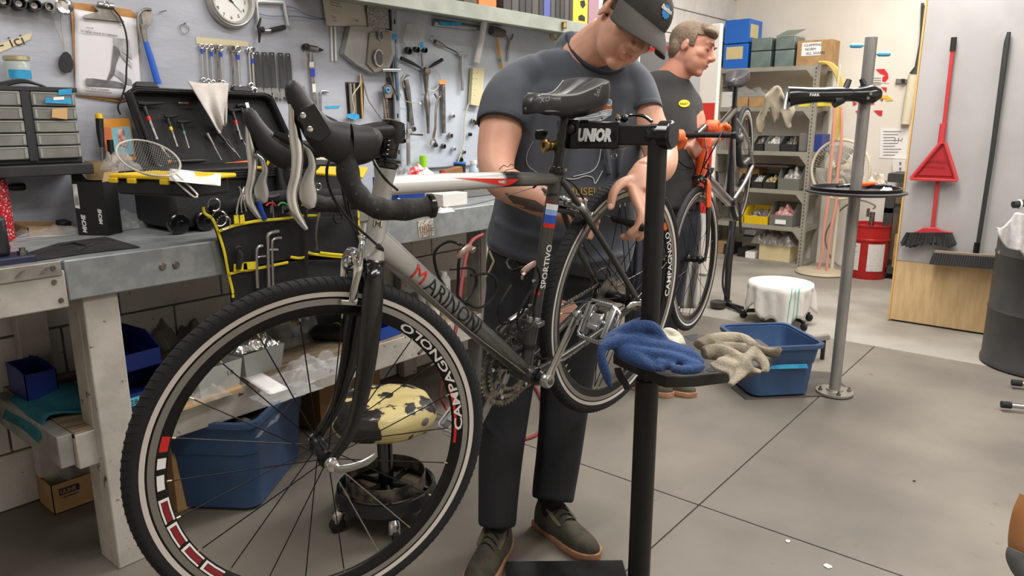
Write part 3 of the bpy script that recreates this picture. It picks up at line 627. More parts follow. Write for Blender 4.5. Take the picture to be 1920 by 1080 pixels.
# ---------------- saddle
SD=BB+sd*.655
def saddle(mb,O,Tm,L=.275,Wd=.143,tilt=0):
    n=26; m_=20; vs=[]
    for i in range(n+1):
        u=i/n; x=L*(.52-u)   # nose at +x
        wd=.019+.004*u+(Wd/2-.023)*max(0,(u-.28)/.72)**1.25*1.0
        kt=1
        if u>.84: kt=sqrt(max(.12,1-((u-.84)/.168)**2)); wd*=kt
        if u<.12: wd*=sqrt(max(.10,1-((.12-u)/.125)**2))
        zt=.006*cos(u*pi*2)+.018*max(0,(u-.55)/.45)**1.5-.012*max(0,(.15-u)/.15)**2
        dep=.030+.016*sin(pi*min(1,u*1.15))*0+.012*(1-u)+ .018*max(0,(u-.5)/.5)
        dep=.036+.026*max(0,(u-.2)/.8)-.010*max(0,(.12-u)/.12); dep*=.45+.55*kt; kn=sqrt(max(.02,1-((.12-u)/.121)**2)) if u<.12 else 1; dep*=.35+.65*kn; zt-=.010*(1-kt)+.016*(1-kn)
        for j in range(m_+1):
            v=j/m_*2-1   # -1..1 across, going over the top
            a=abs(v); s=1 if v>=0 else -1
            if a<.7: yy=wd*(a/.7)**.95; z=-.004*(a/.7)**3+ (-.007*exp(-(a/.16)**2) if .18<u<.95 else 0)
            else:
                k=(a-.7)/.3; yy=wd*(1+.07*sin(k*pi)-.12*k*k); z=-.004-dep*k**1.1
            vs.append(Tm@V((O[0]+x,O[1]+s*yy,O[2]+zt+z)))
    w=m_+1; mb.add(vs,[(i*w+j,i*w+j+1,(i+1)*w+j+1,(i+1)*w+j) for i in range(n) for j in range(m_)])
    for i in (0,n): mb.add([vs[i*w+j] for j in range(w)],[tuple(range(w))])
    return mb
sm=M(); saddle(sm,(0,0,0),Mx.Translation(SD+V((.022,0,.026)))@Mx.Rotation(radians(0),4,'Y'),.25,.15)
sad=bb(sm,'saddle',mat('worn black saddle vinyl',(42,41,42),.38,bump=.06,bs=250,coat=.15),smooth=60,solid=.004)
SDT=Mx.Translation(SD+V((.022,0,.026)))@Mx.Rotation(radians(0),4,'Y')
pip=mat('grey piping',(150,148,146),.5)
for s in (1,-1):
    pts=[]
    for i in range(3,23):
        u=i/26; x=.25*(.52-u); wd=.019+.004*u+(.15/2-.023)*max(0,(u-.28)/.72)**1.25
        zt=.006*cos(u*pi*2)+.018*max(0,(u-.55)/.45)**1.5-.012*max(0,(.15-u)/.15)**2
        kt=sqrt(max(.12,1-((u-.84)/.168)**2)) if u>.84 else 1; wd*=kt*(sqrt(max(.10,1-((.12-u)/.125)**2)) if u<.12 else 1); zt-=.010*(1-kt)+.016*(1-(sqrt(max(.02,1-((.12-u)/.121)**2)) if u<.12 else 1))
        pts.append(SDT@V((x,s*wd*.97,zt+.0005)))
    bb(M().tube(pts,.0011,6),'piping',pip,sad)
for s in (1,-1):
    bb(M().tube([SDT@V(p) for p in spl([(.11,s*.012,-.030),(.06,s*.022,-.036),(0,s*.022,-.046),(-.05,s*.024,-.046),(-.10,s*.034,-.030)],4)],.0035,8),'saddle_rail',blackgloss)
SADV=[BK@p for p in sm.v]; SADF=[tuple(f) for f in sm.f]
if 0: text('XO',.015,BK@tfr(SDT@V((.080,.0262,-.028)),(-1,.12,0),(0,.25,1)),pip,sad,shear=.3)
if 0: text('Selle',.018,BK@tfr(SDT@V((-.09,.076,-.020)),(-.55,.1,.8),(.8,.2,.6)),pip,sad)
# ================= REPAIR STAND AND RAGS =================
PX,PY=1.463,.785
stand=thing('repair_stand','black steel repair stand with a lettered clamp arm holding the road bicycle','stand',(PX,PY,0))
zt=.735
M().tube([(PX,PY,.012),(PX,PY,zt-.03)],[(.0275,.0275)]*2,28,side=V((1,0,0))).build('lower_post',blackmatte,stand)
M().tube([(PX,PY,zt-.04),(PX,PY,1.262)],[(.0215,.0215)]*2,28,side=V((1,0,0))).build('upper_post',blackmatte,stand)
c=V((PX,PY,0)); u=(RT*cos(.02)+FH*sin(.02)); w=V((-u.y,u.x,0))
pc=c+u*.05; M().prism([pc-u*.40-w*.32+V((0,0,.004)),pc-u*.03-w*.32+V((0,0,.004)),pc-u*.03+w*.325+V((0,0,.004)),pc-u*.38+w*.325+V((0,0,.004))],(0,0,.010)).build('base_plate',mat('oiled black steel plate',(40,40,42),.25,.7,c2=(66,65,66),sc=7,bump=.15,bs=300),stand,bevel=.003)
M().lathe((PX,PY,.014),(0,0,1),[(.07,0),(.07,.008),(.034,.012),(.0335,.03)],28).build('base_flange',blackmatte,stand)
A0=V((1.452,1.006,1.266)); A1=V((1.466,.762,1.268)); ad=(A1-A0).normalized(); az=V((0,0,1)); ar=ad.cross(az).normalized()
AF=Mx((ad,-ar,az)).transposed().to_4x4(); AF.translation=A0   # x along the arm towards the post, -y towards the front wheel
def afb(mb,n,m,p=stand,**k): mb.v=[AF@q for q in mb.v]; return mb.build(n,m,p,**k)
afb(M().bx(.014,.136,-.024,.024,-.031,.031),'clamp_body',blackgloss,bevel=.004)
afb(M().bx(.13,.232,-.019,.019,-.022,.022),'arm_tube',blackmatte,bevel=.003)
afb(M().lathe((.20,0,.0),(1,0,0),[(.022,0),(.0245,.004),(.0245,.026),(.031,.028),(.031,.052),(.029,.054)],34),'rotation_head',blackgloss)
afb(M().lathe((.2545,0,0),(1,0,0),[(.0285,0),(.027,.0035),(.002,.004)],34),'end_cap',mat('grey end cap',(40,40,42),.3))
afb(M().bx(-.026,.034,.0165,.026,-.032,.034),'rear_jaw',blackgloss,bevel=.003)
afb(M().bx(-.026,.034,-.026,-.0165,-.032,.034),'front_jaw',blackgloss,bevel=.003)
for y in (-.0175,.0175): afb(M().bx(-.02,.02,y-.004+.0,y+.004,-.026,.026),'jaw_pad',rubber)
afb(M().lathe((.012,-.026,.014),(0,-1,0),[(.013,0),(.013,.006),(.009,.010),(.004,.011)],18),'jaw_screw',blackmatte)
afb(M().lathe((-.004,-.026,.015),(0,-1,0),[(.006,0),(.007,.004),(.006,.008),(.003,.006)],6),'hex_bolt',blackgloss)
brass=mat('worn brass',(176,148,92),.32,1,c2=(140,112,66),sc=40)
afb(M().lathe((-.018,-.020,-.026),(-.55,-1,.05),[(.012,0),(.013,.004),(.0125,.03),(.016,.034),(.017,.042),(.0145,.046),(.008,.045),(.008,.040)],24),'clamp_nut',brass)
afb(M().tube(S3([(-.015,.0,-.034),(-.04,-.03,-.03),(-.055,-.045,-.004),(-.05,-.05,.012)],5),[(.004,.004)]*5+[(.006,.008)]*5+[(.016,.006)]*5+[(.005,.004)],12),'clamp_lever',black)
afb(M().tube([(-.07,.02,-.03),(-.04,.01,-.02),(-.02,0,-.02)],[(.003,.012),(.004,.02),(.004,.014)],10),'lever_blade',black)
text('UNIOR',.037,AF@tfr(V((.030,-.0245,-.0125)),(1,0,0),(0,0,1)),mat('white print',(225,224,226),.5),stand,bold=.0022,shear=.2,sx=.74)
# hose clip and rail accessories on top of the arm
M().tube(S3([at(1163,238,D=1.66),at(1166,222,D=1.66),at(1180,216,D=1.66),at(1205,217,D=1.64),at(1222,228,D=1.62)],5),.004,8).build('release_handle',blackgloss,stand)
M().ell(at(1172,222,D=1.645),.009,14,10).build('handle_ball',blackgloss,stand); M().ell(at(1160,226,D=1.65),.008,14,10).build('handle_ball',blackgloss,stand)
M().prism([at(x,y,D=1.69) for x,y in ((1152,236),(1157,213),(1163,216),(1160,238))],AX*.003).build('brass_tab',brass,stand)
M().cyl(at(1150,270,D=1.66),at(1150,283,D=1.66),.004,n=10).build('lower_screw',dsteel,stand)
c=at(1151,292,D=1.67); M().ring(c,-AX,.006,.0015,20,6).build('hanging_washer',steel,stand)
# tray
def tz(x,y): return at(x,y,Z=zt)
tp=[(1150,663),(1152,655),(1185,640),(1292,628),(1330,627),(1425,636),(1448,652),(1449,668),(1425,684),(1380,696),(1310,705),(1250,707),(1238,704)]
tp=[tz(*p) for p in tp]
M().prism(tp,(0,0,-.027)).build('tool_tray',mat('black rubbery plastic tray',(46,44,43),.6,bump=.12,bs=120),stand,bevel=.004,smooth=50)
for x,y,r in ((1334,696,.0125),(1241,700-4,.009)): M().lathe(tz(x,y-2)+V((0,0,-.0)),(0,0,1),[(r,0),(r,.0009),(r*.9,.0009),(r*.85,.0004),(.001,.0004)],24).build('tray_hole',ink,stand,smooth=0)
o=M().prism([tz(x,y)+V((0,0,.0004)) for x,y in ((1287,701),(1300,694),(1318,693),(1321,696),(1310,700),(1296,702))],(0,0,.0004)).build('tray_slot',ink,stand,smooth=0)
o=M().prism([tz(x,y)+V((0,0,.0004)) for x,y in ((1284,630),(1308,626),(1306,636),(1296,640))],(0,0,.0004)).build('tray_slot',ink,stand,smooth=0)
for k in range(2):
    a=tz(1150+k*5,690)+V((0,0,-.03)); 
    M().tube(S3([at(1156+4*k,690,D=1.66),at(1160+6*k,705,D=1.66),at(1172+4*k,722,D=1.66),at(1174+3*k,730,D=1.66)],4),.0055,8).build('tray_strap',black,stand)
# blue microfibre rag : swept folds fused into one cloth
def rag(folds,vox=.0035,sm=5):
    mb=M()
    for f in folds:
        pts=spl([(x,y,d,a,b) for x,y,d,a,b in f],5)
        mb.tube([at(p[0],p[1],D=p[2]) for p in pts],[(p[3],p[4]) for p in pts],12,side=ZZ)
    o=organic(mb,vox,sm); 
    return o
bluecl=mat('blue microfibre cloth',(34,62,108),.95,c2=(28,50,90),sc=30,bump=.9,bs=260,sheen=.1,c3=(58,90,138),sc3=420,lo3=.5,hi3=.75)
def tc(x,y,h=.02): # depth of tray surface at pixel
    p=tz(x,y); return (p-EYE).dot(AX)
r1=rag([
 [(1133,655,1.60,.004,.010),(1150,632,1.66,.012,.02),(1190,615,1.70,.02,.022),(1215,612,1.70,.02,.022),(1228,640,1.69,.016,.018)],
 [(1132,650,1.60,.010,.012),(1165,640,1.62,.016,.018),(1215,648,1.62,.016,.018),(1260,655,1.60,.014,.018),(1300,670,1.58,.014,.016),(1316,685,1.57,.008,.012)],
 [(1160,655,1.62,.018,.016),(1190,672,1.59,.018,.016),(1225,688,1.565,.010,.014),(1245,690,1.55,.008,.012)],
 [(1215,640,1.66,.02,.02),(1262,652,1.63,.014,.02),(1300,662,1.61,.010,.012)],
 [(1180,660,1.60,.016,.016),(1225,665,1.59,.014,.014),(1270,672,1.57,.012,.016),(1312,688,1.555,.010,.014)],
 [(1258,690,1.54,.009,.012),(1280,694,1.54,.010,.012),(1305,692,1.545,.010,.012),(1318,684,1.555,.006,.010)],
 [(1230,682,1.565,.012,.010),(1265,686,1.56,.010,.016)],
 [(1130,645,1.60,.008,.010),(1128,672,1.595,.014,.010),(1136,700,1.59,.012,.008),(1143,722,1.59,.007,.005),(1146,729,1.59,.003,.003)],
 [(1150,640,1.64,.018,.02),(1200,630,1.665,.018,.02)],[(1160,628,1.655,.014,.014),(1190,616,1.645,.018,.014),(1220,614,1.645,.016,.014),(1238,632,1.65,.014,.014),(1250,648,1.64,.012,.014)],[(1180,640,1.64,.02,.02),(1230,645,1.64,.016,.018)]])
solo('blue_rag','blue microfibre rag bunched on the tray with one corner hanging down','rag',r1,bluecl,smooth=180)
linen=mat('grimy grey-beige towelling',(156,146,128),.95,c2=(118,108,92),sc=14,bump=.8,bs=220,c3=(92,84,72),sc3=24,lo3=.55,hi3=.75)
r2=rag([
 [(1310,648,1.66,.012,.02),(1340,640,1.68,.02,.02),(1390,640,1.68,.02,.018),(1425,658,1.62,.012,.014),(1462,656,1.56,.006,.010)],
 [(1318,662,1.62,.014,.018),(1345,660,1.62,.02,.016),(1385,672,1.57,.014,.014),(1400,690,1.53,.008,.012),(1368,722,1.49,.005,.008)],
 [(1335,680,1.58,.004,.012),(1350,690,1.56,.006,.016),(1375,700,1.53,.006,.014),(1372,722,1.49,.003,.006)],
 [(1415,655,1.58,.010,.012),(1400,675,1.55,.012,.010),(1385,700,1.515,.009,.009),(1370,724,1.49,.004,.005)],
 [(1415,660,1.57,.012,.014),(1432,680,1.54,.010,.012),(1436,698,1.52,.004,.008)],
 [(1425,655,1.60,.010,.010),(1455,664,1.56,.010,.006),(1462,650,1.56,.005,.004)],
 [(1340,655,1.65,.02,.02),(1400,658,1.62,.018,.018)],[(1350,675,1.58,.010,.02),(1395,690,1.53,.008,.016),(1428,698,1.51,.004,.010)]])
solo('grey_rag','grimy beige towelling rag crumpled over the right edge of the tray','rag',r2,linen,smooth=180)
r3=rag([[(1235,640,1.70,.006,.010),(1250,622,1.72,.010,.014),(1268,630,1.71,.010,.014),(1278,648,1.68,.008,.012)],[(1240,645,1.68,.008,.012),(1262,648,1.67,.008,.014),(1280,655,1.655,.006,.010)],[(1238,636,1.7,.010,.012),(1270,642,1.69,.012,.014)]])
solo('small_rag','small cream rag poking up between the blue rag and the beige rag','rag',r3,mat('cream cotton',(206,200,180),.95,c2=(180,172,150),sc=30,bump=.6,bs=200,c3=(150,180,160),sc3=18,lo3=.62,hi3=.7),smooth=180)
# ================= PEOPLE =================
def cv(r,u,b): return RT*r+UPV*u-AX*b
skin=mat('light skin',(214,166,142),.5,c2=(204,150,126),sc=9,bump=.05,bs=180)
skin.node_tree.nodes['Principled BSDF'].inputs['Subsurface Weight'].default_value=.12
skin.node_tree.nodes['Principled BSDF'].inputs['Subsurface Radius'].default_value=(.02,.008,.004)
def headframe(c,face,up):
    y=face.normalized(); z=(up-y*up.dot(y)).normalized(); x=y.cross(z); T=Mx((x,y,z)).transposed().to_4x4(); T.translation=c; return T
def head(mb,T,fat=1.0,lid=True):
    E=lambda c,r,n=20,m=14:mb.ell((0,0,0),r,n,m,T=T@Mx.Translation(V(c)))
    E((0,-.014,.032),(.077*fat,.097,.086)); E((0,.022,-.028),(.066*fat,.066,.085)); E((0,.030,-.074),(.054*fat,.050,.040)); E((0,.066,-.096),(.024,.022,.018))
    E((0,-.02,-.04),(.064*fat,.06,.07)); E((0,.045,.045),(.058,.042,.042)); E((0,.040,-.052),(.060*fat,.048,.055)); E((0,.048,-.018),(.060*fat,.044,.045))
    mb.tube([T@V(p) for p in ((0,.086,.020),(0,.100,-.002),(0,.112,-.024),(0,.106,-.034))],[.009,.0105,.0135,.011],12)
    for s in (1,-1):
        E((s*.012,.100,-.031),(.0085,.010,.008)); E((s*.042*fat,.056,-.020),(.022,.022,.020))
        mb.tube([T@V(p) for p in ((s*.012,.090,.030),(s*.03,.088,.034),(s*.05,.074,.028))],[.008,.009,.007],10)
        if lid: E((s*.031,.077,.010),(.0155,.012,.0115))
        a=Mx.Rotation(radians(s*-18),4,'Z')@Mx.Rotation(radians(-10),4,'X')
        mb.ell((0,0,0),(.006,.019,.031),14,10,T=T@Mx.Translation(V((s*.079*fat,-.012,-.008)))@a)
        mb.ell((0,0,0),(.008,.008,.010),10,8,T=T@Mx.Translation(V((s*.076*fat,.0,-.012))))
    mb.tube([T@V(p) for p in ((-.025,.078,-.060),(-.010,.093,-.056),(0,.094,-.058),(.010,.093,-.056),(.025,.078,-.060))],[.004,.0065,.006,.0065,.004],10)
    mb.tube([T@V(p) for p in ((-.022,.077,-.064),(0,.091,-.069),(.022,.077,-.064))],[.004,.0075,.004],10)
    E((0,.080,-.05),(.03,.014,.022))
def lips(T,par,c=(194,132,114)):
    m=M().tube([T@V(p) for p in ((-.024,.0795,-.0605),(-.010,.0945,-.0565),(0,.0955,-.0585),(.010,.0945,-.0565),(.024,.0795,-.0605))],[.002,.0058,.0055,.0058,.002],8)
    m.tube([T@V(p) for p in ((-.020,.079,-.0640),(0,.0925,-.0690),(.020,.079,-.0640))],[.002,.0068,.002],8)
    return organic(m,.0015,2).build('lips',mat('lip skin %d'%c[0],c,.45),par,smooth=180)
def brows(T,par,m_):
    for s in (1,-1): M().tube([T@V(p) for p in ((s*.012,.0985,.030),(s*.030,.0965,.036),(s*.050,.082,.031))],[(.002,.004),(.003,.005),(.001,.002)],8,side=T.to_3x3()@V((0,1,0))).build('eyebrow',m_,par)
def eyes(T,par):
    for s in (1,-1):
        M().tube([T@V(p) for p in ((s*.020,.0855,.003),(s*.031,.0900,.000),(s*.043,.0830,.003))],[.001,.0016,.001],8).build('eyelashes',mat('lash brown',(62,44,36),.7),par)
A3=lambda l:[at(x,y,D=d) for x,y,d in l]
def lt(mb,l,side=None,n=18,k=4):    # lofted limb: (px,py,depth,ra,rb)
    p=spl(l,k); return mb.tube([at(q[0],q[1],D=q[2]) for q in p],[(q[3],q[4]) for q in p],n,side=side if side is not None else RT)
# ---- mechanic
mech=thing('person','person in black cap and slate t-shirt working on the rear brake of the road bicycle','person',at(990,1010,Z=0))
b=M()
HC=at(1180,42,D=1.965); HT1=headframe(HC,cv(.25,-.68,.69),cv(.62,.62,.48)); head(b,HT1,1.04)
lt(b,[(1080,128,2.12,.075,.07),(1112,94,2.07,.067,.066),(1142,66,2.02,.060,.06)])
lt(b,[(1018,600,2.28,.15,.11),(1030,500,2.27,.17,.12),(1055,400,2.24,.175,.125),(1072,280,2.2,.18,.12),(1084,190,2.16,.185,.11),(1088,140,2.14,.15,.085),(1090,110,2.12,.08,.07)],n=24)
for l in ([(965,560,2.27,.09,.09),(950,720,2.26,.07,.07),(940,860,2.24,.05,.05),(934,975,2.22,.034,.036)],[(1060,560,2.3,.09,.09),(1055,720,2.32,.07,.07),(1045,840,2.33,.05,.05),(1036,930,2.34,.034,.036)]): lt(b,l)
# right arm (image left)
lt(b,[(1000,140,2.14,.06,.06),(955,180,2.12,.066,.066),(938,250,2.09,.062,.064),(930,305,2.05,.052,.056),(942,340,2.02,.047,.052),(985,362,2.0,.047,.046),(1025,383,1.99,.040,.034),(1058,398,1.98,.031,.026)],n=20)
lt(b,[(1055,397,1.98,.030,.024),(1072,402,1.98,.034,.02),(1090,406,1.98,.030,.016)])
def fing(mb,l,r0=.0095,r1=.0075):
    n=len(l); lt(mb,[(x,y,d,r0+(r1-r0)*i/(n-1),r0+(r1-r0)*i/(n-1)) for i,(x,y,d) in enumerate(l)],n=12)
    x,y,d=l[-1]; mb.ell(at(x,y,D=d),r1*1.0,12,8)
fing(b,[(1062,390,1.97),(1080,378,1.955),(1096,378,1.94),(1106,386,1.93)],.011,.009)
fing(b,[(1085,398,1.985),(1105,396,1.98),(1118,402,1.96),(1121,416,1.945)])
fing(b,[(1084,406,1.985),(1105,410,1.985),(1117,418,1.965),(1117,432,1.95)])
fing(b,[(1080,414,1.985),(1098,424,1.985),(1110,434,1.97),(1106,446,1.955)])
fing(b,[(1074,418,1.985),(1086,434,1.985),(1092,446,1.975),(1088,452,1.965)],.009,.007)
# left arm (image right), forearm reaching towards the camera
lt(b,[(1160,150,2.16,.055,.055),(1196,180,2.14,.055,.056),(1215,230,2.12,.050,.052),(1238,282,2.09,.048,.05),(1238,310,2.04,.045,.046),(1225,318,1.99,.042,.042),(1212,318,1.94,.034,.032),(1204,320,1.90,.028,.026)],n=20)
lt(b,[(1206,320,1.90,.029,.024),(1198,338,1.875,.036,.02),(1196,358,1.86,.040,.016)])
fing(b,[(1190,335,1.875),(1168,342,1.85),(1153,356,1.835),(1147,374,1.83),(1145,387,1.83)],.0135,.0105)
fing(b,[(1184,352,1.855),(1192,378,1.83),(1200,402,1.82),(1194,424,1.82),(1180,438,1.825)],.0125,.0095)
fing(b,[(1194,358,1.86),(1206,385,1.84),(1210,412,1.835),(1200,434,1.835),(1180,444,1.84),(1168,444,1.845)],.0125,.009)
fing(b,[(1202,358,1.87),(1218,385,1.86),(1222,412,1.855),(1212,436,1.855),(1196,448,1.86)],.0115,.0085)
fing(b,[(1208,354,1.88),(1226,378,1.875),(1230,402,1.87),(1222,424,1.87),(1210,434,1.87)],.0105,.0078)
body=organic(b,.004,4,.5).build('body',skin,mech,smooth=180)
lips(HT1,mech); brows(HT1,mech,mat('brown hair',(88,64,48),.8)); eyes(HT1,mech)
for x,y,d in ((1145,387,1.819),):
    n_=M().ell((0,0,0),(.0062,.0015,.0075),12,8,T=fr(at(x-1,y,D=d),RT,UPV)); n_.build('thumbnail',mat('nail',(226,180,160),.35),mech)
# stubble/hair under the cap
hm=mat('short brown hair',(84,66,52),.85,c2=(60,46,36),sc=120,bump=.6,bs=300)
h=M(); h.ell((0,0,0),(.0835,.098,.083),24,16,T=HT1@Mx.Translation(V((0,-.019,.030))))
h=organic(h,.004,1); cut=[v for v in h.v]
inv=HT1.inverted()
def keep(mb,fn):
    f2=[f for f in mb.f if all(fn(mb.v[i]) for i in f)]; mb.f=f2; mb.mi=[0]*len(f2); return mb
keep(h,lambda p:(lambda q:q.y<.028 and (q.z>-.055+.0*q.y) and not (q.y>-.0 and q.z<.0))(inv@p)).build('hair',hm,mech,smooth=180,solid=.003)
# cap
capm=mat('washed black cotton cap',(46,43,41),.9,c2=(56,52,49),sc=10,bump=.25,bs=260)
cp=M(); n=28; rings=[]
for i in range(11):
    t=i/10*pi/2; rings.append([HT1@(V((0,-.014,.040))+V((.091*cos(t)*cos(a),.113*cos(t)*sin(a),.084*sin(t)**.9 if t>0 else 0))) for a in [2*pi*j/n for j in range(n)]])
rings.insert(0,[p-(HT1.to_3x3()@V((0,0,.012))) for p in rings[0]]); cp.loft(rings,cap=False); cap=cp.build('cap',capm,mech,smooth=180,solid=.002)
for k in range(6):
    a=pi/6+k*pi/3; M().tube([HT1@(V((0,-.014,.040))+V((.092*cos(t)*cos(a),.114*cos(t)*sin(a),.085*sin(t)**.9 if t>0 else 0))) for t in [i/8*pi/2 for i in range(9)]],.0011,6).build('seam',capm,cap)
M().ell((0,0,0),(.008,.008,.004),12,8,T=HT1@Mx.Translation(V((0,-.014,.123)))).build('cap_button',capm,cap)
br=M(); NU,NV=16,8
def brf(u,v):
    a=radians(16)+(pi-radians(32))*u; r0=V((.090*cos(a),.112*sin(a)-.014,.045)); ext=.088*(sin(a)**.75)
    x=r0.x*(1+.12*v*sin(a)); y=r0.y+ext*v; z=.042-.012*v-.030*v*v*.7-.36*x*x*(1+4.5*v)*1.7
    return HT1@V((x,y,z))
br.grid(brf,NU,NV); br.build('cap_brim',mat('grey-brown cap brim',(70,66,62),.9,bump=.2,bs=260),cap,smooth=180,solid=.0035,sub=1)
# emblem on the cap: blue cog with cream lettering
lb=mat('blue embroidery',(52,128,190),.8); cr_=mat('cream embroidery',(226,216,196),.8)
def capsurf(a,t,off=.0022): return HT1@(V((0,-.014,.040))+V(((.091+off)*cos(t)*cos(a),(.113+off)*cos(t)*sin(a),(.084+off)*sin(t)**.9)))
def capmap(x,y,off): return capsurf(pi/2+.14+x/.09,.55+y/.09,off)
g_=M(); vs=[capmap(0,-.004,.0025)]; 
for i in range(48):
    t=2*pi*i/48; r=.019 if i%4<2 else .0165; vs.append(capmap(r*cos(t),-.004+r*sin(t),.0025))
g_.add(vs,[(0,i+1,(i+1)%48+1) for i in range(48)]); g_.build('cap_emblem',lb,cap,smooth=0)
t=textmesh('Bastion',.017,extr=0,bold=.0005,shear=.2,align='CENTER'); t=dice(t,.004); t.v=[capmap(q.x,q.y-.004,.0036) for q in t.v]; t.build('cap_lettering',cr_,cap,smooth=0)
# t-shirt
shirtm=mat('slate grey cotton',(77,81,90),.92,c2=(68,72,81),sc=7,bump=.35,bs=14,sheen=.15)
s_=M()
lt(s_,[(1040,492,2.27,.215,.15),(1046,468,2.26,.226,.165),(1056,430,2.24,.225,.17),(1064,350,2.22,.212,.16),(1074,270,2.19,.208,.15),(1082,200,2.165,.212,.14),(1084,155,2.15,.20,.12),(1086,122,2.13,.165,.10),(1088,98,2.12,.11,.08)],n=32)
lt(s_,[(1016,142,2.13,.07,.075),(980,162,2.13,.076,.082),(956,190,2.11,.080,.086),(945,222,2.095,.078,.084),(942,234,2.09,.077,.083)],n=22)
lt(s_,[(1150,140,2.15,.075,.075),(1182,165,2.15,.070,.074),(1196,190,2.135,.064,.07),(1203,212,2.125,.062,.068)],n=22)
lt(s_,[(1066,122,2.14,.065,.08),(1068,98,2.14,.052,.07),(1074,80,2.15,.036,.055)]); lt(s_,[(1040,128,2.13,.075,.08),(1030,118,2.13,.06,.075)])
# folds
for l in ([(985,240,2.07,.008,.008),(1000,200,2.05,.009,.009),(1002,170,2.06,.004,.006)],[(1120,170,2.05,.003,.006),(1130,240,2.035,.008,.010),(1145,330,2.06,.006,.01)],[(1165,170,2.065,.003,.006),(1168,240,2.055,.009,.010),(1160,330,2.08,.006,.01)],[(1056,180,2.03,.003,.006),(1062,240,2.025,.008,.008),(1040,330,2.05,.007,.01)],
  [(918,452,2.19,.012,.012),(985,482,2.12,.012,.014),(1080,492,2.10,.012,.012),(1170,478,2.13,.01,.01)],[(925,415,2.17,.008,.012),(990,445,2.09,.010,.014),(1080,450,2.08,.008,.012)]): lt(s_,l,n=10)
shm=organic(s_,.006,6,.6); shirt=shm.build('t_shirt',shirtm,mech,smooth=180)
shb=BVHTree.FromPolygons([tuple(p) for p in shm.v],shm.f)
def hemring(c,ax_,ra,rb,par):
    a_=ax_.normalized(); s1=(RT-a_*RT.dot(a_)).normalized(); s2=a_.cross(s1)
    M().tube([c+s1*ra*cos(2*pi*i/28)+s2*rb*sin(2*pi*i/28) for i in range(28)],[(.011,.003)]*28,8,closed=True,side=a_).build('sleeve_hem',shirtm,par,smooth=180)
hemring(at(942,230,D=2.09),at(942,234,D=2.09)-at(944,222,D=2.095),.072,.078,shirt); hemring(at(1203,209,D=2.125),at(1203,212,D=2.125)-at(1196,190,D=2.135),.058,.064,shirt)
# print on the shirt, laid onto the cloth
def onshirt(px,py,off=.002,bvh=shb):
    r=(AX+RT*((px-960)/FPX)-UPV*((py-540)/FPX)).normalized(); h=bvh.ray_cast(EYE,r)
    return (h[0]-r*off) if h[0] else at(px,py,D=2.05)
# neck rib
c0=V((0,0,0)); cols=[(1067,64,2.10),(1076,96,2.045),(1096,120,2.01),(1125,134,2.0),(1150,136,2.01),(1165,128,2.04),(1166,110,2.10),(1140,85,2.16),(1100,65,2.17)]
cp0=[onshirt(x,y,.001) for x,y,_ in cols[:6]]+A3(cols[6:]); M().tube(S3(cp0+[cp0[0]],4)[:-1],[(.006,.011)]*36,10,closed=True,side=UPV).build('neck_rib',mat('slate rib knit',(56,60,69),.95),shirt,smooth=180)
for l in ([(905,203,2.09),(925,222,2.04),(955,243,2.02),(984,250,2.04)],[(1180,216,2.08),(1210,220,2.05),(1238,216,2.08)]): pass
def printpoly(pts,m_,off=.003,par=shirt,name='print',sub=4,bvh=shb):
    P=[]; n=len(pts)
    for i in range(n):
        for k in range(sub): P.append((pts[i][0]+(pts[(i+1)%n][0]-pts[i][0])*k/sub,pts[i][1]+(pts[(i+1)%n][1]-pts[i][1])*k/sub))
    cx=sum(p[0] for p in P)/len(P); cy=sum(p[1] for p in P)/len(P); vs=[onshirt(cx,cy,off,bvh)]+[onshirt((p[0]+cx)/2,(p[1]+cy)/2,off,bvh) for p in P]+[onshirt(*p,off,bvh) for p in P]; k=len(P)
    f=[(0,i+1,(i+1)%k+1) for i in range(k)]+[(i+1,k+i+1,k+(i+1)%k+1,(i+1)%k+1) for i in range(k)]
    return M().add(vs,f).build(name,m_,par,smooth=0)
def printline(pts,r,m_,off=.002,par=shirt,bvh=shb): return M().tube([onshirt(p[0],p[1],off,bvh) for p in spl(pts,6)],r,6).build('print',m_,par)
def printtext(s,size,x,y,m_,par=shirt,off=.003,ang=0,bvh=shb,**k):
    t=textmesh(s,size,extr=0,**k); t.v=[onshirt(x+q.x*cos(ang)+q.y*sin(ang),y+q.x*sin(ang)-q.y*cos(ang),off,bvh) for q in t.v]; return t.build('print_lettering',m_,par,smooth=0)
og=mat('orange shirt print',(196,96,44),.8); wp_=mat('white shirt print',(206,206,204),.8); pbl=mat('pale blue shirt print',(110,150,180),.8); gold=mat('gold shirt print',(158,130,48),.8)
printpoly([(1085,222),(1096,206),(1118,196),(1142,186),(1148,196),(1146,212),(1120,222),(1098,228)],og)
printpoly([(1088,205),(1105,195),(1140,182),(1146,188),(1110,205)],mat('dark orange shirt print',(150,66,34),.8),.004)
for x,y in ((1113,200),(1142,192)):
    printpoly([(x+6*cos(a),y+7*sin(a)) for a in [i*pi/5 for i in range(10)]],wp_,.0045,sub=1); printpoly([(x+3.5*cos(a),y+4.5*sin(a)) for a in [i*pi/5 for i in range(10)]],pbl,.005,sub=1)
printpoly([(1072,222),(1090,210),(1102,212),(1148,204),(1146,216),(1120,230),(1100,236),(1085,228)],wp_,.0038)
for i in range(4): printline([(1080+i*3,214+i*4.2),(1112,212+i*4.5),(1146,206+i*3.2)],.0008,pbl,.0055)
printtext('MUSEUM',21,1062,366,gold,bold=.2,sx=.98); printtext('E',21,1040,366,gold,bold=.2); printtext('MANITOBA, CANADA',7.5,1063,376,gold)
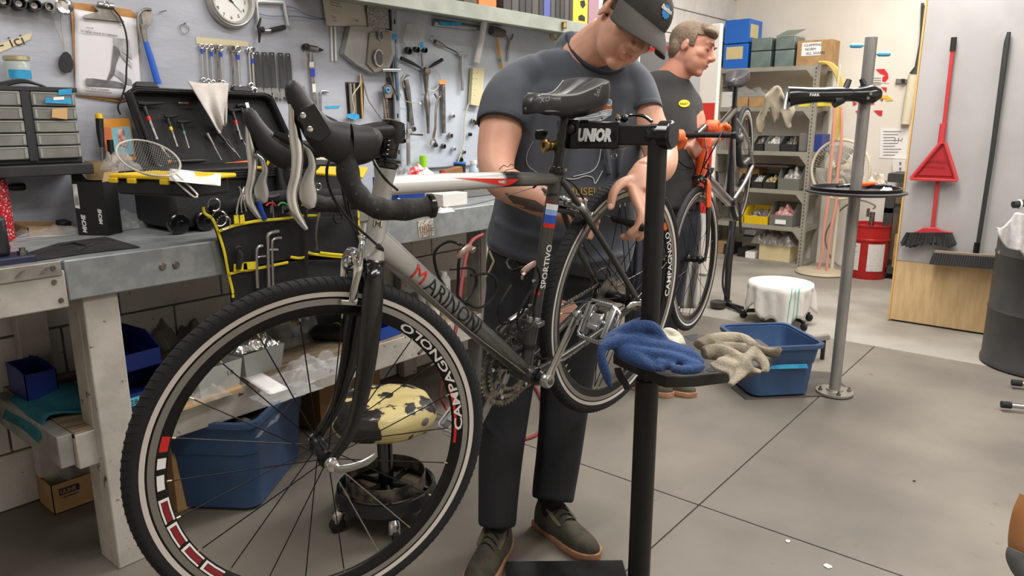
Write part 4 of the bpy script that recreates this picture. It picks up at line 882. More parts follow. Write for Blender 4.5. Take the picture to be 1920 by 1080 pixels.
printline([(1040,330),(1075,336),(1098,330),(1112,334),(1116,344),(1130,320)],.0013,wp_); printline([(1127,278),(1122,305),(1108,322),(1075,331)],.0012,wp_)
printline([(1000,265),(988,290),(990,310),(1010,325),(1030,329)],.0012,mat('grey shirt print',(150,150,150),.8))
# trousers
jm=mat('black work trousers',(27,28,32),.85,c2=(36,37,41),sc=6,bump=.5,bs=16)
t_=M()
lt(t_,[(1045,585,2.29,.155,.11),(1035,545,2.29,.20,.135),(1036,500,2.28,.208,.15),(1040,460,2.27,.20,.14)],n=26)
lt(t_,[(975,540,2.28,.105,.115),(964,610,2.27,.098,.105),(954,700,2.26,.084,.09),(945,790,2.25,.074,.08),(938,870,2.24,.067,.074),(934,940,2.23,.061,.070),(932,986,2.22,.058,.070)],n=22)
lt(t_,[(1080,545,2.30,.105,.115),(1072,620,2.31,.10,.105),(1064,700,2.32,.086,.09),(1056,780,2.33,.077,.082),(1048,850,2.34,.073,.077),(1040,905,2.34,.070,.074),(1036,938,2.33,.067,.073)],n=22)
for l in ([(905,790,2.20,.006,.01),(930,818,2.18,.006,.01),(975,830,2.21,.004,.01)],[(1020,700,2.27,.006,.01),(1050,760,2.26,.007,.012),(1085,790,2.28,.004,.01)]): lt(t_,l,n=10)
organic(t_,.007,6,.6).build('trousers',jm,mech,smooth=180)
M().tube(A3([(918,472,2.09),(926,490,2.075),(918,508,2.07),(910,520,2.07)]),[(.003,.010)]*4,8,side=RT).build('belt_tag',mat('tan webbing',(178,160,130),.85),mech)
tat=mat('dark tattoo ink',(92,78,74),.55)
bvb=BVHTree.FromPolygons([tuple(v.co+bpy.data.objects['body'].matrix_world.translation*0) for v in body.data.vertices],[tuple(p.vertices) for p in body.data.polygons])
TB_=WM[body.name]
class _B:
    def ray_cast(s,o,d):
        i=TB_.inverted(); h=bvb.ray_cast(i@o,d); return (TB_@h[0],) if h[0] else (None,)
printpoly([(946,362),(968,368),(1004,376),(1030,392),(1026,400),(998,396),(966,386)],tat,.0012,mech,'tattoo',bvh=_B())
printline([(936,318),(944,310),(952,313),(958,308),(966,312),(974,318)],.0012,tat,.0005,mech,bvh=_B()); printline([(940,326),(950,319),(960,317),(968,314)],.0010,tat,.0005,mech,bvh=_B())
dr0=thing('held_screwdriver','black-handled screwdriver held in the mechanic\'s left hand at the rear brake','screwdriver',at(1190,424,D=1.8))
M().tube([at(1132,404,D=1.88),at(1150,409,D=1.86)],.0032,8).build('shaft',dsteel,dr0); M().tube(A3([(1146,407,1.865),(1152,411,1.86),(1172,416,1.84),(1190,422,1.825),(1208,427,1.82),(1212,428,1.82)]),[.004,.009,.0085,.011,.011,.004],14).build('handle',blackmatte,dr0)
# shoes
sock=mat('black sock',(20,20,21),.9)
for x,y,d in ((932,985,2.22),(1036,938,2.34)): c=at(x,y,D=d); M().tube([c+V((0,0,-.05)),c+V((0,0,.03))],.036,16).build('sock',sock,mech)
def shoe(h,t,par,hw=.036,tw=.052):
    h=V((h.x,h.y,0)); t=V((t.x,t.y,0)); d=(t-h); L=d.length; d.normalize(); s=V((0,0,1)).cross(d)
    outl=[(0,.0,.012),(.03,.030,0),(.10,.036,0),(.35,.038,0),(.62,.050,0),(.80,.050,0),(.93,.036,0),(1,.006,0)]
    def ring(z,k): 
        a=[h+d*(u*L)+s*(w*k)+V((0,0,z)) for u,w,_ in outl]; b_=[h+d*(u*L)-s*(w*k)+V((0,0,z)) for u,w,_ in outl[::-1]]; return a+b_
    M().loft([ring(0,.97),ring(.006,1.04),ring(.020,1.05),ring(.026,1.0)]).build('sole',mat('gum rubber sole',(172,128,96),.6,c2=(150,108,80),sc=20),par,bevel=.002,smooth=50)
    u=M(); rings=[]
    for f,w,hh,zc in ((.03,.026,.070,.02),(.10,.037,.098,.02),(.22,.040,.102,.02),(.36,.041,.090,.02),(.48,.043,.070,.02),(.62,.046,.052,.02),(.76,.046,.043,.02),(.88,.038,.034,.02),(.955,.022,.024,.02),(.98,.008,.012,.02)):
        c=h+d*(f*L)+V((0,0,zc)); rings.append([c+s*(w*cos(a))*(1 if sin(a)<=.3 else 1)+V((0,0,1))*(hh*max(0,sin(a))**.8 if sin(a)>0 else 0) for a in [2*pi*j/20 for j in range(20)]])
    up=u.loft(rings).build('upper',mat('worn olive canvas',(74,68,56),.85,c2=(58,54,46),sc=24,bump=.3,bs=120),par,smooth=60,sub=1)
    for k in range(5):
        f=.27+k*.065; fl_=[(.22,.102),(.36,.090),(.48,.070),(.62,.052)]; hh=next(a[1]+(b[1]-a[1])*(f-a[0])/(b[0]-a[0]) for a,b in zip(fl_,fl_[1:]) if a[0]<=f<=b[0]); z=.02+hh+.002; c=h+d*(f*L)
        M().tube([c-s*.024+V((0,0,z-.016)),c-s*.010+V((0,0,z-.001)),c+d*.008+s*.010+V((0,0,z-.001)),c+d*.010+s*.024+V((0,0,z-.018))],[(.0035,.0018)]*4,8).build('lace',mat('black lace',(24,23,22),.8),up)
    for q in (1,-1):
        M().tube([h+d*(L*.30)+s*q*.028+V((0,0,.098)),h+d*(L*.42)+s*q*.031+V((0,0,.080)),h+d*(L*.52)+s*q*.032+V((0,0,.068))],[(.010,.0025),(.010,.0025),(.007,.002)],8,side=s).build('eyelet_stay',mat('olive suede',(88,80,66),.9),up)
    c=h+d*(L*.30)+V((0,0,.122))
    M().tube(S3([c+s*.022-d*.01+V((0,0,-.014)),c+s*.012+d*.02,c-s*.01+d*.01+V((0,0,.004)),c-s*.026+V((0,0,-.02))],4),.0026,8).build('lace',mat('black lace',(24,23,22),.8),up)
    M().ell((0,0,0),(.034,.030,.012),14,8,T=Mx.Translation(h+d*(L*.16)+V((0,0,.112)))).build('shoe_collar',mat('black lining',(26,25,24),.9),up)
def sh2(x,y,D,tx,ty,L):
    a=at(x,y,D=D); a.z=0; t=at(tx,ty,Z=0); d=(t-a); d.z=0; d.normalize(); shoe(a-d*.075,a+d*(L-.075),mech)
sh2(932,985,2.22,903,1085,.285)
sh2(1036,938,2.34,1104,1042,.285)
# ---- second person behind
man=thing('person','older person with grey-brown hair and charcoal t-shirt in orange gloves','person',at(1262,760,Z=0))
D0=3.36; KM=1.15; b=M()
def lt(mb,l,side=None,n=18,k=4):
    p=spl([(x,y,d,a*KM,c*KM) for x,y,d,a,c in l],k); return mb.tube([at(q[0],q[1],D=q[2]) for q in p],[(q[3],q[4]) for q in p],n,side=side if side is not None else RT)
HC2=at(1298,92,D=D0-.02); HT2=headframe(HC2,cv(.80,-.36,.46),cv(.26,.94,.10)); head(b,HT2,1.0)
lt(b,[(1245,165,D0+.06,.07,.07),(1262,145,D0+.03,.062,.062),(1282,115,D0+.01,.056,.056)])
lt(b,[(1240,440,D0+.14,.14,.10),(1240,400,D0+.13,.15,.10),(1242,300,D0+.08,.165,.11),(1244,220,D0+.07,.17,.11),(1246,180,D0+.06,.12,.08)],n=22)
for dx in (-16,16): lt(b,[(1236+dx,420,D0+.14,.08,.08),(1224+dx,560,D0+.3,.06,.06),(1214+dx,708,D0+.48,.04,.05)])
lt(b,[(1280,190,D0+.04,.05,.05),(1286,250,D0+.02,.042,.042),(1290,285,D0-.02,.036,.036),(1318,268,D0-.02,.030,.030),(1346,258,D0+.0,.025,.025)])
lt(b,[(1200,190,D0+.02,.055,.055),(1205,280,D0-.0,.045,.045),(1225,300,D0-.1,.04,.04),(1245,285,D0-.12,.034,.034),(1258,272,D0-.12,.028,.028)])
organic(b,.006,3,.5).build('body',mat('tanned skin',(196,140,118),.55,c2=(186,126,104),sc=8),man,smooth=180)
lips(HT2,man,(170,108,98)); brows(HT2,man,mat('grey brow',(126,106,90),.8)); eyes(HT2,man)
hair=mat('grey-brown hair',(98,82,66),.8,c2=(126,108,90),sc=14,stretch=(1,1,1),bump=.9,bs=120,c3=(104,88,72),sc3=150,lo3=.5,hi3=.7)
h=M(); h.ell((0,0,0),(.083,.102,.088),24,16,T=HT2@Mx.Translation(V((0,-.018,.034)))); h.ell((0,0,0),(.062,.05,.035),16,10,T=HT2@Mx.Translation(V((.0,.040,.086)))); h.ell((0,0,0),(.045,.03,.02),16,10,T=HT2@Mx.Translation(V((.03,.068,.078)))); h.ell((0,0,0),(.076,.05,.07),16,10,T=HT2@Mx.Translation(V((0,-.055,-.01))))
random.seed(3)
for i in range(0):
    a=random.uniform(0,2*pi); e=random.uniform(.1,1.35); p0=V((.083*cos(e)*cos(a),-.018+.1*cos(e)*sin(a),.036+.092*sin(e))); d=V((.012*random.uniform(-1,1),.028,-.02+.02*random.random())); 
    h.tube([HT2@(p0-d),HT2@p0,HT2@(p0+d)],[.002,.0035,.002],6)
h=organic(h,.004,1); inv=HT2.inverted()
keep(h,lambda p:(lambda q:(q.z>.052+.2*(q.y-.05) if q.y>.03 else (q.z>-.005 if q.y>-.018 else q.z>-.075)))(inv@p)).build('hair',hair,man,smooth=180,solid=.004)
s_=M()
shm2=mat('charcoal cotton',(58,56,55),.92,c2=(50,48,48),sc=7,bump=.3,bs=14)
lt(s_,[(1236,395,D0+.1,.15,.13),(1237,330,D0+.09,.155,.13),(1239,260,D0+.08,.16,.13),(1242,205,D0+.07,.165,.12),(1246,175,D0+.06,.15,.10),(1250,155,D0+.05,.11,.085),(1252,143,D0+.05,.075,.07)],n=30)
lt(s_,[(1268,180,D0+.04,.07,.07),(1277,205,D0+.03,.064,.068),(1281,240,D0+.01,.056,.06),(1282,262,D0,.052,.056)],n=20)
lt(s_,[(1205,180,D0+.04,.075,.075),(1200,240,D0+.02,.066,.066)],n=20)
s2=organic(s_,.007,6,.6); sh2=s2.build('t_shirt',shm2,man,smooth=180); bv2=BVHTree.FromPolygons([tuple(p) for p in s2.v],s2.f)
printpoly([(1283+10.5*cos(a),194+7*sin(a)) for a in [i*pi/8 for i in range(16)]],mat('yellow oval badge',(222,200,20),.6),.004,sh2,sub=1,bvh=bv2)
printtext('RALEY',5.2,1275,196,ink,sh2,.006,bold=.08,bvh=bv2)
t_=M(); lt(t_,[(1240,368,D0+.12,.155,.11),(1238,420,D0+.14,.165,.12),(1236,480,D0+.18,.15,.11)],n=24)
for dx in (-20,20): lt(t_,[(1236+dx,450,D0+.16,.09,.10),(1224+dx,570,D0+.3,.075,.08),(1214+dx,712,D0+.5,.062,.07)])
organic(t_,.009,4,.6).build('trousers',mat('dark navy jeans',(40,42,52),.9,c2=(52,54,62),sc=8),man,smooth=180)
for dx in (-26,26):
    f0=at(1214+dx*.8,728,Z=0); d=(FH*-.6+RT*.8).normalized(); shoe(f0-d*.07,f0+d*.20,man)
M().grid(lambda u,v:at(1188+18*u-4*v,400+118*v,D=D0-.12+.03*sin(u*7)),8,12).build('hanging_towel',mat('navy cloth',(44,46,60),.9),man,smooth=180,solid=.006)
gl=mat('orange rubber glove',(214,98,40),.6,c2=(190,80,30),sc=20,bump=.3,bs=80)
for (x,y,d,s) in ((1264,268,D0-.14,1),(1354,250,D0+.02,-1)):
    g_=M(); lt(g_,[(x-s*4,y+6,d,.03,.026),(x+s*4,y-4,d-.01,.042,.024),(x+s*8,y-14,d-.02,.038,.02)])
    for k in range(4): fing(g_,[(x+s*(2+k*5)-6,y-12,d-.02),(x+s*(4+k*5)-6,y-20,d-.035),(x+s*(7+k*5)-6,y-15,d-.055),(x+s*(7+k*5)-6,y-6,d-.055)],.013,.011)
    fing(g_,[(x-s*6,y-2,d-.01),(x-s*12,y-8,d-.03),(x-s*8,y-14,d-.05)],.014,.012)
    organic(g_,.004,3).build('glove',gl,man,smooth=180)
bvs=BVHTree.FromPolygons([tuple(p) for p in SADV],SADF)
printtext('XO',13,1012,193,pip,sad,.0035,ang=-.2,bvh=bvs,shear=.3); printtext('Selle',13,1122,182,pip,sad,.0035,ang=-1.25,bvh=bvs)
def wbvh(o): T=WM[o.name]; return BVHTree.FromPolygons([tuple(T@v.co) for v in o.data.vertices],[tuple(p.vertices) for p in o.data.polygons])
bvh_=wbvh(hb); bm_=mat('silver badge',(150,146,140),.4,.7)
printtext('M',24,698,424,mat('dark badge line',(104,98,90),.4,.6),hb,.0012,ang=.1,bvh=bvh_,bold=.9,sx=1.05); printtext('M',24,698.6,423.4,mat('badge ivory',(206,200,186),.4),hb,.0018,ang=.1,bvh=bvh_,sx=1.05)
bst_=wbvh(stt)
printtext('COLUMBUS',6.2,1019,367,ink,stt,.0012,bvh=bst_,bold=.2,sx=.8); printtext('AIRPLANE',5,1020,379,mat('red decal',(1,1,1)),stt,.0012,bvh=bst_,sx=.9)
# ================= THINGS ON, AT AND UNDER THE BENCH =================
def on(px,py,z=BT):
    p=at(px,py,Z=z)
    if p.y>2.60: q=at(px,py,Y=2.60); p=V((q.x,2.60,z))
    return p
def wb_(px,py,off=0): return at(px,py,Y=TB-off)
X3=V((1,0,0)); Y3=V((0,1,0))
# parts cabinet on a low black shelf
cg=mat('dark grey cabinet frame',(40,41,43),.5); dw=mat('cloudy clear drawer',(128,127,122),.35,c2=(112,111,106),sc=12); dlip=mat('clear drawer lip',(148,148,144),.3)
pc=thing('parts_cabinet','dark plastic small-parts cabinet with two columns of cloudy drawers, left end of bench','cabinet',wb_(60,320,.15))
x1=wb_(152,250,.17).x; x0=x1-.47; yf=TB-.17; z1=wb_(100,172,.17).z; z0=wb_(100,300,.17).z
M().bx(x0,x1,yf+.012,TB-.01,z0-.012,z1+.008).build('body',cg,pc,bevel=.004)
xm=wb_(57,250,.17).x; zs=[wb_(100,y,.17).z for y in (172,200,225,249,273,298)]
M().bx(x0,x1+.004,yf-.002,yf+.02,z1,z1+.014).build('top_rail',cg,pc,bevel=.002)
M().bx(xm-.012,xm+.012,yf-.002,yf+.014,z0,z1).build('divider',cg,pc)
for i in range(5):
    for a,b_ in ((xm-.20,xm-.014),(xm+.014,x1-.006)):
        d=M().bx(a,b_,yf-.006,yf+.05,zs[i+1]+.0015,zs[i]-.0015).build('drawer',dw,pc,bevel=.003)
        M().bx(a+.004,b_-.004,yf-.0075,yf-.006,zs[i]-.006,zs[i]-.003).build('drawer_lip',dlip,d,bevel=.001)
        M().bx(a+.004,a+.010,yf-.008,yf-.006,zs[i+1]+.006,zs[i]-.008).build('drawer_rib',dlip,d)
        M().bx(b_-.010,b_-.004,yf-.008,yf-.006,zs[i+1]+.006,zs[i]-.008).build('drawer_rib',dlip,d)
def tapew(name,pts,off,m_,par=None,th=.0008): # flat piece on plane parallel to the wall
    mb=M().prism([wb_(x,y,off) for x,y in pts],(0,-th,0)); return mb.build(name,m_,par,smooth=0)
tapew('tape_label',[(110,168),(135,166),(134,177),(109,179)],.178,bluetape,pc); tapew('tape_label',[(85,183),(134,184),(134,195),(84,193)],.183,bluetape,pc)
tapew('tape_label',[(98,204),(126,203),(126,224),(97,220)],.183,mat('tan tape',(200,160,110),.8),pc); tapew('paper_scrap',[(100,182),(120,181),(120,187),(100,188)],.185,paper,pc)
bs=M().bx(x0,x1+.01,TB-.21,TB-.01,z0-.045,z0-.012); solo('black_shelf','black wall shelf carrying the parts cabinet','shelf',bs,mat('black laminate',(30,30,32),.5,c2=(44,43,42),sc=10),bevel=.003)
# things on the cabinet
m=M(); 
for k in range(3): m2=M().tube(S3([wb_(0,162-3*k,.12),wb_(40,154-2*k,.12),wb_(70,158,.12),wb_(92,167,.10)],5),.004,8); solo('rubber_strap','black rubber strap on top of the parts cabinet, '+['lowest','middle','topmost'][k]+' of three','strap',m2,black,group='straps on the parts cabinet')
# glass jar with lid and blue tape
c=wb_(36,150,.07); zt_=wb_(36,105,.07).z; H_=zt_-c.z
j=thing('glass_jar','empty glass jar with a metal lid and blue tape above the parts cabinet','jar',c)
M().lathe(c,(0,0,1),[(.034,.0),(.036,.004),(.036,H_*.70),(.031,H_*.80),(.031,H_*.82),(.029,H_*.82),(.029,H_*.79),(.034,H_*.69),(.034,.006),(.001,.004)],28).build('jar_body',mat('greenish glass',(206,216,208),.06,alpha=.35),j)
M().lathe(c,(0,0,1),[(.034,H_*.80),(.0355,H_*.81),(.0355,H_*.97),(.033,H_),(.001,H_)],28).build('lid',mat('pale gold lid',(196,186,150),.35,.8),j)
m=M(); m.grid(lambda u,v:c+V((.0368*cos(-2.6+1.9*u),.0368*sin(-2.6+1.9*u),.003+.026*v)),10,1); m.build('tape',bluetape,j)
# spray can and vice at the left edge
c=at(8,452,Z=BT); cz=at(8,335,D=(c-EYE).dot(AX)).z-BT
can=thing('spray_can','red spray can with small white print at the left edge of the bench','can',c)
M().lathe(c,(0,0,1),[(.028,0),(.031,.003),(.031,cz-.012),(.029,cz),(.022,cz+.006)],28).build('can_body',mat('red tin with white print',(190,36,48),.35,.2,c3=(232,200,200),sc3=160,lo3=.56,hi3=.62),can)
M().lathe(c+V((0,0,cz+.004)),(0,0,1),[(.022,0),(.024,.004),(.020,.018),(.010,.026),(.001,.027)],22).build('cap',mat('pale grey-green cap',(196,204,196),.4),can)
vc=thing('bench_vice','dark blue bench vice base at the left edge of the bench','vice',at(20,488,Z=BT))
vb=mat('dark blue cast iron',(36,40,66),.45,bump=.1,bs=120)
a=at(52,487,Z=BT); M().bx(a.x-.20,a.x,BF+.0,BF+.10,BT+.001,BT+.022).build('vice_base',vb,vc,bevel=.004)
M().bx(a.x-.17,a.x-.045,BF+.03,BF+.10,BT+.02,BT+.125).build('vice_body',mat('black cast iron',(34,34,38),.5,bump=.1,bs=120),vc,bevel=.012)
M().lathe((a.x-.022,BF+.03,BT+.022),(0,0,1),[(.012,0),(.012,.010),(.007,.011),(.007,.018)],6).build('nut',dsteel,vc)
M().tube([(a.x-.12,BF+.05,BT+.08),(a.x-.045,BF+.06,BT+.035)],[.02,.012],12).build('vice_rib',mat('black cast iron',(1,1,1)),vc)
# small black torch on the board
m=M().lathe(wb_(44,350,.02),(-1,0,0),[(.010,-.004),(.012,0),(.012,.03),(.009,.034),(.009,.07)],18); solo('black_torch','small black pocket torch clipped low on the tool board behind the spray can','torch',m,black)
# black mat, hex key
mp=[on(120,468),on(200,445),on(264,464),on(160,478),on(72,491),on(52,488)]
mp=[p+V((0,0,.0015)) for p in [on(46,478),on(110,458),on(198,446),on(263,465),on(165,476),on(70,490)]]
solo('work_mat','thin black rubber mat on the steel bench top beside the vice','mat',M().prism(mp,(0,0,.003)),mat('black work mat',(36,36,38),.6,c2=(52,51,50),sc=14,bump=.15,bs=60),bevel=.0008)
solo('hex_key','small bright hex key lying on the black work mat','hex key',M().tube([on(150,474)+V((0,0,.008)),on(165,465)+V((0,0,.008)),on(177,462)+V((0,0,.008))],.0016,6),steel)
solo('mat_slit','dark fabric fold lying on the black work mat','fabric strip',M().tube([on(113,463)+V((0,0,.006)),on(140,460)+V((0,0,.008)),on(162,464)+V((0,0,.006))],[(.001,.002),(.003,.005),(.001,.002)],8),ink)
# tall black product box, flaps open
c=on(172,443); Dp=(c-EYE).dot(AX); hh=at(172,340,D=Dp).z-BT
fl=V((cos(.12),sin(.12),0)); bl_=V((-fl.y,fl.x,0))
P0=on(148,441); P1=on(204,442)
fl=(V((P1.x,P1.y,0))-V((P0.x,P0.y,0))); wd=fl.length; fl.normalize(); bl_=V((-fl.y,fl.x,0))
lf_=(on(140,433)-on(148,441)); lf_.z=0
bxo=thing('product_box','tall black cardboard product box with open flaps and white lettering standing on the bench','box',c)
Q=[P0,P1,P1+bl_*.07,P0+bl_*.07]; blk=mat('matte black carton',(26,26,27),.55); krf=mat('kraft inside',(190,160,118),.85)
for i in range(4):
    a,b_=Q[i],Q[(i+1)%4]; n_=(b_-a).cross(ZZ).normalized()*.0008
    M().prism([a,b_,b_+V((0,0,hh)),a+V((0,0,hh))],n_).build('side',blk,bxo,smooth=0)
M().prism([Q[0],Q[1],Q[2],Q[3]],(0,0,.002)).build('bottom',krf,bxo,smooth=0)
T_=V((0,0,hh))
M().prism([Q[3]+T_,Q[2]+T_,Q[2]+T_+V((-.012,0,.062)),Q[3]+T_+V((0,0,.062))],bl_*.001).build('flap',krf,bxo,smooth=0)
M().prism([Q[0]+T_,Q[3]+T_,Q[3].lerp(Q[0],.4)+T_+V((-.004,0,.034)),Q[0]+T_+V((.0,0,.034))],fl*.001).build('flap',blk,bxo,smooth=0)
M().prism([Q[1]+T_,Q[2]+T_,Q[2]+T_+V((.01,0,.03)),Q[1]+T_+V((.01,0,.03))],fl*.001).build('flap',krf,bxo,smooth=0)
fn=-bl_
text('MICHE',.019,tfr(P0+fl*(wd*.30)+fn*.0018+V((0,0,.008)),(0,0,1),-fl),whp,bxo,shear=.2,bold=.0006); text('MICHE',.016,tfr(P0+fl*(wd*.86)+fn*.0018+V((0,0,.036)),(0,0,1),-fl),whp,bxo,shear=.2,bold=.0006)
M().prism([P0+fl*.002+fn*.0018+V((0,0,hh*.52)),P0+fl*.017+fn*.0018+V((0,0,hh*.50)),P0+fl*.017+fn*.0018+V((0,0,hh*.96)),P0+fl*.002+fn*.0018+V((0,0,hh*.96))],fn*.0004).build('label',paper,bxo,smooth=0)
for k in range(7): a=P0+fl*(.004+.0018*k)+fn*.0024; M().prism([a+V((0,0,hh*.56)),a+fl*.0009+V((0,0,hh*.56)),a+fl*.0009+V((0,0,hh*(.72+.03*(k%3)))),a+V((0,0,hh*(.72+.03*(k%3))))],fn*.0002).build('print_line',ink,bxo,smooth=0)
# crumpled film pieces
def crumple(c,rx,ry,rz,seed,u=V((1,0,0)),n=30,amp=.45,flat=False):
    random.seed(seed); w=V((-u.y,u.x,0)); mb=M()
    def fn_(a,b_):
        p=a*2-1; q=b_*2-1; r=max(abs(p),abs(q)); k=noise.noise(V((p*2.2+seed,q*2.2,seed*.7))); k2=noise.noise(V((p*6+seed,q*6,seed)))
        z=rz*max(0,(1-r**3))*(.75+amp*k*1.6)+rz*.22*k2*(1 if r<.98 else .3)
        edge=1+.16*noise.noise(V((p*3,q*3,seed+9)))
        return c+u*(rx*p*edge)+w*(ry*q*edge)+V((0,0,max(.002,z)))
    return mb.grid(fn_,n,n)
def bagob(name,label,cat,c,rx,ry,rz,seed,m_=film,group=None,u=V((1,0,0)),amp=.45): return solo(name,label,cat,crumple(c,rx,ry,rz,seed,u,amp=amp),m_,group,smooth=75)
bagob('plastic_bag','crumpled clear plastic bag on the bench left of the black product box','plastic bag',on(95,440),.12,.05,.035,3)
bagob('plastic_bag','clear plastic sleeve on the bench right of the black product box','plastic bag',on(222,425),.05,.06,.045,5)
bagob('plastic_bag','clear plastic bag of screws under the front of the open tool case','plastic bag',on(255,400),.09,.06,.05,8)
paperm=mat('glossy white sheet',(214,214,216),.3)
solo('paper_sheet','large white glossy sheet spread under the black product box','paper',M().grid(lambda u,v:on(20,452).lerp(on(190,430),u).lerp(on(30,440).lerp(on(210,424),u),v)+V((0,0,.002+.002*sin(u*9))),12,3),paperm,solid=.0006)
cb=thing('cardboard_tray','torn low cardboard tray behind the plastic bag on the bench','box',on(85,425))
a=on(52,432); b_=on(140,418); d=V((b_.x-a.x,b_.y-a.y,0)); M().prism([a,b_,b_+V((0,0,.028)),a+V((0,0,.034))],V((0,.003,0))).build('side',card,cb,smooth=0)
M().prism([a,a+V((-.03,.07,0)),a+V((-.03,.07,.05)),a+V((0,0,.034))],V((.003,0,0))).build('side',card,cb,smooth=0); M().prism([a,b_,b_+V((0,.07,0)),a+V((-.03,.07,0))],(0,0,.002)).build('bottom',card,cb,smooth=0)
M().prism([a+V((-.03,.07,0)),b_+V((0,.07,0)),b_+V((0,.07,.03)),a+V((-.03,.07,.05))],V((0,.003,0))).build('side',card,cb,smooth=0)
m=M().box(on(118,412)+V((0,0,.035)),(.035,.03,.02),R=Mx.Rotation(.5,3,'Z')@Mx.Rotation(.3,3,'X')); solo('black_clip','small black plastic clip block lying in the torn cardboard tray','clip',m,black,bevel=.002)
m=M().lathe(on(262,415)+V((0,0,.012)),(1,.25,0),[(.012,0),(.015,.003),(.015,.10),(.012,.103)],18); solo('grease_tube','grey labelled grease tube lying beneath the open tool case','tube',m,mat('grey-brown tube',(150,142,120),.5,c2=(196,196,192),sc=30))
# ---------- wheeled tool case, lid open against the wall
tcs=thing('tool_case','large black hard tool case standing open on the bench with tools in the lid','tool case',on(380,440))
case=mat('black pebbled case',(28,28,30),.5,bump=.35,bs=260)
def OB(px,py,Y): return at(px,py,Y=Y)
Yf=2.33; 
bl=OB(302,395,Yf); brr=OB(680,372,Yf)
cx0=OB(312,300,Yf).x; cx1=at(645,350,Y=2.33).x
M().bx(cx0,cx1,Yf,2.60,BT+.012,BT+.185).build('case_body',case,tcs,bevel=.02,seg=3)
M().bx(cx0-.01,cx1+.01,Yf-.012,2.61,BT+.165,BT+.205).build('case_rim',case,tcs,bevel=.008)
for k in range(4): M().bx(cx0+.02,cx1-.02,Yf-.016,Yf-.010,BT+.168+k*.009,BT+.172+k*.009).build('rim_rib',case,tcs)
for x in (cx0+.01,cx0+.10): M().lathe((x,Yf-.02,BT+.034),(0,-1,0),[(.032,-.02),(.034,-.016),(.034,.004),(.030,.008),(.012,.009),(.010,.012),(.001,.012)],26).build('wheel',blackgloss,tcs)
for x in (cx0+.27,cx0+.38): M().bx(x,x+.045,Yf-.034,Yf-.008,BT+.10,BT+.20).build('latch',black,tcs,bevel=.006)
# lid: tray shape leaning on the tool board
lc=[OB(240,170,2.56),OB(505,190,2.60)]
L0=OB(292,300,2.55); 
def lidp(u,v,d=0):
    # u 0..1 across, v 0..1 up
    a=OB(288,318,2.585).lerp(OB(236,172,2.665),v); b_=OB(560,318,2.585).lerp(OB(497,182,2.665),v)
    n_=((b_-a).cross(OB(236,172,2.665)-OB(288,318,2.585))).normalized(); n_=n_ if n_.y<0 else -n_
    return a.lerp(b_,u)+n_*d
M().add([lidp(0,0),lidp(1,0),lidp(1,1),lidp(0,1),lidp(0,0,-.02),lidp(1,0,-.02),lidp(1,1,-.02),lidp(0,1,-.02)],[(0,1,2,3),(7,6,5,4),(0,4,5,1),(1,5,6,2),(2,6,7,3),(3,7,4,0)]).build('lid',mat('black foam lining',(34,34,36),.85,bump=.2,bs=200),tcs)
def rr(n=6,r=.07):
    out=[]
    for cx_,cy_,a0 in ((1-r,1-r,0),(r,1-r,90),(r,r,180),(1-r,r,270)):
        for i in range(n+1): a=radians(a0+90*i/n); out.append((cx_+r*cos(a),cy_+r*sin(a)))
    return out
M().tube([lidp(u,v,.018) for u,v in rr()],[(.022,.010)]*28,8,closed=True,side=V((0,-1,0))).build('lid_rim',case,tcs)
M().tube([lidp(u*1.02-.01,v*1.02-.01,.034) for u,v in rr()],[(.005,.004)]*28,8,closed=True,side=V((0,-1,0))).build('lid_gasket',blackgloss,tcs)
for u in (.10,.78): M().prism([lidp(u-.07,1.02,.01),lidp(u+.09,1.02,.01),lidp(u+.07,1.09,.01),lidp(u-.05,1.09,.01)],lidp(0,0,.03)-lidp(0,0,0)).build('lid_lug',case,tcs,bevel=.003)
inv_l=[0]
def lidpix(px,py,d=.012):
    # pixel -> lid plane
    p0=lidp(0,0,d); n_=(lidp(0,0,1)-lidp(0,0,0)); r=AX+RT*((px-960)/FPX)-UPV*((py-540)/FPX); return EYE+r*((p0-EYE).dot(n_)/r.dot(n_))
nl=(lidp(0,0,1)-lidp(0,0,0)).normalized()
for x,y in ((297,215),(325,215),(357,215),(282,255),(312,258),(345,262),(375,262),(400,258)):
    M().tube([lidpix(x,y,.001),lidpix(x+7,y+22,.001)],[(.004,.001)]*2,8,side=V((1,0,0))).build('elastic_slot',ink,tcs)
def ttool(pts,hx,col_,r=.0042,hr=.0075,lab=None,grp='T-handle hex keys in the lid of the tool case'):
    # pts = shaft from handle down, hx = handle bar ends
    o=thing('hex_driver',lab or 'T-handled hex key with a black grip clipped in the lid of the open tool case','hex driver',lidpix(*pts[-1]),grp)
    M().tube([lidpix(hx[0][0],hx[0][1],.02),lidpix(hx[1][0],hx[1][1],.02),lidpix(hx[2][0],hx[2][1],.02)],[hr*.8,hr,hr*.35],10).build('handle',black,o)
    q=[lidpix(x,y,.02) for x,y in pts]; M().tube([q[0],q[0].lerp(q[1],.3)],[hr*.9,r*1.3],10).build('neck',black,o)
    M().tube([q[0].lerp(q[1],.3),q[0].lerp(q[1],.42)],r*1.35,10).build('collar',col_,o); M().tube([q[0].lerp(q[1],.42),q[1]],r,8).build('shaft',dsteel,o)
gr=mat('green collar',(60,150,90),.4)
ttool([(270,200),(294,262)],[(258,193),(270,195),(308,193)],redp,.0055,.009,'largest T-handled hex key with a red collar, at the left in the tool case lid')
ttool([(314,222),(332,275)],[(308,218),(318,219),(338,215)],yellow,lab='T-handled hex key with a yellow collar in the tool case lid'); ttool([(340,232),(354,278)],[(332,228),(342,229),(364,226)],gr,.0032,.006,'slim T-handled hex key with a green collar in the tool case lid')
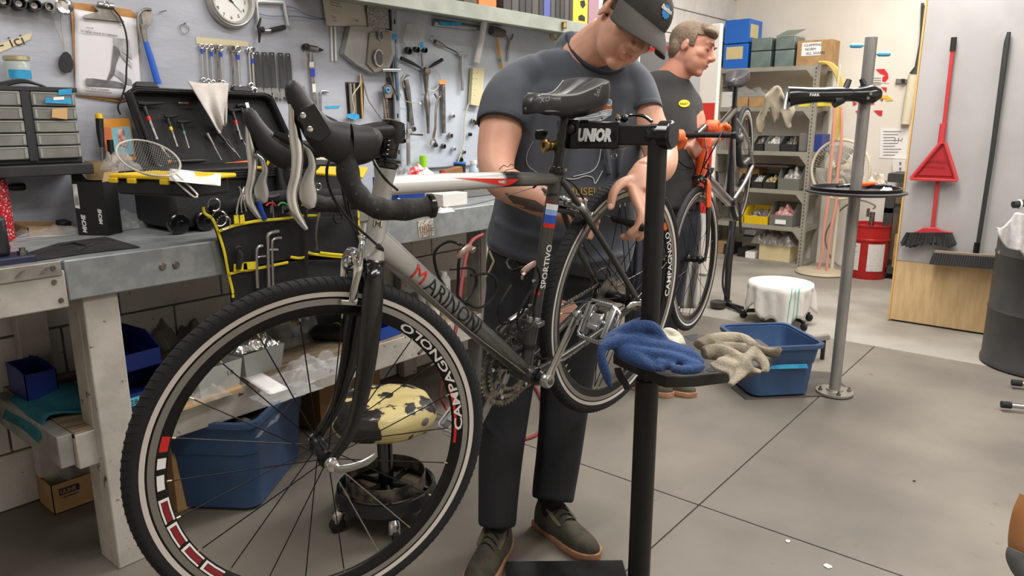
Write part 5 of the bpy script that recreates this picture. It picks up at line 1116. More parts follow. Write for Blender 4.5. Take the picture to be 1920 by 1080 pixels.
ttool([(436,210),(452,262)],[(428,206),(436,207),(455,205)],redp,.005,.008,'T-handled hex key with a red collar just right of the white towel'); ttool([(452,203),(470,245)],[(444,199),(452,197),(468,206)],black,.005,.008,'all-black T-handled hex key at the upper right of the tool case lid')
ttool([(360,194),(334,193)],[(368,196),(369,195),(371,195)],redp,.003,.003,'thin hex key with a white tip lying level at the top of the lid')
for k,(x,y,x2,y2,m_) in enumerate([(410,250,440,285,black),(425,262,450,296,black),(300,275,318,296,dsteel),(388,250,415,300,dsteel),(445,245,470,290,black),(470,215,490,260,black)]):
    o=thing('screwdriver','dark screwdriver in the tool case lid, '+['just below the white towel','right of the one below the towel','lowest at the left','directly left of the towel tip','second from the right edge','nearest the right edge'][k],'screwdriver',lidpix(x,y),'screwdrivers strapped in the tool case lid')
    a,b_=lidpix(x,y,.018),lidpix(x2,y2,.018); M().tube([a,a.lerp(b_,.45)],[.007,.0055],10).build('handle',m_,o); M().tube([a.lerp(b_,.45),b_],.0028,8).build('shaft',dsteel,o)
# adjustable spanner ends in lid at right
o=thing('chrome_wrench','bright chrome wrench head sticking up at the right of the tool case lid','wrench',lidpix(462,195)); M().tube([lidpix(462,193,.03),lidpix(466,205,.03),lidpix(470,222,.03)],[(.008,.004),(.006,.003),(.008,.003)],10).build('head',chrome,o)
# towel over the lid
tw=M(); tp_=[(352,153),(392,150),(428,158)]
def tf(u,v):
    w=[(352,156,370,190),(0,0,0,0)]
    xt=352+76*u; yt=152+6*u+2*sin(u*5); ex=352+76*u+( -  (u-.0)*0); yb=250-20*u+4*sin(u*9); xb=411+13*u
    p=at(xt+(xb-xt)*v,yt+(yb-yt)*v,Y=2.60-.02*sin(v*3)-.018*sin(u*11+v*2)*v); return p
tw.grid(tf,22,16); tow=solo('white_towel','small white towel hanging over the lid of the open tool case','towel',tw,mat('white terry towel',(214,208,202),.95,c2=(198,190,184),sc=12,bump=.7,bs=240),smooth=180,solid=.005)
# long handled tools along hinge line
o=thing('torque_wrench','black torque wrench lying along the hinge of the open tool case','wrench',lidpix(360,302)); M().tube([lidpix(318,303,.02),lidpix(345,302,.02),lidpix(375,301,.02),lidpix(388,301,.02)],[.006,.008,.008,.003],12).build('handle',black,o); M().tube([lidpix(314,304,.02),lidpix(320,303,.02)],.0065,10).build('end_ring',mat('brown ring',(150,100,50),.4),o)
o=thing('orange_screwdriver','screwdriver with orange and yellow handle at the hinge of the tool case','screwdriver',lidpix(450,305)); M().tube([lidpix(436,307,.03),lidpix(470,304,.03)],[.006,.008],10).build('handle',mat('orange grip',(232,96,40),.45),o); M().tube([lidpix(422,308,.03),lidpix(436,307,.03)],.0055,10).build('collar',yellow,o); M().tube([lidpix(380,311,.03),lidpix(422,308,.03)],.002,8).build('shaft',dsteel,o)
# black and yellow organiser resting on the case
og0=thing('organizer_tray','black organizer case with a yellow rim projecting from the open tool case','organizer',OB(280,350,2.26))
zt2=BT+.20
q=[at(202,332,Z=zt2),at(365,341,Z=zt2),at(372,330,Z=zt2)]
oa=at(204,334,Z=zt2); ob_=at(366,340,Z=zt2); d=(ob_-oa); d.z=0; d=d.normalized(); e_=V((-d.y,d.x,0)); Lo=(ob_-oa).length
M().prism([oa,ob_,ob_+e_*.16,oa+e_*.16],(0,0,.012)).build('yellow_lid',yellow,og0,bevel=.004)
M().prism([oa+d*.012+e_*.01+V((0,0,-.046)),ob_-d*.02+e_*.01+V((0,0,-.046)),ob_-d*.02+e_*.15+V((0,0,-.046)),oa+d*.012+e_*.15+V((0,0,-.046))],(0,0,.045)).build('tray_body',black,og0,bevel=.008)
for k in (.02,.24,.62): a=oa+d*(Lo*k)+V((0,0,-.012)); M().prism([a-e_*.008,a+d*.03-e_*.008,a+d*.03,a],(0,0,.014)).build('clip',yellow,og0,bevel=.002)
ya=at(595,325,Z=zt2-.0); o=M().prism([at(590,328,Z=zt2),at(680,336,Z=zt2),at(690,318,Z=zt2),at(600,316,Z=zt2)],(0,0,.008)); solo('yellow_tray','flat yellow tray edge behind the drop handlebar','tray',o,yellow,bevel=.003)
# wire strainer
st=thing('wire_strainer','round wire mesh strainer with a long wire handle lying on the organizer case','strainer',at(280,320,Z=zt2+.02))
wirem=mat('cream coated wire',(206,200,186),.35,.5)
sc_=at(278,297,D=1.86); ey=[at(222,272,D=1.90),at(336,318,D=1.80),at(300,275,D=1.95),at(262,325,D=1.76)]
u_=(ey[1]-ey[0])/2; c_=(ey[0]+ey[1])/2; v_=(ey[2]-ey[3])/2
rim=[c_+u_*cos(t)+v_*sin(t) for t in [2*pi*i/48 for i in range(48)]]
M().tube(rim,.0026,8,closed=True).build('rim',wirem,st)
dn=u_.cross(v_).normalized(); dn=dn if dn.z<0 else -dn
msh=M(); 
def dome(a,b_): r=sqrt(a*a+b_*b_); return c_+u_*a+v_*b_+dn*(.035*(1-min(1,r*r)))
for k in range(-13,14):
    t=k/14; h_=sqrt(1-t*t)
    msh.tube([dome(t,-h_+2*h_*i/12) for i in range(13)],.00035,3); msh.tube([dome(-h_+2*h_*i/12,t) for i in range(13)],.00035,3)
x=msh.build('mesh_bowl',mat('fine steel mesh',(150,148,142),.4,.8),st); x['kind']='stuff'
M().tube(S3([at(316,322,D=1.79),at(330,340,D=1.74),at(362,368,D=1.68),at(370,367,D=1.68),at(364,358,D=1.69),at(326,322,D=1.79)],5),.0022,8).build('handle',wirem,st)
# folded paper on the case, plastic bag behind strainer
solo('instruction_sheet','creased printed instruction sheet lying on the tool case behind the strainer','paper',M().grid(lambda u,v:at(318+96*u,316+10*u+26*v,Z=BT+.212+.004*sin(u*7))+V((0,0,.004*v)),10,4),paper,solid=.0006)
solo('plastic_bag','crumpled clear bag tucked behind the wire strainer','plastic bag',crumple(at(228,320,Z=BT+.215),.04,.05,.06,21),film,smooth=20)
# orange booklet and black screwdriver standing behind
bk=thing('booklet','orange booklet with pale blue picture panel leaning on the tool board','booklet',wb_(215,300,.03))
M().prism([wb_(192,223,.03),wb_(243,222,.03),wb_(256,300,.05),wb_(206,302,.05)],(0,.012,0)).build('cover',mat('orange cover',(226,150,50),.5),bk,bevel=.001)
M().prism([wb_(209,239,.034),wb_(243,237,.034),wb_(252,290,.052),wb_(214,290,.052)],(0,.002,0)).build('picture_panel',mat('pale blue panel',(140,196,212),.5),bk,smooth=0)
M().prism([wb_(193,238,.034),wb_(207,239,.034),wb_(212,290,.052),wb_(199,290,.052)],(0,.002,0)).build('side_panel',mat('deep orange panel',(216,110,50),.5),bk,smooth=0)
M().prism([wb_(220,243,.037),wb_(232,240,.037),wb_(238,275,.05),wb_(224,272,.05)],(0,.001,0)).build('picture_blob',mat('red white blob',(200,90,80),.5,c2=(220,200,190),sc=60),bk,smooth=0)
sd2=thing('screwdriver','long screwdriver with black and yellow handle standing beside the orange booklet','screwdriver',wb_(190,340,.06))
M().tube([wb_(186,222,.06),wb_(188,250,.06),wb_(191,275,.07)],[.012,.0115,.008],14).build('handle',black,sd2); M().tube([wb_(184,213,.06),wb_(186,222,.06)],[.011,.012],14).build('butt',yellow,sd2); M().tube([wb_(191,275,.07),wb_(192,312,.08)],.003,8).build('shaft',dsteel,sd2)
sd3=thing('screwdriver','short black-handled screwdriver standing right of the long one','screwdriver',wb_(208,320,.08)); M().tube([wb_(206,262,.08),wb_(209,290,.08)],[.010,.011],12).build('handle',black,sd3); M().tube([wb_(209,290,.08),wb_(210,310,.08)],.003,8).build('shaft',dsteel,sd3)
bx2=M().bx(wb_(176,310,.1).x,wb_(222,310,.1).x,TB-.14,TB-.05,wb_(190,340,.14).z-.02,wb_(190,309,.14).z); solo('small_wooden_box','small dark red and wooden box behind the black product box','box',bx2,mat('dark red wood',(92,48,40),.5,c2=(60,36,32),sc=10),bevel=.002)
# glove / cloth heap and card behind the bars
bagob('pale_cloth','pale crumpled cotton cloth on the tool case behind the handlebar','cloth',V((at(600,312,Y=2.5).x,2.5,BT+.205)),.07,.05,.05,31,mat('pale cotton',(204,196,184),.95,c2=(176,166,152),sc=30,bump=.5,bs=120))
tm=M().prism([wb_(572,285,.02),wb_(602,282,.02),wb_(602,300,.02),wb_(572,300,.02)],(0,-.01,0)); solo('tan_card_box','small tan card box with blue tape standing behind the handlebar','box',tm,mat('tan tape',(1,1,1)))
bt2=M().prism([wb_(570,283,.035),wb_(598,282,.035),wb_(598,291,.035),wb_(570,292,.035)],(0,-.001,0)); solo('blue_tape','strip of blue tape stuck on the tan card box','tape',bt2,bluetape)
tm2=thing('tape_measure','black and yellow tape measure standing on the tool case behind the far brake lever','tape measure',at(492,315,Z=BT+.205)); c=at(492,300,D=1.95)
M().lathe(c+V((0,0,.0)),-AX,[(.001,-.02),(.030,-.018),(.032,-.012),(.032,.012),(.030,.018),(.001,.02)],24).build('body',black,tm2); M().ring(c-AX*.018,-AX,.024,.004,24,6,a0=-1.4,a1=1.6).build('stripe',yellow,tm2)
# ---------- hanging tool roll (black with yellow binding)
YR=BF-.03
tr=thing('tool_roll','black fabric tool roll with yellow binding hanging over the front edge of the bench','tool roll',at(560,540,Y=YR))
def RP(px,py,o=0): return at(px,py,Y=YR-o)
fab=mat('black cordura',(25,25,27),.85,c2=(34,34,36),sc=10,bump=.5,bs=22); yb_=mat('yellow binding tape',(226,206,34),.6,bump=.3,bs=200)
def sheet(poly,th,name,m_,par,off=0): return M().prism([RP(x,y,off) for x,y in poly],(0,-th,0)).build(name,m_,par,bevel=.001)
sheet([(392,400),(440,375),(560,362),(668,358),(678,520),(676,560),(560,580),(434,582),(428,520),(405,440)],.006,'backing',fab,tr)
roll=M(); lt2=[(388,395,2.12),(430,385,2.13),(520,372,2.14),(620,362,2.13),(672,358,2.12)]
M().tube([RP(396,398,.005),RP(470,376,.005),RP(560,366,.005),RP(668,364,.005)],[(.020,.016),(.022,.018),(.022,.018),(.018,.014)],14).build('top_fold',fab,tr,smooth=180)
sheet([(410,436),(452,420),(530,414),(600,408),(668,404),(676,480),(630,484),(590,478),(500,492),(430,512)],.010,'upper_pocket',fab,tr,.012)
sheet([(428,512),(500,494),(560,488),(640,486),(678,480),(680,560),(600,574),(434,582)],.012,'lower_pocket',fab,tr,.012)
def bind(pts,o=.03,r=(.0045,.0022)): M().tube([RP(x,y,o) for x,y in spl(pts,5)],[r]*(5*(len(pts)-1)+1),8,side=ZZ).build('binding',yb_,tr)
bind([(381,388),(384,400),(398,410),(408,432)],.035); bind([(408,432),(420,470),(428,510),(436,545),(437,558)],.028); bind([(410,434),(436,424),(452,420),(486,414),(530,410),(566,405),(600,404)],.036)
bind([(430,514),(452,508),(470,506),(520,496),(540,492)],.036); bind([(545,482),(560,484),(572,482),(578,474),(586,476),(600,478),(640,482),(672,480)],.036); bind([(600,474),(640,478),(672,477)],.038)
bind([(668,374),(672,400),(674,440),(678,480),(680,510)],.03)
for a in ((441,404),(452,404)): M().prism([RP(a[0]-3,a[1],.04),RP(a[0]+5,a[1]-2,.04),RP(a[0]+7,a[1]+14,.04),RP(a[0]-2,a[1]+16,.04)],(0,-.002,0)).build('yellow_tab',yb_,tr)
for a,b_,c2_ in ((660,476,0),(450,503,0),(468,500,0)): M().prism([RP(a-12,b_-8,.042),RP(a+12,b_-10,.042),RP(a+14,b_+4,.042),RP(a-12,b_+6,.042)],(0,-.002,0)).build('yellow_tab',yb_,tr)
# tools held in the roll
def rtool(name,label,cat,parts,group=None):
    o=thing(name,label,cat,RP(parts[0][1][0][0],parts[0][1][0][1],.04),group)
    for nm,pts,r,m_ in parts: M().tube([RP(p[0],p[1],.042) for p in spl(pts,4)],r,8).build(nm,m_,o)
for i,(pts,r) in enumerate([([(502,452),(502,442),(508,436),(522,433)],.006),([(510,456),(512,449),(520,446),(527,446)],.0045),([(481,476),(482,466),(487,461),(492,461)],.005),([(503,477),(503,470),(508,468),(521,468)],.004),([(482,490),(484,482),(498,480)],.003)]):
    x,y=pts[0]; rtool('hex_key','L-shaped hex key in the tool roll, '+['largest and tallest','second tallest, just right of the tallest','leftmost of the set','short one at the right','shortest, low at the left'][i],'hex key',[('key',[(x+2,540),(x,y+22)]+pts,r,steel)],'hex keys in the tool roll')
rtool('scissors','scissors with blue handle standing in the upper pocket of the tool roll','scissors',[('handle',[(484,376),(490,395),(497,412)],.008,blue)])
rtool('t_handle_driver','black T-handled driver lying across the top of the tool roll','driver',[('handle',[(494,365),(505,370),(522,366)],.010,black),('shaft',[(510,372),(513,408)],.002,steel)])
for x0_,c_ in ((508,red),(530,gr),(550,yellow),(575,yellow)): rtool('pliers','small pliers in the tool roll with dipped handle loops, %s'%{508:'red',530:'green',550:'yellow beside the green',575:'yellow near the chain'}[x0_],'pliers',[('handle',[(x0_-9,386),(x0_-4,381),(x0_+4,381),(x0_+9,386)],.0032,c_),('jaw',[(x0_,385),(x0_,400)],.0035,dsteel)])
rtool('chain_whip','steel chain hanging down the front of the tool roll','chain tool',[('chain',[(604,372),(600,395),(594,420),(592,445),(594,468)],.004,dsteel)])
rtool('pliers','crank puller with black body in the middle of the tool roll','puller',[('body',[(530,392),(542,390),(556,392)],.009,black),('head',[(540,395),(546,402)],.010,dsteel)])
for k in range(3): rtool('small_clamp','bright steel clamp pliers at the left end of the tool roll, '+['left','middle','right'][k],'pliers',[('arm',[(444+k*9,402-k*3),(446+k*6,380),(452+k*3,362+k*4),(448+k*10,350)],.0035,chrome)],'steel clamp pliers in the tool roll')
for (x,y,r_) in ((402,384,.018),(412,410,.022),(420,418,.020)):
    c=RP(x,y,.046); o=thing('sprocket_tool','toothed steel sprocket tool hooked on the left of the tool roll, '+{402:'smallest and top',412:'middle one',420:'lowest one'}[x],'sprocket tool',c,'sprocket tools on the tool roll'); M().ring(c,(0,-1,0),r_,.0022,26,6,a0=.4,a1=3.6).build('toothed_arc',steel,o)
    for i in range(9): a=.4+i*.36; M().box(c+V((r_*1.12*cos(a),0,r_*1.12*sin(a))),(.003,.003,.004)).build('tooth',steel,o)
M().ring(RP(447,468,.045),(0,-1,0),.010,.003,20,6).build('grommet',black,tr); M().tube([RP(446,468,.046),RP(450,478,.046),RP(447,505,.046)],[.006,.012,.008],10).build('strap_end',black,tr)
M().ring(RP(634,408,.044),(0,-1,0),.018,.004,24,6).build('ring_strap',fab,tr); M().tube([RP(572,380,.045),RP(575,440,.045),RP(574,520,.045)],[(.007,.003)]*3,8).build('hanging_strap',black,tr)
for x in (505,560): M().tube([RP(x,500,.034),RP(x+2,560,.034)],.002,6).build('seam',ink,tr)
# pale tool handle at top right of roll & carabiners
for (x,y) in ((585,345),(597,350)): c=RP(x,y,.05); solo('carabiner','small silver carabiner at the back of the tool roll, '+('upper left' if x==585 else 'lower right'),'carabiner',M().ring(c,(0,-1,0),.011,.0018,20,6),chrome,'carabiners by the tool roll')
# ---------- clutter right part of bench
bb2=thing('parts_bin','blue open parts bin on the bench behind the top tube','bin',on(830,372))
a=at(742,352,D=2.2); 
def bin_(par,a,w,d,h,m_,ang=0,slope=.5):
    R_z=Mx.Rotation(ang,3,'Z'); L=lambda x,y,z:V(a)+R_z@V((x,y,z)); t=.003
    def q(p,v,n_='side'): M().prism([L(*k) for k in p],R_z@V(v)).build(n_,m_,par,smooth=0)
    q([(0,0,0),(w,0,0),(w,d,0),(0,d,0)],(0,0,t),'floor'); q([(0,0,0),(w,0,0),(w,0,h*slope),(0,0,h*slope)],(0,t,0),'front'); q([(0,d,0),(w,d,0),(w,d,h),(0,d,h)],(0,-t,0),'back')
    for x,s in ((0,t),(w,-t)): q([(x,0,0),(x,d,0),(x,d,h),(x,d*.35,h),(x,0,h*slope)],(s,0,0),'side')
QB=at(744,345,Y=2.42); bin_(bb2,V((QB.x,2.42,BT)),.30,.16,at(770,330,Y=2.5).z-BT,blue,0,.85)
QB=at(793,300,Y=2.66); m=M().lathe(V((QB.x,2.66,BT)),(0,0,1),[(.018,0),(.018,at(793,292,Y=2.66).z-BT),(.015,at(793,292,Y=2.66).z-BT),(.015,.002)],22); solo('green_tape_roll','bright green tape roll standing at the back of the bench','tape roll',m,mat('lime green',(150,212,30),.5))
bagob('red_packet','red and white plastic packet on the blue parts bin','packet',at(786,332,Y=2.52),.07,.05,.05,41,mat('red white packet',(206,40,44),.35,c2=(226,222,222),sc=14,lo=.48,hi=.52))
bagob('plastic_bag','clear bag heaped on parts behind the head tube','plastic bag',at(762,328,Y=2.58),.07,.06,.05,42)
wbx=thing('wooden_offcut','short wooden block with a round end among clutter behind the top tube','wood block',on(850,338)); M().box(at(846,322,Y=2.56),(.11,.05,.035),R=Mx.Rotation(-.2,3,'Z')@Mx.Rotation(-.15,3,'Y')).build('block',mat('brown wood block',(150,106,62),.6,c2=(120,82,46),sc=12),wbx,bevel=.003)
M().cyl(at(858,330,Y=2.50),at(852,333,Y=2.46),.014,n=16).build('dowel',wood,wbx)
rng=random.Random(5)
for k in range(16):
    p=at(752+k*8.5,338+rng.uniform(-9,12),Y=2.38+.1*rng.random()); L=rng.uniform(.05,.10); a=rng.uniform(-1,1.2); h0=0
    o=M().tube([p+V((0,0,h0)),p+V((L*cos(a),L*sin(a)*.6,h0+.012))],[rng.uniform(.004,.009),.0035],8); solo('hand_tool','small %s hand tool in the clutter behind the top tube, %s from the left'%(['steel','black','bright steel','brownish'][k%4],['first','second','third','fourth','fifth','sixth','seventh','eighth','ninth','tenth','eleventh','twelfth','thirteenth','fourteenth','fifteenth','sixteenth'][k]),'tool',o,[dsteel,black,steel,rust][k%4],'small tools heaped behind the top tube')
bb=lambda mb,name,m,par=bike,**k: mb.build(name,m,par,w=False,**k)
cabl=M().tube(S3([at(796,344,Y=2.36),at(830,334,Y=2.36),at(870,334,Y=2.36),at(892,342,Y=2.36)],5),.004,8); solo('black_cable','thick black cable looped over the clutter behind the top tube','cable',cabl,black)
gb=thing('grey_bin','grey plastic parts bin turned on the bench behind the head tube','bin',on(690,418)); bin_(gb,on(668,418),.075,.09,.075,mat('grey bin plastic',(120,118,108),.5),.15)
wbx2=thing('white_carton','low white carton on the bench under the top tube','box',on(872,388)); M().bx(on(855,392).x,on(855,392).x+.15,BF+.05,BF+.16,BT+.001,BT+.055).build('carton',mat('white carton',(210,208,202),.7),wbx2,bevel=.002)
solo('red_carton','small red carton beside the white carton on the bench','box',M().bx(on(820,398).x,on(820,398).x+.06,BF+.06,BF+.12,BT+.001,BT+.04),red,bevel=.002)
bagob('tissue','crumpled white tissue on the bench edge under the handlebar end','tissue',on(835,398),.04,.02,.022,44,paper)
jr=thing('plastic_bottle','small round white-lidded bottle at the back of the bench near the mechanic','bottle',on(890,350)); c=at(888,352,Y=2.5); c.z=BT+.06
M().lathe(c,(0,0,1),[(.02,0),(.022,.004),(.022,.06),(.016,.07),(.016,.085),(.001,.085)],20).build('bottle_body',mat('pale blue plastic',(170,190,205),.4),jr); M().lathe(c+V((0,0,.085)),(0,0,1),[(.017,0),(.017,.018),(.001,.018)],20).build('cap',white,jr)
tin=thing('blue_lid_tub','dark round tub with a blue lid at the back of the bench beside the mechanic','tub',on(864,330)); c=wb_(862,325,.07); M().lathe(c,(0,0,1),[(.03,0),(.032,.05)],22).build('tub',black,tin); M().lathe(c+V((0,0,.05)),(0,0,1),[(.034,0),(.034,.008),(.001,.009)],22).build('lid',mat('blue lid',(50,120,190),.4),tin)
# barcode label on the front panel
lb=M().prism([at(x,y,Y=BF-.0235) for x,y in ((783,414),(812,409),(814,441),(786,446))],(0,-.0008,0)); lab=solo('paper_label','weathered white paper label stuck on the bench front','label',lb,mat('weathered label',(200,194,184),.8,c3=(110,90,72),sc3=120,lo3=.5,hi3=.6))
for k in range(6): M().prism([at(x,y,Y=BF-.0248) for x,y in ((787+k*4,424-k*.6),(788.5+k*4,423.8-k*.6),(789.5+k*4,442-k*.6),(788+k*4,442.3-k*.6))],(0,-.0004,0)).build('bar',mat('faded brown print',(140,110,86),.8),lab)
# ---------- under the bench
ztop=SZ
bx_=M(); 
def tote(name,label,c,L,Wd,H,ang,m_,grp=None,rim=.02,top=1.12):
    o=thing(name,label,'tote',c,grp); R_z=Mx.Rotation(ang,3,'Z')
    def rect(s,z,inset=0,n=5,r=.05):
        out=[]; lx,ly=L/2*s-inset,Wd/2*s-inset
        for cx_,cy_,a0 in ((lx-r,ly-r,0),(-lx+r,ly-r,90),(-lx+r,-ly+r,180),(lx-r,-ly+r,270)):
            for i in range(n+1): a=radians(a0+90*i/n); out.append(V(c)+R_z@V((cx_+r*cos(a),cy_+r*sin(a),z)))
        return out
    k=top
    M().loft([rect(.9,0,.01),rect(.93,.012),rect(1.0,H*.62),rect(1.03,H*.64),rect(k*.98,H-.01),rect(k*.98,H-.01,.008),rect(1.03,H*.64,.008),rect(1.0,H*.6,.008),rect(.92,.012,.008),rect(.9,.010,.02)],cap=True).build('tub',m_,o,smooth=40)
    M().loft([rect(k,H-.018,-.012),rect(k,H,-.012),rect(k,H,.006),rect(k,H-.018,.004)],closed=True,cap=False).build('rim',m_,o,smooth=40)
    return o
tbl=mat('slate blue polypropylene',(56,82,120),.42,c2=(50,74,110),sc=6,bump=.06,bs=80)
tc_=V((1.29,2.34,0)); t1=tote('storage_tote','blue plastic storage tote under the workbench with a clear liner, behind the front wheel','tote',.0 and None or .5,.36,.32,.0,tbl) if False else tote('storage_tote','blue plastic storage tote with clear bags under the workbench, behind the front wheel',tc_,.47,.31,.34,.62,tbl,top=1.1)
solo('plastic_liner','large clear plastic bag billowing out of the blue tote under the bench','plastic bag',crumple(tc_+V((.06,.02,.27)),.26,.15,.15,51,V((cos(.62),sin(.62),0)),amp=.7),film,smooth=20)
ul=thing('cardboard_box','small open brown cardboard box with dark printed logo on the floor by the wall','box',at(130,965,Z=0))
a=at(103,966,Z=0); R_z=Mx.Rotation(.02,3,'Z'); w_,d_,h_=.20,.13,.105
for p,v in (([(0,0,0),(w_,0,0),(w_,0,h_),(0,0,h_)],(0,.003,0)),([(0,d_,0),(w_,d_,0),(w_,d_,h_),(0,d_,h_)],(0,-.003,0)),([(0,0,0),(0,d_,0),(0,d_,h_),(0,0,h_)],(.003,0,0)),([(w_,0,0),(w_,d_,0),(w_,d_,h_),(w_,0,h_)],(-.003,0,0)),([(0,0,0),(w_,0,0),(w_,d_,0),(0,d_,0)],(0,0,.003))):
    M().prism([a+V(k) for k in p],v).build('side',card,ul,smooth=0)
for p in ([(0,d_,h_),(w_*.5,d_,h_),(w_*.5,d_+.01,h_+.045),(.01,d_+.01,h_+.04)],[(w_*.45,d_,h_),(w_,d_,h_),(w_,d_+.02,h_+.06),(w_*.5,d_+.02,h_+.06)]): M().prism([a+V(k) for k in p],(0,.003,0)).build('flap',card,ul,smooth=0)
M().prism([a+V((.022,-.001,.062)),a+V((.085,-.001,.062)),a+V((.085,-.001,.086)),a+V((.022,-.001,.086))],(0,-.0005,0)).build('logo_patch',mat('navy print',(44,50,70),.8),ul,smooth=0)
text('ULINE',.019,tfr(a+V((.026,-.0018,.067)),(1,0,0),(0,0,1)),card,ul,bold=.0006,sx=.92); text('1-800-295-5510',.0085,tfr(a+V((.026,-.0018,.050)),(1,0,0),(0,0,1)),mat('navy print',(1,1,1)),ul); text('S-4',.011,tfr(a+V((.12,-.0018,.062)),(1,0,0),(0,0,1)),mat('navy print',(1,1,1)),ul)
bagob('plastic_bag','folded clear plastic bag in the small open cardboard box','plastic bag',a+V((.12,.06,.09)),.06,.05,.05,61)
bx3=M().bx(1.02,1.14,2.30,2.5,0,.24); solo('cardboard_box','plain brown cardboard box in shadow left of the blue tote','box',bx3,card,bevel=.002)
bx3=M().bx(1.72,2.05,2.45,2.7,0,.30); solo('cardboard_box','larger brown cardboard box in shadow behind the spotted stool','box',bx3,mat('shaded cardboard',(132,100,68),.9),bevel=.002)  # darker copy of the cardboard, shade under the bench painted into its colour
# shelf contents
def sh(px,py,z=ztop): return at(px,py,Z=z)
def bin2(label,c,w,d,h,ang=0,m_=blue,grp=None,slope=.55):
    o=thing('parts_bin',label,'bin',c,grp); bin_(o,c,w,d,h,m_,ang,slope); return o
db=mat('dark blue bin plastic',(24,44,116),.4)
b1=bin2('dark blue stacking bin with a pale blue size label beside the bench leg',V((.86,2.20,SZ)),.15,.22,.10,0,db); 
lm=mat('pale blue label',(100,200,220),.6)
M().prism([V((.865,2.198,SZ+.018)),V((.955,2.198,SZ+.018)),V((.955,2.198,SZ+.044)),V((.865,2.198,SZ+.044))],(0,-.001,0)).build('label',lm,b1,smooth=0)
text('28.6',.022,tfr(V((.872,2.1965,SZ+.022)),(1,0,0),(0,0,1)),ink,b1)
bin2('dark blue stacking bin on top of the labelled bin beside the bench leg',V((.855,2.26,SZ+.102)),.16,.22,.10,.1,db)
b2=bin2('dark blue bin hanging low below the shelf beam beside the bench leg',V((.86,2.16,SZ-.075)),.14,.04,.07,0,db); M().prism([V((.875,2.158,SZ-.05)),V((.94,2.158,SZ-.05)),V((.94,2.158,SZ-.025)),V((.875,2.158,SZ-.025))],(0,-.001,0)).build('label',lm,b2,smooth=0)
bin2('dark blue bin left of the bench leg above the teal cloth',V((.70,2.52,SZ)),.09,.16,.10,0,db,slope=.9)
solo('teal_cloth','teal cloth draped over the left end of the lower shelf','cloth',M().grid(lambda u,v:V((.648+.20*u,2.30+.30*v+.01*sin(u*7),SZ+.012+.008*sin(u*6+v*4)-(.06*(1-u*6) if u<.16 else 0))),20,12),mat('teal fabric',(34,110,124),.85,c2=(28,92,106),sc=10,bump=.4,bs=60),smooth=180,solid=.004)
cont=mat('cloudy clear plastic',(196,198,194),.3,alpha=.5)
def contr(label,c,w,d,h,m_=cont,ang=0):
    o=thing('clear_container',label,'container',c); R_z=Mx.Rotation(ang,3,'Z'); L=lambda x,y,z:V(c)+R_z@V((x,y,z))
    def rc(s,z): return [L(x*w/2*s,y*d/2*s,z) for x,y in ((-1,-1),(1,-1),(1,1),(-1,1))]
    M().loft([rc(.86,0),rc(1,h),rc(.975,h),rc(.84,.004)]).build('tub',m_,o,smooth=0,bevel=.004); return o
c=sh(395,735); c1=contr('cloudy plastic container marked 1.0 on the lower shelf',c+V((-.0,.03,0)),.17,.17,.10,ang=.15); text('1.0',.022,tfr(c+V((.028,-.058,.06)),(cos(.15),sin(.15),0),(0,0,1)),ink,c1)
c=sh(490,700); c2_=contr('cloudy plastic container heaped with silver foil packets on the lower shelf',c+V((0,.06,0)),.17,.16,.09,ang=.1)
foil=mat('crinkled silver foil',(222,220,216),.22,.85,bump=.8,bs=30)
for k,(dx,dy,dz,s) in enumerate(((-.03,.03,.085,4),(.04,.05,.075,9))): bagob('foil_packet','crinkled silver foil packet in the cloudy container, '+['left one','right one'][k],'foil packet',c+V((dx,dy+.02,dz)),.06,.05,.05,70+s,foil,'foil packets in the container')
bagob('plastic_bag','clear bag of yellow-handled parts at the back of the lower shelf','plastic bag',sh(560,640)+V((0,.05,0)),.13,.10,.12,81)
bagob('plastic_bag','clear plastic bag with a looped cable on the lower shelf edge','plastic bag',sh(590,700),.13,.07,.06,82)
bagob('plastic_bag','flat clear plastic bag hanging over the lower shelf front','plastic bag',sh(530,735)+V((0,-.02,0)),.10,.06,.02,83)
bagob('plastic_bag','small clear bag of black parts beside the wooden strip on the shelf','plastic bag',sh(385,745)+V((0,-.02,0)),.07,.03,.04,84)
bagob('plastic_bag','grey plastic bags heaped at the back left of the lower shelf','plastic bag',sh(330,650)+V((0,.08,0)),.14,.10,.14,85,mat('grey film',(120,116,110),.3,alpha=.75,bump=.5,bs=30))
solo('yellow_handle_tool','yellow-handled small tool in a bag at the back of the lower shelf','tool',M().tube([sh(540,640)+V((0,.05,.06)),sh(575,640)+V((0,.05,.07))],[.007,.005],8),mat('amber handle',(196,140,30),.4))
o=thing('drill_index_box','small clear-lidded wooden box with white writing on the lower shelf','box',sh(335,750)); c=sh(318,752); M().bx(c.x-.02,c.x+.07,c.y,c.y+.07,SZ,SZ+.02).build('base',wood,o,bevel=.001); M().bx(c.x-.02,c.x+.07,c.y,c.y+.07,SZ+.021,SZ+.05).build('lid',cont,o,bevel=.002)
strip=M().prism([sh(300,770)+V((0,0,.001)),sh(450,725)+V((0,0,.001)),sh(456,732)+V((0,0,.001)),sh(310,782)+V((0,0,.001))],(0,0,.008)); solo('wooden_strip','worn orange-stained wooden strip along the lower shelf front','strip',strip,wood)
solo('paper_sheet','white paper sheets sticking over the lower shelf front','paper',M().grid(lambda u,v:sh(440,700).lerp(sh(500,745),v)+V((.07*u,0,.003+.01*v))+V((0,-.02*v,0)),4,4),paper,solid=.0006)
bin2('blue open parts bin on the lower shelf behind the front wheel rim',sh(712,640)+V((0,.0,0)),.13,.15,.09,.1)
bin2('dark blue bin pushed to the back of the lower shelf behind the fork',sh(650,600)+V((0,.1,0)),.14,.15,.10,.0,db)
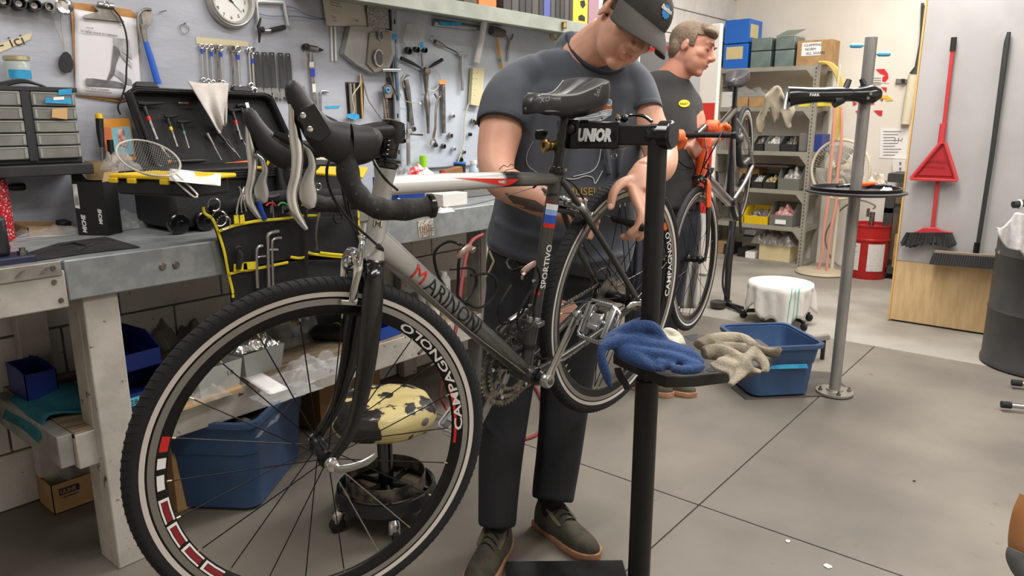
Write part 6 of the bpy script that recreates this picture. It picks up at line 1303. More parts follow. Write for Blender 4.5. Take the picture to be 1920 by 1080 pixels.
solo('black_tool_bag','black cable pouch tied with yellow cord on the lower shelf','pouch',M().tube([sh(605,640)+V((0,.04,.03)),sh(650,640)+V((0,.02,.035)),sh(690,630)+V((0,.02,.03))],[(.03,.05),(.035,.05),(.02,.04)],12),black)
solo('yellow_tie','yellow tie looped around the black cable pouch','tie',M().ring(sh(640,640)+V((0,.02,.035)),(1,.1,0),.038,.002,20,6),yellow)
solo('black_case','black plastic case at the back of the lower shelf behind the fork','case',M().bx(1.70,1.92,2.40,2.56,SZ,SZ+.10),black,bevel=.006)
for k,(x,h_) in enumerate(((822,.15),(800,.13))):
    c=sh(x,600)+V((0,.03,0)); o=thing('spray_can',['white and red spray can on the lower shelf behind the down tube','pale spray can with black cap beside the white and red can'][k],'can',c); M().lathe(c,(0,0,1),[(.026,0),(.028,.003),(.028,h_),(.02,h_+.012)],22).build('can_body',[white,mat('pale grey can',(170,172,170),.4,.3)][k],o); M().lathe(c+V((0,0,h_+.012)),(0,0,1),[(.018,0),(.018,.03),(.001,.031)],18).build('cap',[white,black][k],o)
c=V((2.30,2.28,SZ)); o=thing('spray_can','tall white spray can on the lower shelf beside the red hose','can',c); M().lathe(c,(0,0,1),[(.028,0),(.030,.003),(.030,.16),(.021,.175)],22).build('can_body',mat('white can with print',(216,214,210),.4,c3=(150,150,160),sc3=90),o); M().lathe(c+V((0,0,.175)),(0,0,1),[(.016,0),(.016,.02),(.001,.02)],18).build('cap',white,o)
for k,(x,y_,h_,m_) in enumerate(((2.08,2.30,.12,mat('dark bottle',(60,50,46),.3)),(1.98,2.32,.14,mat('white bottle with red band',(200,196,190),.4)))): 
    c=V((x,y_,SZ)); o=thing('bottle',['dark glass bottle on the lower shelf behind the down tube','white plastic bottle on the lower shelf behind the down tube'][k],'bottle',c); M().lathe(c,(0,0,1),[(.03,0),(.033,.004),(.033,h_*.7),(.014,h_*.88),(.014,h_)],22).build('bottle_body',m_,o); M().lathe(c+V((0,0,h_)),(0,0,1),[(.016,0),(.016,.014),(.001,.015)],18).build('cap',black,o)
solo('marker_tool','small grey-tipped tool lying on the shelf edge behind the wheel rim','tool',M().tube([sh(775,665)+V((0,-.03,.01)),sh(800,640)+V((0,-.03,.012))],[.006,.004],8),dsteel)
# red air hose
hose=mat('dark red rubber hose',(120,34,36),.45)
hs=M().tube(S3([V((-.4,2.68,.33)),V((0,2.70,.25)),V((.45,2.69,.30)),V((.75,2.66,.42)),V((1.0,2.6,.46))],8),.011,10); solo('air_hose','dark red air hose sagging along the block wall at the left','hose',hs,hose)
hs=M().tube(S3([at(905,440,D=2.85),at(885,452,D=2.8),at(874,480,D=2.75),at(864,540,D=2.7),at(858,600,D=2.65),at(846,650,D=2.6),at(832,700,D=2.55),at(828,750,Z=.1),at(870,800,Z=.008),at(930,828,Z=.008),at(1010,812,Z=.008),at(1018,760,Z=.008),at(1000,720,Z=.008)],8),.0075,10); solo('air_hose','red air hose looping from the bench down to the floor beside the mechanic','hose',hs,mat('red rubber hose',(132,44,46),.45))
# rolling stool with cow-print seat
sc0=V((1.60,1.87,0)); sc0=at(725,920,Z=0.09); sc0.z=0
stl=thing('rolling_stool','low rolling stool with a torn black and cream spotted seat under clear film','stool',sc0)
zr=.115; 
M().ring(sc0+V((0,0,zr)),(0,0,1),.155,.008,48,8).build('base_ring',blackgloss,stl); M().lathe(sc0+V((0,0,zr-.035)),(0,0,1),[(.166,.0),(.170,.002),(.162,.040),(.158,.040),(.150,.006),(.150,0)],48,closed=True,cap=False).build('tray_wall',black,stl,smooth=60)
M().lathe(sc0+V((0,0,zr-.034)),(0,0,1),[(.001,0),(.155,0),(.155,.004),(.001,.004)],40).build('parts_tray',mat('dusty brown tray',(112,98,80),.6,c2=(88,76,62),sc=14),stl)
M().lathe(sc0+V((0,0,zr-.03)),(0,0,1),[(.128,.03),(.131,.03),(.131,.075),(.128,.075)],40,closed=True,cap=False).build('inner_ring',mat('worn black band',(44,42,40),.4,c2=(110,100,88),sc=20),stl,smooth=60)
for k in range(5):
    a=.35+k*2*pi/5; d=V((cos(a),sin(a),0)); M().tube([sc0+V((0,0,zr)),sc0+d*.12+V((0,0,zr-.01)),sc0+d*.168+V((0,0,zr-.03))],[(.012,.009),(.010,.008),(.008,.006)],8,side=ZZ).build('leg',black,stl)
    p=sc0+d*.165; s_=V((-d.y,d.x,0)); cs_=M().lathe(p+V((0,0,.026))-s_*.008+d*.012,s_,[(.022,0),(.026,.002),(.026,.018),(.022,.020)],22).build('caster_wheel',rubber,stl)
    M().tube([p+V((0,0,.07)),p+d*.008+V((0,0,.058)),p+d*.018+V((0,0,.035))],[(.018,.018),(.022,.020),(.010,.018)],12,side=d).build('caster_hood',chrome,cs_)
M().lathe(sc0,(0,0,1),[(.027,.10),(.029,.11),(.025,.12),(.025,.27),(.022,.275)],26).build('column',blackgloss,stl); M().lathe(sc0,(0,0,1),[(.014,.27),(.014,.33)],22).build('gas_lift',alu,stl)
cow=mat('cream and black spotted cover',(214,196,138),.45,c2=(206,188,128),sc=8,coat=.5,c3=(34,32,32),sc3=10,lo3=.505,hi3=.52,bump=.5,bs=30)
zs_=.36
def seat(u,v):
    a=2*pi*u; prof=[(.001,.0),(.12,-.035),(.158,-.03),(.172,.0),(.170,.025),(.155,.052),(.12,.062),(.06,.066),(.001,.066)]
    k=v*(len(prof)-1); i=min(int(k),len(prof)-2); f=k-i; r=prof[i][0]*(1-f)+prof[i+1][0]*f; z=prof[i][1]*(1-f)+prof[i+1][1]*f
    r*=1+.05*noise.noise(V((cos(a)*1.5,sin(a)*1.5,z*8))); z+=.010*noise.noise(V((cos(a)*2*r*8,sin(a)*2*r*8,3)))
    return sc0+V((r*cos(a),r*sin(a),zs_+z))
M().grid(seat,44,24,wrapu=True).build('seat',cow,stl,smooth=180)
tears=M()
for k in range(4):
    a=-2.4+k*.5; c=sc0+V((.168*cos(a),.168*sin(a),zs_+.012)); x=V((-sin(a),cos(a),0)); M().ell((0,0,0),(.020+.006*(k%2),.004,.014),10,6,T=fr(c,x)).build('tear',mat('grey exposed backing',(120,112,108),.6),stl)
# floor bits
for i,(x,y,n_,l,m_) in enumerate(((1477,1015,'cable_tie_scrap','small white crumpled scrap on the floor near the front tile joint',white),(1552,1062,'paint_flake','cream irregular flake on the floor at the bottom of the picture',mat('cream flake',(222,214,196),.7)),(1714,902,'black_crumb','tiny black crumb on the floor at the right',ink))):
    p=at(x,y,Z=.001); rn=random.Random(i); rr_=(.008,.013,.005)[i]; solo(n_,l,'litter',M().prism([p+V((rr_*rn.uniform(.7,1.1)*cos(a),rr_*rn.uniform(.7,1.1)*sin(a),0)) for a in [k*2*pi/9 for k in range(9)]],(0,0,.002)),m_)
Qa=at(752,350,Y=2.45); Qb=at(900,350,Y=2.45)
tc6=thing('parts_crate','low grey crate of mixed fittings supporting the clutter at the back of the bench','crate',V((Qa.x+.2,2.45,BT)))
M().bx(Qa.x+.31,Qb.x,2.36,2.62,BT+.001,BT+.085).build('crate_body',mat('grey crate',(112,110,106),.6),tc6,bevel=.004)
rq=random.Random(9)
for k in range(14):
    p=at(800+k*7,334+rq.uniform(-8,6),Y=2.40+.12*rq.random()); r_=rq.uniform(.008,.016); mm_=[steel,black,rust,dsteel,red,alu][k%6]
    m=M().lathe(p,(rq.uniform(-1,1),rq.uniform(-1,0),rq.uniform(0,1)),[(r_,0),(r_,r_*1.4),(r_*.5,r_*1.6),(r_*.45,.002)],14)
    solo('metal_fitting','small %s fitting on the grey crate, %s from the left'%(['steel','black','brown','dark steel','red','grey'][k%6],['first','second','third','fourth','fifth','sixth','seventh','eighth','ninth','tenth','eleventh','twelfth','thirteenth','last'][k]),'fitting',m,mm_,'loose fittings behind the top tube')
for k,x in enumerate((820,842,868)):
    c=at(x,505,Y=2.45); 
# ================= THINGS ON THE TOOL BOARDS =================
def wt(name,label,cat,pcs,off=.012,group=None,org=None):
    k=pcs[0]; q=k[2][0]; o=thing(name,label,cat,wb_(q[0],q[1],off),group)
    for pc_ in pcs:
        ty,nm,pts,r,m_=pc_[:5]; sw_=lambda q:(q[1],q[0]) if isinstance(q,tuple) else q; r=(sw_(r) if ty=='t' else [sw_(q) for q in r] if ty=='T' else r); of=off+(pc_[5] if len(pc_)>5 else 0)
        if ty=='t': mb=M().tube([wb_(p[0],p[1],of) for p in (spl(pts,5) if len(pts)>2 else pts)],r,10,side=Y3 if isinstance(r,tuple) else None)
        elif ty=='T': # straight segments with radii list
            mb=M().tube([wb_(p[0],p[1],of) for p in pts],r,12,side=Y3)
        elif ty=='p': mb=M().prism([wb_(p[0],p[1],of) for p in pts],(0,-r,0))
        elif ty=='r': mb=M().ring(wb_(pts[0][0],pts[0][1],of),(0,-1,0),r[0],r[1],28,8)
        elif ty=='c': mb=M().lathe(wb_(pts[0][0],pts[0][1],of),(0,-1,0),r,28)
        mb.build(nm,m_,o,bevel=.0008 if ty=='p' and r>.002 else 0)
    return o
def rl(*a): return list(a)
# sockets in a row
for i,(x,y,r) in enumerate(((2,4,.018),(31,8,.020),(60,12,.020),(86,14,.015))):
    wt('bottom_bracket_socket',['black socket tool cut by the left edge of the picture','second black socket tool from the left edge, splined bore','third black socket tool from the left, wide open bore','small steel socket tool, fourth from the left edge'][i],'socket tool',
     [('c','socket',[(x,y)],[(r,0),(r,.03),(r*.9,.034),(r*.72,.034),(r*.68,.012),(.001,.012)],[black,black,blackgloss,dsteel][i]),('c','bore',[(x,y)],[(r*.45,.012),(r*.45,.020),(r*.3,.020),(.001,.018)],dsteel)],group='socket tools along the top left')
wt('magnifier_fob','chrome cup with a cord loop and black pear-shaped fob hanging from it','fob',[('c','chrome_cup',[(114,13)],[(.016,0),(.024,.012),(.027,.032),(.024,.034),(.018,.012),(.001,.01)],chrome),('t','cord',[(104,24),(100,36),(108,58),(117,80),(121,96)],.0014,mat('pale cord',(170,160,140),.7)),('t','cord',[(114,26),(115,50),(119,76),(122,96)],.0014,mat('pale cord',(1,1,1))),
 ('p','fob',[(118,98),(125,97),(132,104),(136,116),(136,128),(131,136),(121,137),(112,130),(109,120),(111,108)],.006,black,.0)])
for k,(x0_,y0_,w_) in enumerate(((117,108,9),(114,118,14),(114,124,15))): pass
text('#',.012,tfr(wb_(118,113,.0186),(1,0,0),(0,0,1)),mat('gold print',(190,160,60),.5),None) if False else None
m=M().prism([wb_(-6,84,.002),wb_(59,61,.002),wb_(59,67,.002),wb_(56,74,.002),wb_(-6,101,.002)],(0,-.001,0)); lb_=solo('masking_tape_label','strip of cream masking tape with handwriting, above the glass jar','label',m,mat('cream masking tape',(208,196,162),.8))
mk=mat('brown marker',(76,58,58),.8)
text('- ici',.046,tfr(wb_(0,93,.0035),(1,0,.30),(-.3,0,1)),mk,lb_,name='handwriting',sx=1.15)
# clipboard
cbd=thing('clipboard','brown clipboard with printed sheets and a steel clip hanging on the tool board','clipboard',wb_(195,185,.004))
P_=lambda pts,o: [wb_(x,y,o) for x,y in pts]
M().prism(P_([(131,4),(175,8),(245,18),(253,26),(262,100),(258,186),(222,192),(142,180)],.003),(0,-.003,0)).build('board',mat('brown hardboard',(190,140,82),.6,c2=(170,122,70),sc=20),cbd,bevel=.001)
M().grid(lambda u,v:wb_((139+116*u)*(1-v)+(142+122*u)*v,(17+18*u)*(1-v)+(178+ (10*u if u<.8 else 8-(u-.8)*140))*v,.008+.003*sin(u*3)+.004*v*u),12,10).build('paper_sheet',mat('printed paper',(214,212,216),.75),cbd,solid=.0008,smooth=180)
gp=mat('dark grey photo print',(88,86,88),.7,c2=(120,118,120),sc=20); gp2=mat('mid grey photo print',(150,148,150),.7,c2=(190,188,190),sc=24)
def cp_(pts,m_,o=.0145,n='print'): M().prism(P_(pts,o),(0,-.0003,0)).build(n,m_,cbd,smooth=0)
cp_([(161,147),(175,147),(195,150),(215,152),(230,156),(236,162),(236,166),(161,160)],gp,.0155); cp_([(213,70),(242,74),(248,112),(238,104),(220,90),(214,86)],gp2,.0150); cp_([(213,85),(222,90),(226,100),(218,120),(214,140),(205,152),(201,150),(208,130),(211,105)],gp,.0155)
cp_([(218,130),(228,136),(246,150),(249,160),(236,158),(222,146),(214,140)],gp2,.0150); cp_([(222,90),(236,105),(248,120),(248,128),(232,112),(224,100)],gp2,.0152)
for (x,y,s_,t_) in ((152,59,.0085,'Le reglage manuel de l indexation'),(162,52,.0055,'votre velo'),(222,48,.005,'Service'),(161,166,.0068,'Pour sauver la transmission'),(161,171,.0055,'avec une petite pince et un tournevis')): text(t_,s_,tfr(wb_(x,y,.0165),(1,0,-.055),(.055,0,1)),ink,cbd)
M().prism(P_([(172,12),(192,4),(213,10),(214,26),(230,38),(232,42),(155,34),(158,28),(184,22)],.015),(0,-.006,0)).build('clip_plate',dsteel,cbd,bevel=.001); M().cyl(wb_(184,8,.024),wb_(212,12,.024),.010,n=14).build('clip_spring',steel,cbd); M().ring(wb_(200,8,.035),(0,-1,0),.008,.002,20,6).build('clip_ring',chrome,cbd)
m=M().tube([wb_(x,y,.034) for x,y in spl([(213,17),(226,34),(236,62),(239,95),(237,130),(236,155),(229,180),(221,200),(226,215)],5)],.0032,8); solo('black_strap','thin black strap hanging from the clipboard clip down to the tool case','strap',m,black)
# chain whip with blue grip
wt('chain_whip','chain whip tool with blue dipped handle leaning beside the clipboard','chain tool',[('T','handle_grip',[(273,78),(283,110),(297,158)],[(.010,.006),(.012,.007),(.013,.007)],mat('blue dipped grip',(40,92,190),.4)),('T','bar',[(268,45),(270,62),(273,80)],[(.014,.003),(.010,.003),(.009,.003)],dsteel),('p','head',[(262,22),(272,14),(283,16),(286,28),(284,42),(275,54),(268,54),(266,40)],.004,dsteel,-.002),('t','chain',[(283,18),(270,18),(260,28),(258,40),(260,58),(262,80),(262,100)],.0045,dsteel,.006)],off=.02)
wt('nail','small bent screw stuck in the board below the clock','screw',[('t','shank',[(299,23),(306,21),(312,20)],.0018,rust)])
wt('steel_ring','thin steel ring hanging on a nail left of the clock','ring',[('r','ring',[(346,54)],(.0165,.0013),dsteel),('c','nail_head',[(346,44)],[(.003,0),(.003,.008),(.001,.008)],dsteel)],off=.006)
# wall clock
ck=thing('wall_clock','round silver-rimmed wall clock with black numerals cut by the top edge','clock',wb_(428,60,.0)); cc=wb_(429,2,.0); Rk=abs(wb_(429,62,0).z-cc.z); Rk=.098
M().lathe(cc,(0,-1,0),[(Rk,.0),(Rk*1.02,.01),(Rk*1.0,.024),(Rk*.93,.030),(Rk*.88,.028),(Rk*.86,.034),(Rk*.80,.034),(Rk*.77,.022),(Rk*.765,.012),(Rk*.765,.0)],56,closed=True,cap=False).build('rim',mat('silver painted rim',(176,174,170),.35,.5),ck,smooth=60)
M().lathe(cc,(0,-1,0),[(.001,.0),(Rk*.78,.0),(Rk*.78,.012),(.001,.012)],56).build('face',mat('white clock face',(220,220,216),.6),ck,smooth=0)
for h in range(1,13):
    a=radians(90-30*h-0); p=cc+V((cos(a)*Rk*.62-.0065*(2 if h>9 else 1),-.0125,sin(a)*Rk*.62-.0065)); text(str(h),.019,tfr(p,(1,0,0),(0,0,1)),ink,ck,name='numeral')
for a,l,w_ in ((radians(-42),Rk*.60,.0012),(radians(150),Rk*.40,.002)): d=V((cos(a),0,sin(a))); M().tube([cc+V((0,-.014,0))-d*.012,cc+V((0,-.014,0))+d*l],[(w_*1.4,.0005),(w_*.6,.0005)],6,side=V((-d.z,0,d.x))).build('hand',ink,ck)
M().lathe(cc+V((0,-.0135,0)),(0,-1,0),[(.004,0),(.004,.003),(.001,.003)],14).build('hub',ink,ck)
solo('masking_tape_strip','long cream masking tape strip above the row of combination wrenches','label',M().prism(P_([(367,69),(466,78),(465,88),(368,82)],.001),(0,-.001,0)),mat('cream masking tape',(1,1,1)))
# combination wrenches
def combo(x,y0,y1,r,k,tape=None,m_=steel):
    dx=(y1-y0)*.055; o=thing('combination_wrench','%s combination wrench hanging under the masking tape strip, %s from the left'%('worn brown' if m_ is rust else 'bright steel',['first','second','third','fourth','fifth','sixth','seventh','eighth','ninth'][k]),'wrench',wb_(x,y1,.01),'combination wrenches in a row')
    M().ring(wb_(x,y0,.010),(0,-1,0),r*1.9,r*.75,20,8).build('ring_end',m_,o); M().tube([wb_(x,y0+3,.01),wb_(x+dx*.5,(y0+y1)/2,.01),wb_(x+dx,y1-4,.01)],[(r*1.0,r*.5),(r*.8,r*.45),(r*1.0,r*.5)],8,side=X3).build('shaft',m_,o)
    c=wb_(x+dx,y1,.01); M().ring(c,(0,-1,0),r*1.7,r*.8,16,8,a0=.6,a1=5.6).build('open_end',m_,o)
    if tape: M().tube([wb_(x+.3,tape,.01),wb_(x+.8,tape+9,.01)],[(r*1.25,r*.75)]*2,8,side=X3).build('blue_tape_band',mat('deep blue tape',(38,70,180),.6),o)
for k,(x,y1,r,tp_,m_) in enumerate(((378,150,.0040,92,steel),(387,152,.0040,None,steel),(396,155,.0046,97,steel),(407,154,.0048,None,rust),(414,156,.0048,98,steel),(435,165,.0056,None,rust),(446,167,.0056,103,steel),(467,160,.0050,None,steel),(473,170,.0060,110,steel))): combo(x,87+(x-378)*.085,y1,r,k,tp_,m_)
for i,(x,h_) in enumerate(((481,0),(496,1),(510,1),(526,2),(540,3))):
    wt('cone_wrench','flat wrench with black sleeved handle, %s of five in the row'%['leftmost','second from left','middle','fourth from left','rightmost'][i],'wrench',[('T','handle',[(x-1,97+h_),(x+2,130),(x+4,164+h_)],[(.0125,.003),(.0135,.003),(.0125,.003)],mat('charcoal sleeve',(58,58,60),.5)),('c','hole',[(x-1,101+h_)],[(.003,.0),(.003,.0045),(.001,.0045)],steel),('p','jaw',[(x-1,164),(x+10,164),(x+15,176),(x+14,184),(x+11,190),(x+10,183),(x+5,182),(x+4,190),(x-1,184),(x-1,174)],.002,alu,-.001)],group='cone wrenches with black handles')
# C-frame tool
fw2=mat('white enamel frame',(206,206,204),.4,.3)
wt('frame_tool','white square-framed clamp tool with black spring and lever, right of the clock','clamp tool',[('t','frame',[(484,40),(482,20),(481,6),(486,3),(510,4),(528,5),(532,8),(536,28),(540,48)],(.006,.008),fw2),('t','lower_bar',[(486,58),(500,58),(508,57)],(.008,.008),alu),('t','spring',[(507,57),(520,54),(534,51)],.010,black),('T','lever',[(489,34),(484,50),(487,62),(486,80)],[(.003,.005),(.006,.007),(.006,.007),(.003,.004)],black,.012),('c','pivot',[(488,56)],[(.010,0),(.012,.015),(.005,.02)],black)],off=.014)
m=M().tube([wb_(x,y,.01) for x,y in spl([(536,12),(552,15),(575,27),(600,34),(612,34)],5)],.0013,6); solo('blue_wire','upper thin blue wire running from the clamp tool to the price sheet','wire',m,mat('blue wire',(60,90,150),.5))
m=M().tube([wb_(x,y,.01) for x,y in spl([(480,24),(505,30),(535,30),(560,31),(585,35),(612,36)],5)],.0013,6); solo('blue_wire','lower thin blue wire sagging between the clamp tool and the price sheet','wire',m,mat('blue wire',(1,1,1)))
wt('dropout_gauge','alignment gauge with black and steel head, blue tape band and long flat bar','gauge',[('T','bar',[(583,98),(585,140),(592,205)],[(.009,.003),(.010,.003),(.010,.003)],dsteel),('t','head',[(568,90),(580,89),(595,92)],.011,dsteel),('T','spindle',[(592,92),(600,93),(606,94)],[.008,.007,.003],black),('c','knob',[(571,88)],[(.013,0),(.013,.02),(.006,.024)],black),('p','badge',[(580,116),(588,116),(588,126),(580,126)],.001,white,.004),('p','blue_tape_band',[(582,129),(590,129),(591,144),(583,144)],.001,mat('deep blue tape',(1,1,1)),.004),('t','cord',[(571,96),(570,112),(574,130),(572,98)],.0013,mat('pale cord',(1,1,1)),.006),('p','white_tape_band',[(585,157),(591,157),(592,173),(586,173)],.001,white,.004)],off=.012)
wt('file_handle','black tapered rasp handle hanging below an orange tape mark','handle',[('T','handle',[(566,163),(569,180),(573,198)],[(.010,.008),(.014,.011),(.010,.009)],black),('p','orange_tape',[(560,158),(568,158),(567,163),(560,163)],.001,mat('orange tape',(226,150,80),.7))],off=.014)
wt('square_hook','grey L-shaped hook tool right of the alignment gauge','hook tool',[('t','hook',[(602,215),(601,190),(602,174),(606,171),(616,172)],(.005,.003),alu)],off=.01)
solo('blue_tape','smeared blue masking tape strip on the board above the far brake hood','tape',M().prism(P_([(609,199),(638,198),(634,203),(611,204)],.001),(0,-.0006,0)),bluetape)
ps=thing('price_sheet','beige printed price sheet with handwriting pinned at the top of the board','paper',wb_(650,50,.01))
M().grid(lambda u,v:wb_((604+ (0)*v)*(1-u)+(684)*u+ (8*v if u<.5 else 12*v),-6+(54+2*u)*v,.016+.012*sin(u*2.5)*v),10,8).build('sheet',mat('beige paper',(196,188,178),.8),ps,solid=.0008,smooth=180)
for k,(x,y,w_) in enumerate(((619,4,22),(619,9,34),(622,18,36),(622,22,38))): text(['Inspection de base','Temps de main d oeuvre','________________','________________'][k],.0062,tfr(wb_(x,y,.033),(1,0,-.06),(0,0,1)),ink,ps)
text('Clou',.012,tfr(wb_(621,32,.034),(1,0,-.1),(.1,0,1)),greyink,ps,name='handwriting'); text('velo',.012,tfr(wb_(624,39,.034),(1,0,-.1),(.1,0,1)),greyink,ps,name='handwriting'); text(') Salle',.012,tfr(wb_(663,38,.034),(1,0,-.1),(.1,0,1)),greyink,ps,name='handwriting')
for k,x in enumerate((621,628)): wt('white_rod','slim white rod hanging under the price sheet, %s of two'%['left','right'][k],'rod',[('T','rod',[(x,50),(x+1,80),(x+2,114)],[.004,.0035,.005],white)],off=.012)
# inflator tool in grey bags
gb_=mat('grey bag vinyl',(150,148,146),.45,c2=(164,162,160),sc=6,bump=.3,bs=12)
iv=wt('lens_case','grey vinyl case with two dark round windows hanging beside the steel panel','case',[('p','body',[(648,50),(700,52),(728,60),(732,100),(720,132),(690,138),(660,122),(636,102)],.035,gb_),('p','face_panel',[(690,62),(728,58),(732,100),(722,130),(700,136),(685,120)],.012,mat('olive grey panel',(128,124,114),.4),.035)],off=.004)
for (x,y,r) in ((711,67,.020),(708,109,.036)):
    M().lathe(wb_(x,y,.05),(.3,-1,0),[(r,0),(r*1.08,.004),(r*1.04,.010),(r*.92,.010),(r*.9,.004)],32,closed=True,cap=False).build('window_ring',steel,iv); M().lathe(wb_(x,y,.053),(.3,-1,0),[(.001,.004),(r*.93,.004),(r*.93,.007),(.001,.007)],32).build('dark_window',mat('dark window',(44,46,54),.25),iv)
bw=M().grid(lambda u,v:wb_(686+40*u+4*v,-4+58*v,.03+.012*sin(u*3.1)),20,26); solo('bubble_wrap','silvery bubble wrap sleeve hanging above the grey vinyl case','bubble wrap',bw,mat('bubble wrap',(170,168,166),.25,.2,c2=(120,118,116),sc=120,bump=1,bs=160),smooth=180,solid=.004)
# cut-out with pipes
hc=M().prism(P_([(647,154),(682,155),(682,222),(652,222)],.0005),(0,-.001,0)); ho=solo('board_cutout','dark rectangular cut-out in the board with pipes passing behind','opening',hc,mat('dark hollow',(46,38,34),.9),smooth=0)
for k,(x,r,m_) in enumerate(((656,.007,mat('grey conduit',(150,142,134),.4,.3)),(663,.006,mat('grey conduit',(1,1,1))),(676,.005,mat('pale pine',(200,160,96),.7)))): wt('pipe',['grey conduit pipe at the left of the cut-out','grey conduit pipe in the middle of the cut-out','narrow pine strip at the right of the cut-out'][k],'pipe',[('T','pipe',[(x,156 if k<2 else 140),(x+2,190),(x+4,222)],[r,r,r],m_)],off=.012)
m=M().tube([wb_(x,y,.02) for x,y in spl([(676,138),(675,158),(665,172),(661,182),(664,205),(662,218)],5)],.003,8); solo('cream_cable','cream cable snaking down through the board cut-out','cable',m,mat('cream cable',(196,188,164),.5))
m=M().tube([wb_(x,y,.02) for x,y in spl([(678,138),(684,165),(692,190),(706,210),(722,233)],5)],.0028,8); solo('brown_cable','brown cable running from the grey case down to the bars','cable',m,mat('taupe cable',(130,122,112),.5))
solo('blue_tape','ragged blue tape patch stuck under the board cut-out','tape',M().prism(P_([(651,214),(662,212),(673,215),(674,224),(666,225),(650,220)],.022),(0,-.001,0)),bluetape)
# rod & rule at the panel edge
wt('steel_spindle','short chrome spindle sticking out level below the grey case','spindle',[('T','rod',[(716,131),(735,131),(749,131)],[.008,.0095,.009],chrome)],off=.05)
wt('blue_rule','long blue and grey rule hanging along the edge of the steel panel','rule',[('T','rule',[(738,64),(742,120),(748,188)],[(.007,.002),(.007,.002),(.007,.002)],mat('blue grey rule',(84,110,140),.4,.3)),('p','tape_band',[(735,64),(743,64),(743,74),(735,74)],.001,bluetape,.004)],off=.036)
wt('thin_rod','thin steel rod leaning beside the blue rule','rod',[('T','rod',[(731,137),(736,160),(745,180)],[.003,.003,.003],dsteel)],off=.034)
wt('cable_cutter','long-handled cable cutter with blue taped jaw hanging left of the big spanner','cutter',[('T','handle',[(724,182),(726,205),(729,236)],[(.008,.006),(.007,.005),(.006,.005)],rust),('T','handle',[(718,182),(721,205),(722,236)],[(.006,.005),(.006,.005),(.006,.005)],rust),('p','jaw',[(716,163),(722,158),(731,160),(734,172),(730,184),(719,184)],.012,rust),('r','blue_tape_ring',[(727,169)],(.010,.004),bluetape,.014)],off=.03)
wt('big_spanner','long curved steel spanner hanging on the steel panel','spanner',[('T','shaft',[(762,150),(766,165),(770,200),(774,236)],[(.012,.004),(.011,.004),(.009,.004),(.011,.004)],dsteel),('t','hook_end',[(758,165),(755,152),(760,141),(767,141)],(.006,.004),dsteel),('c','eye',[(775,242)],[(.013,0),(.013,.008),(.007,.008),(.007,.001)],dsteel)],off=.032)
wt('dark_spanner','dark thin spanner hanging behind the curved steel spanner','spanner',[('t','shaft',[(758,150),(760,170),(765,200),(766,228)],(.005,.004),black)],off=.026)
# bag of spokes
sb=thing('spoke_bag','clear hanging bag bundle of white spokes with dark cups below','bag',wb_(776,100,.03))
for k in range(11): x=757+k*3.6; M().tube([wb_(764+k*1.9,45,.04),wb_(x,80+3*(k%3),.05)],.0026,5).build('spoke',white,sb)
M().grid(lambda u,v:wb_((754+42*u)*(1-.0*v)+ (3 if v<.3 else 0),26+62*v,.045+.02*sin(pi*u)*(.4+v)+.004*noise.noise(V((u*9,v*9,2)))),18,18).build('bag_film',film,sb,smooth=20)
for x,y,r in ((765,95,.017),(780,93,.014),(795,94,.013)): M().lathe(wb_(x,y,.05),(0,-1,-.2),[(r,-.01),(r*1.05,.012),(r*.7,.014),(r*.6,.0),(.001,.0)],20).build('cup',blackgloss,sb)
wt('blue_tape','small curl of blue tape on the bag of spokes','tape',[('p','tape',[(787,80),(793,78),(794,90),(789,94)],.001,bluetape)],off=.075)
# facing tool with T handle
wt('facing_tool','bottom bracket facing tool with black T-handle and stepped steel column','facing tool',[('T','handle',[(752,109),(772,118),(790,128)],[.009,.0085,.004],black),('T','handle',[(829,112),(815,120),(803,128)],[.009,.0085,.004],black),('T','spindle',[(791,100),(792,125)],[.005,.005],dsteel),('c','hub',[(797,134)],[(.016,-.01),(.020,0),(.018,.02),(.008,.022)],rust),('T','column',[(796,128),(798,142),(799,160),(800,176),(800,184),(801,196),(802,214),(803,250)],[(.020,.016),(.017,.014),(.011,.011),(.009,.009),(.016,.014),(.018,.016),(.010,.010),(.007,.007)],dsteel)],off=.045)
wt('wire_coil','loop of cream plastic tubing hanging on the facing tool','tubing',[('t','loop',[(812,128),(822,135),(826,150),(820,165),(810,171),(801,168)],.003,mat('cream cable',(1,1,1)))],off=.04)
wt('yellow_wire_loop','thin yellow-green wire loop hanging beside the curved spanner','wire',[('t','loop',[(757,142),(750,158),(751,180),(762,190),(778,193),(788,192)],.0016,mat('olive wire',(176,168,110),.5)),('c','plug',[(785,194)],[(.005,0),(.005,.012),(.001,.012)],white)],off=.05)
wt('race_puller','crown race tool with slanting black handle and polished column','puller tool',[('T','handle',[(816,78),(826,83),(834,87)],[.011,.010,.007],dsteel),('T','rod',[(834,87),(848,94),(860,100)],[.003,.003,.003],black),('T','column',[(864,98),(866,108),(866,135),(867,170)],[(.015,.013),(.011,.010),(.010,.010),(.008,.008)],steel),('p','collar',[(855,98),(880,97),(878,104),(858,105)],.012,alu),('r','cog',[(811,72)],(.012,.003),steel)],off=.04)
wt('foil_tube','long brushed metal tube with blue tape hanging level at the top of the panel','tube',[('T','tube',[(812,42),(850,47),(905,55)],[(.018,.014),(.018,.014),(.015,.012)],alu),('p','blue_tape',[(823,40),(866,42),(864,49),(826,48)],.001,bluetape,.016)],off=.03)
pr=wt('paper_roll','white rolled paper sheet hanging upright over the metal tube','paper roll',[('T','roll',[(908,39),(901,80),(893,118)],[(.019,.014),(.019,.014),(.020,.014)],paper)],off=.055)
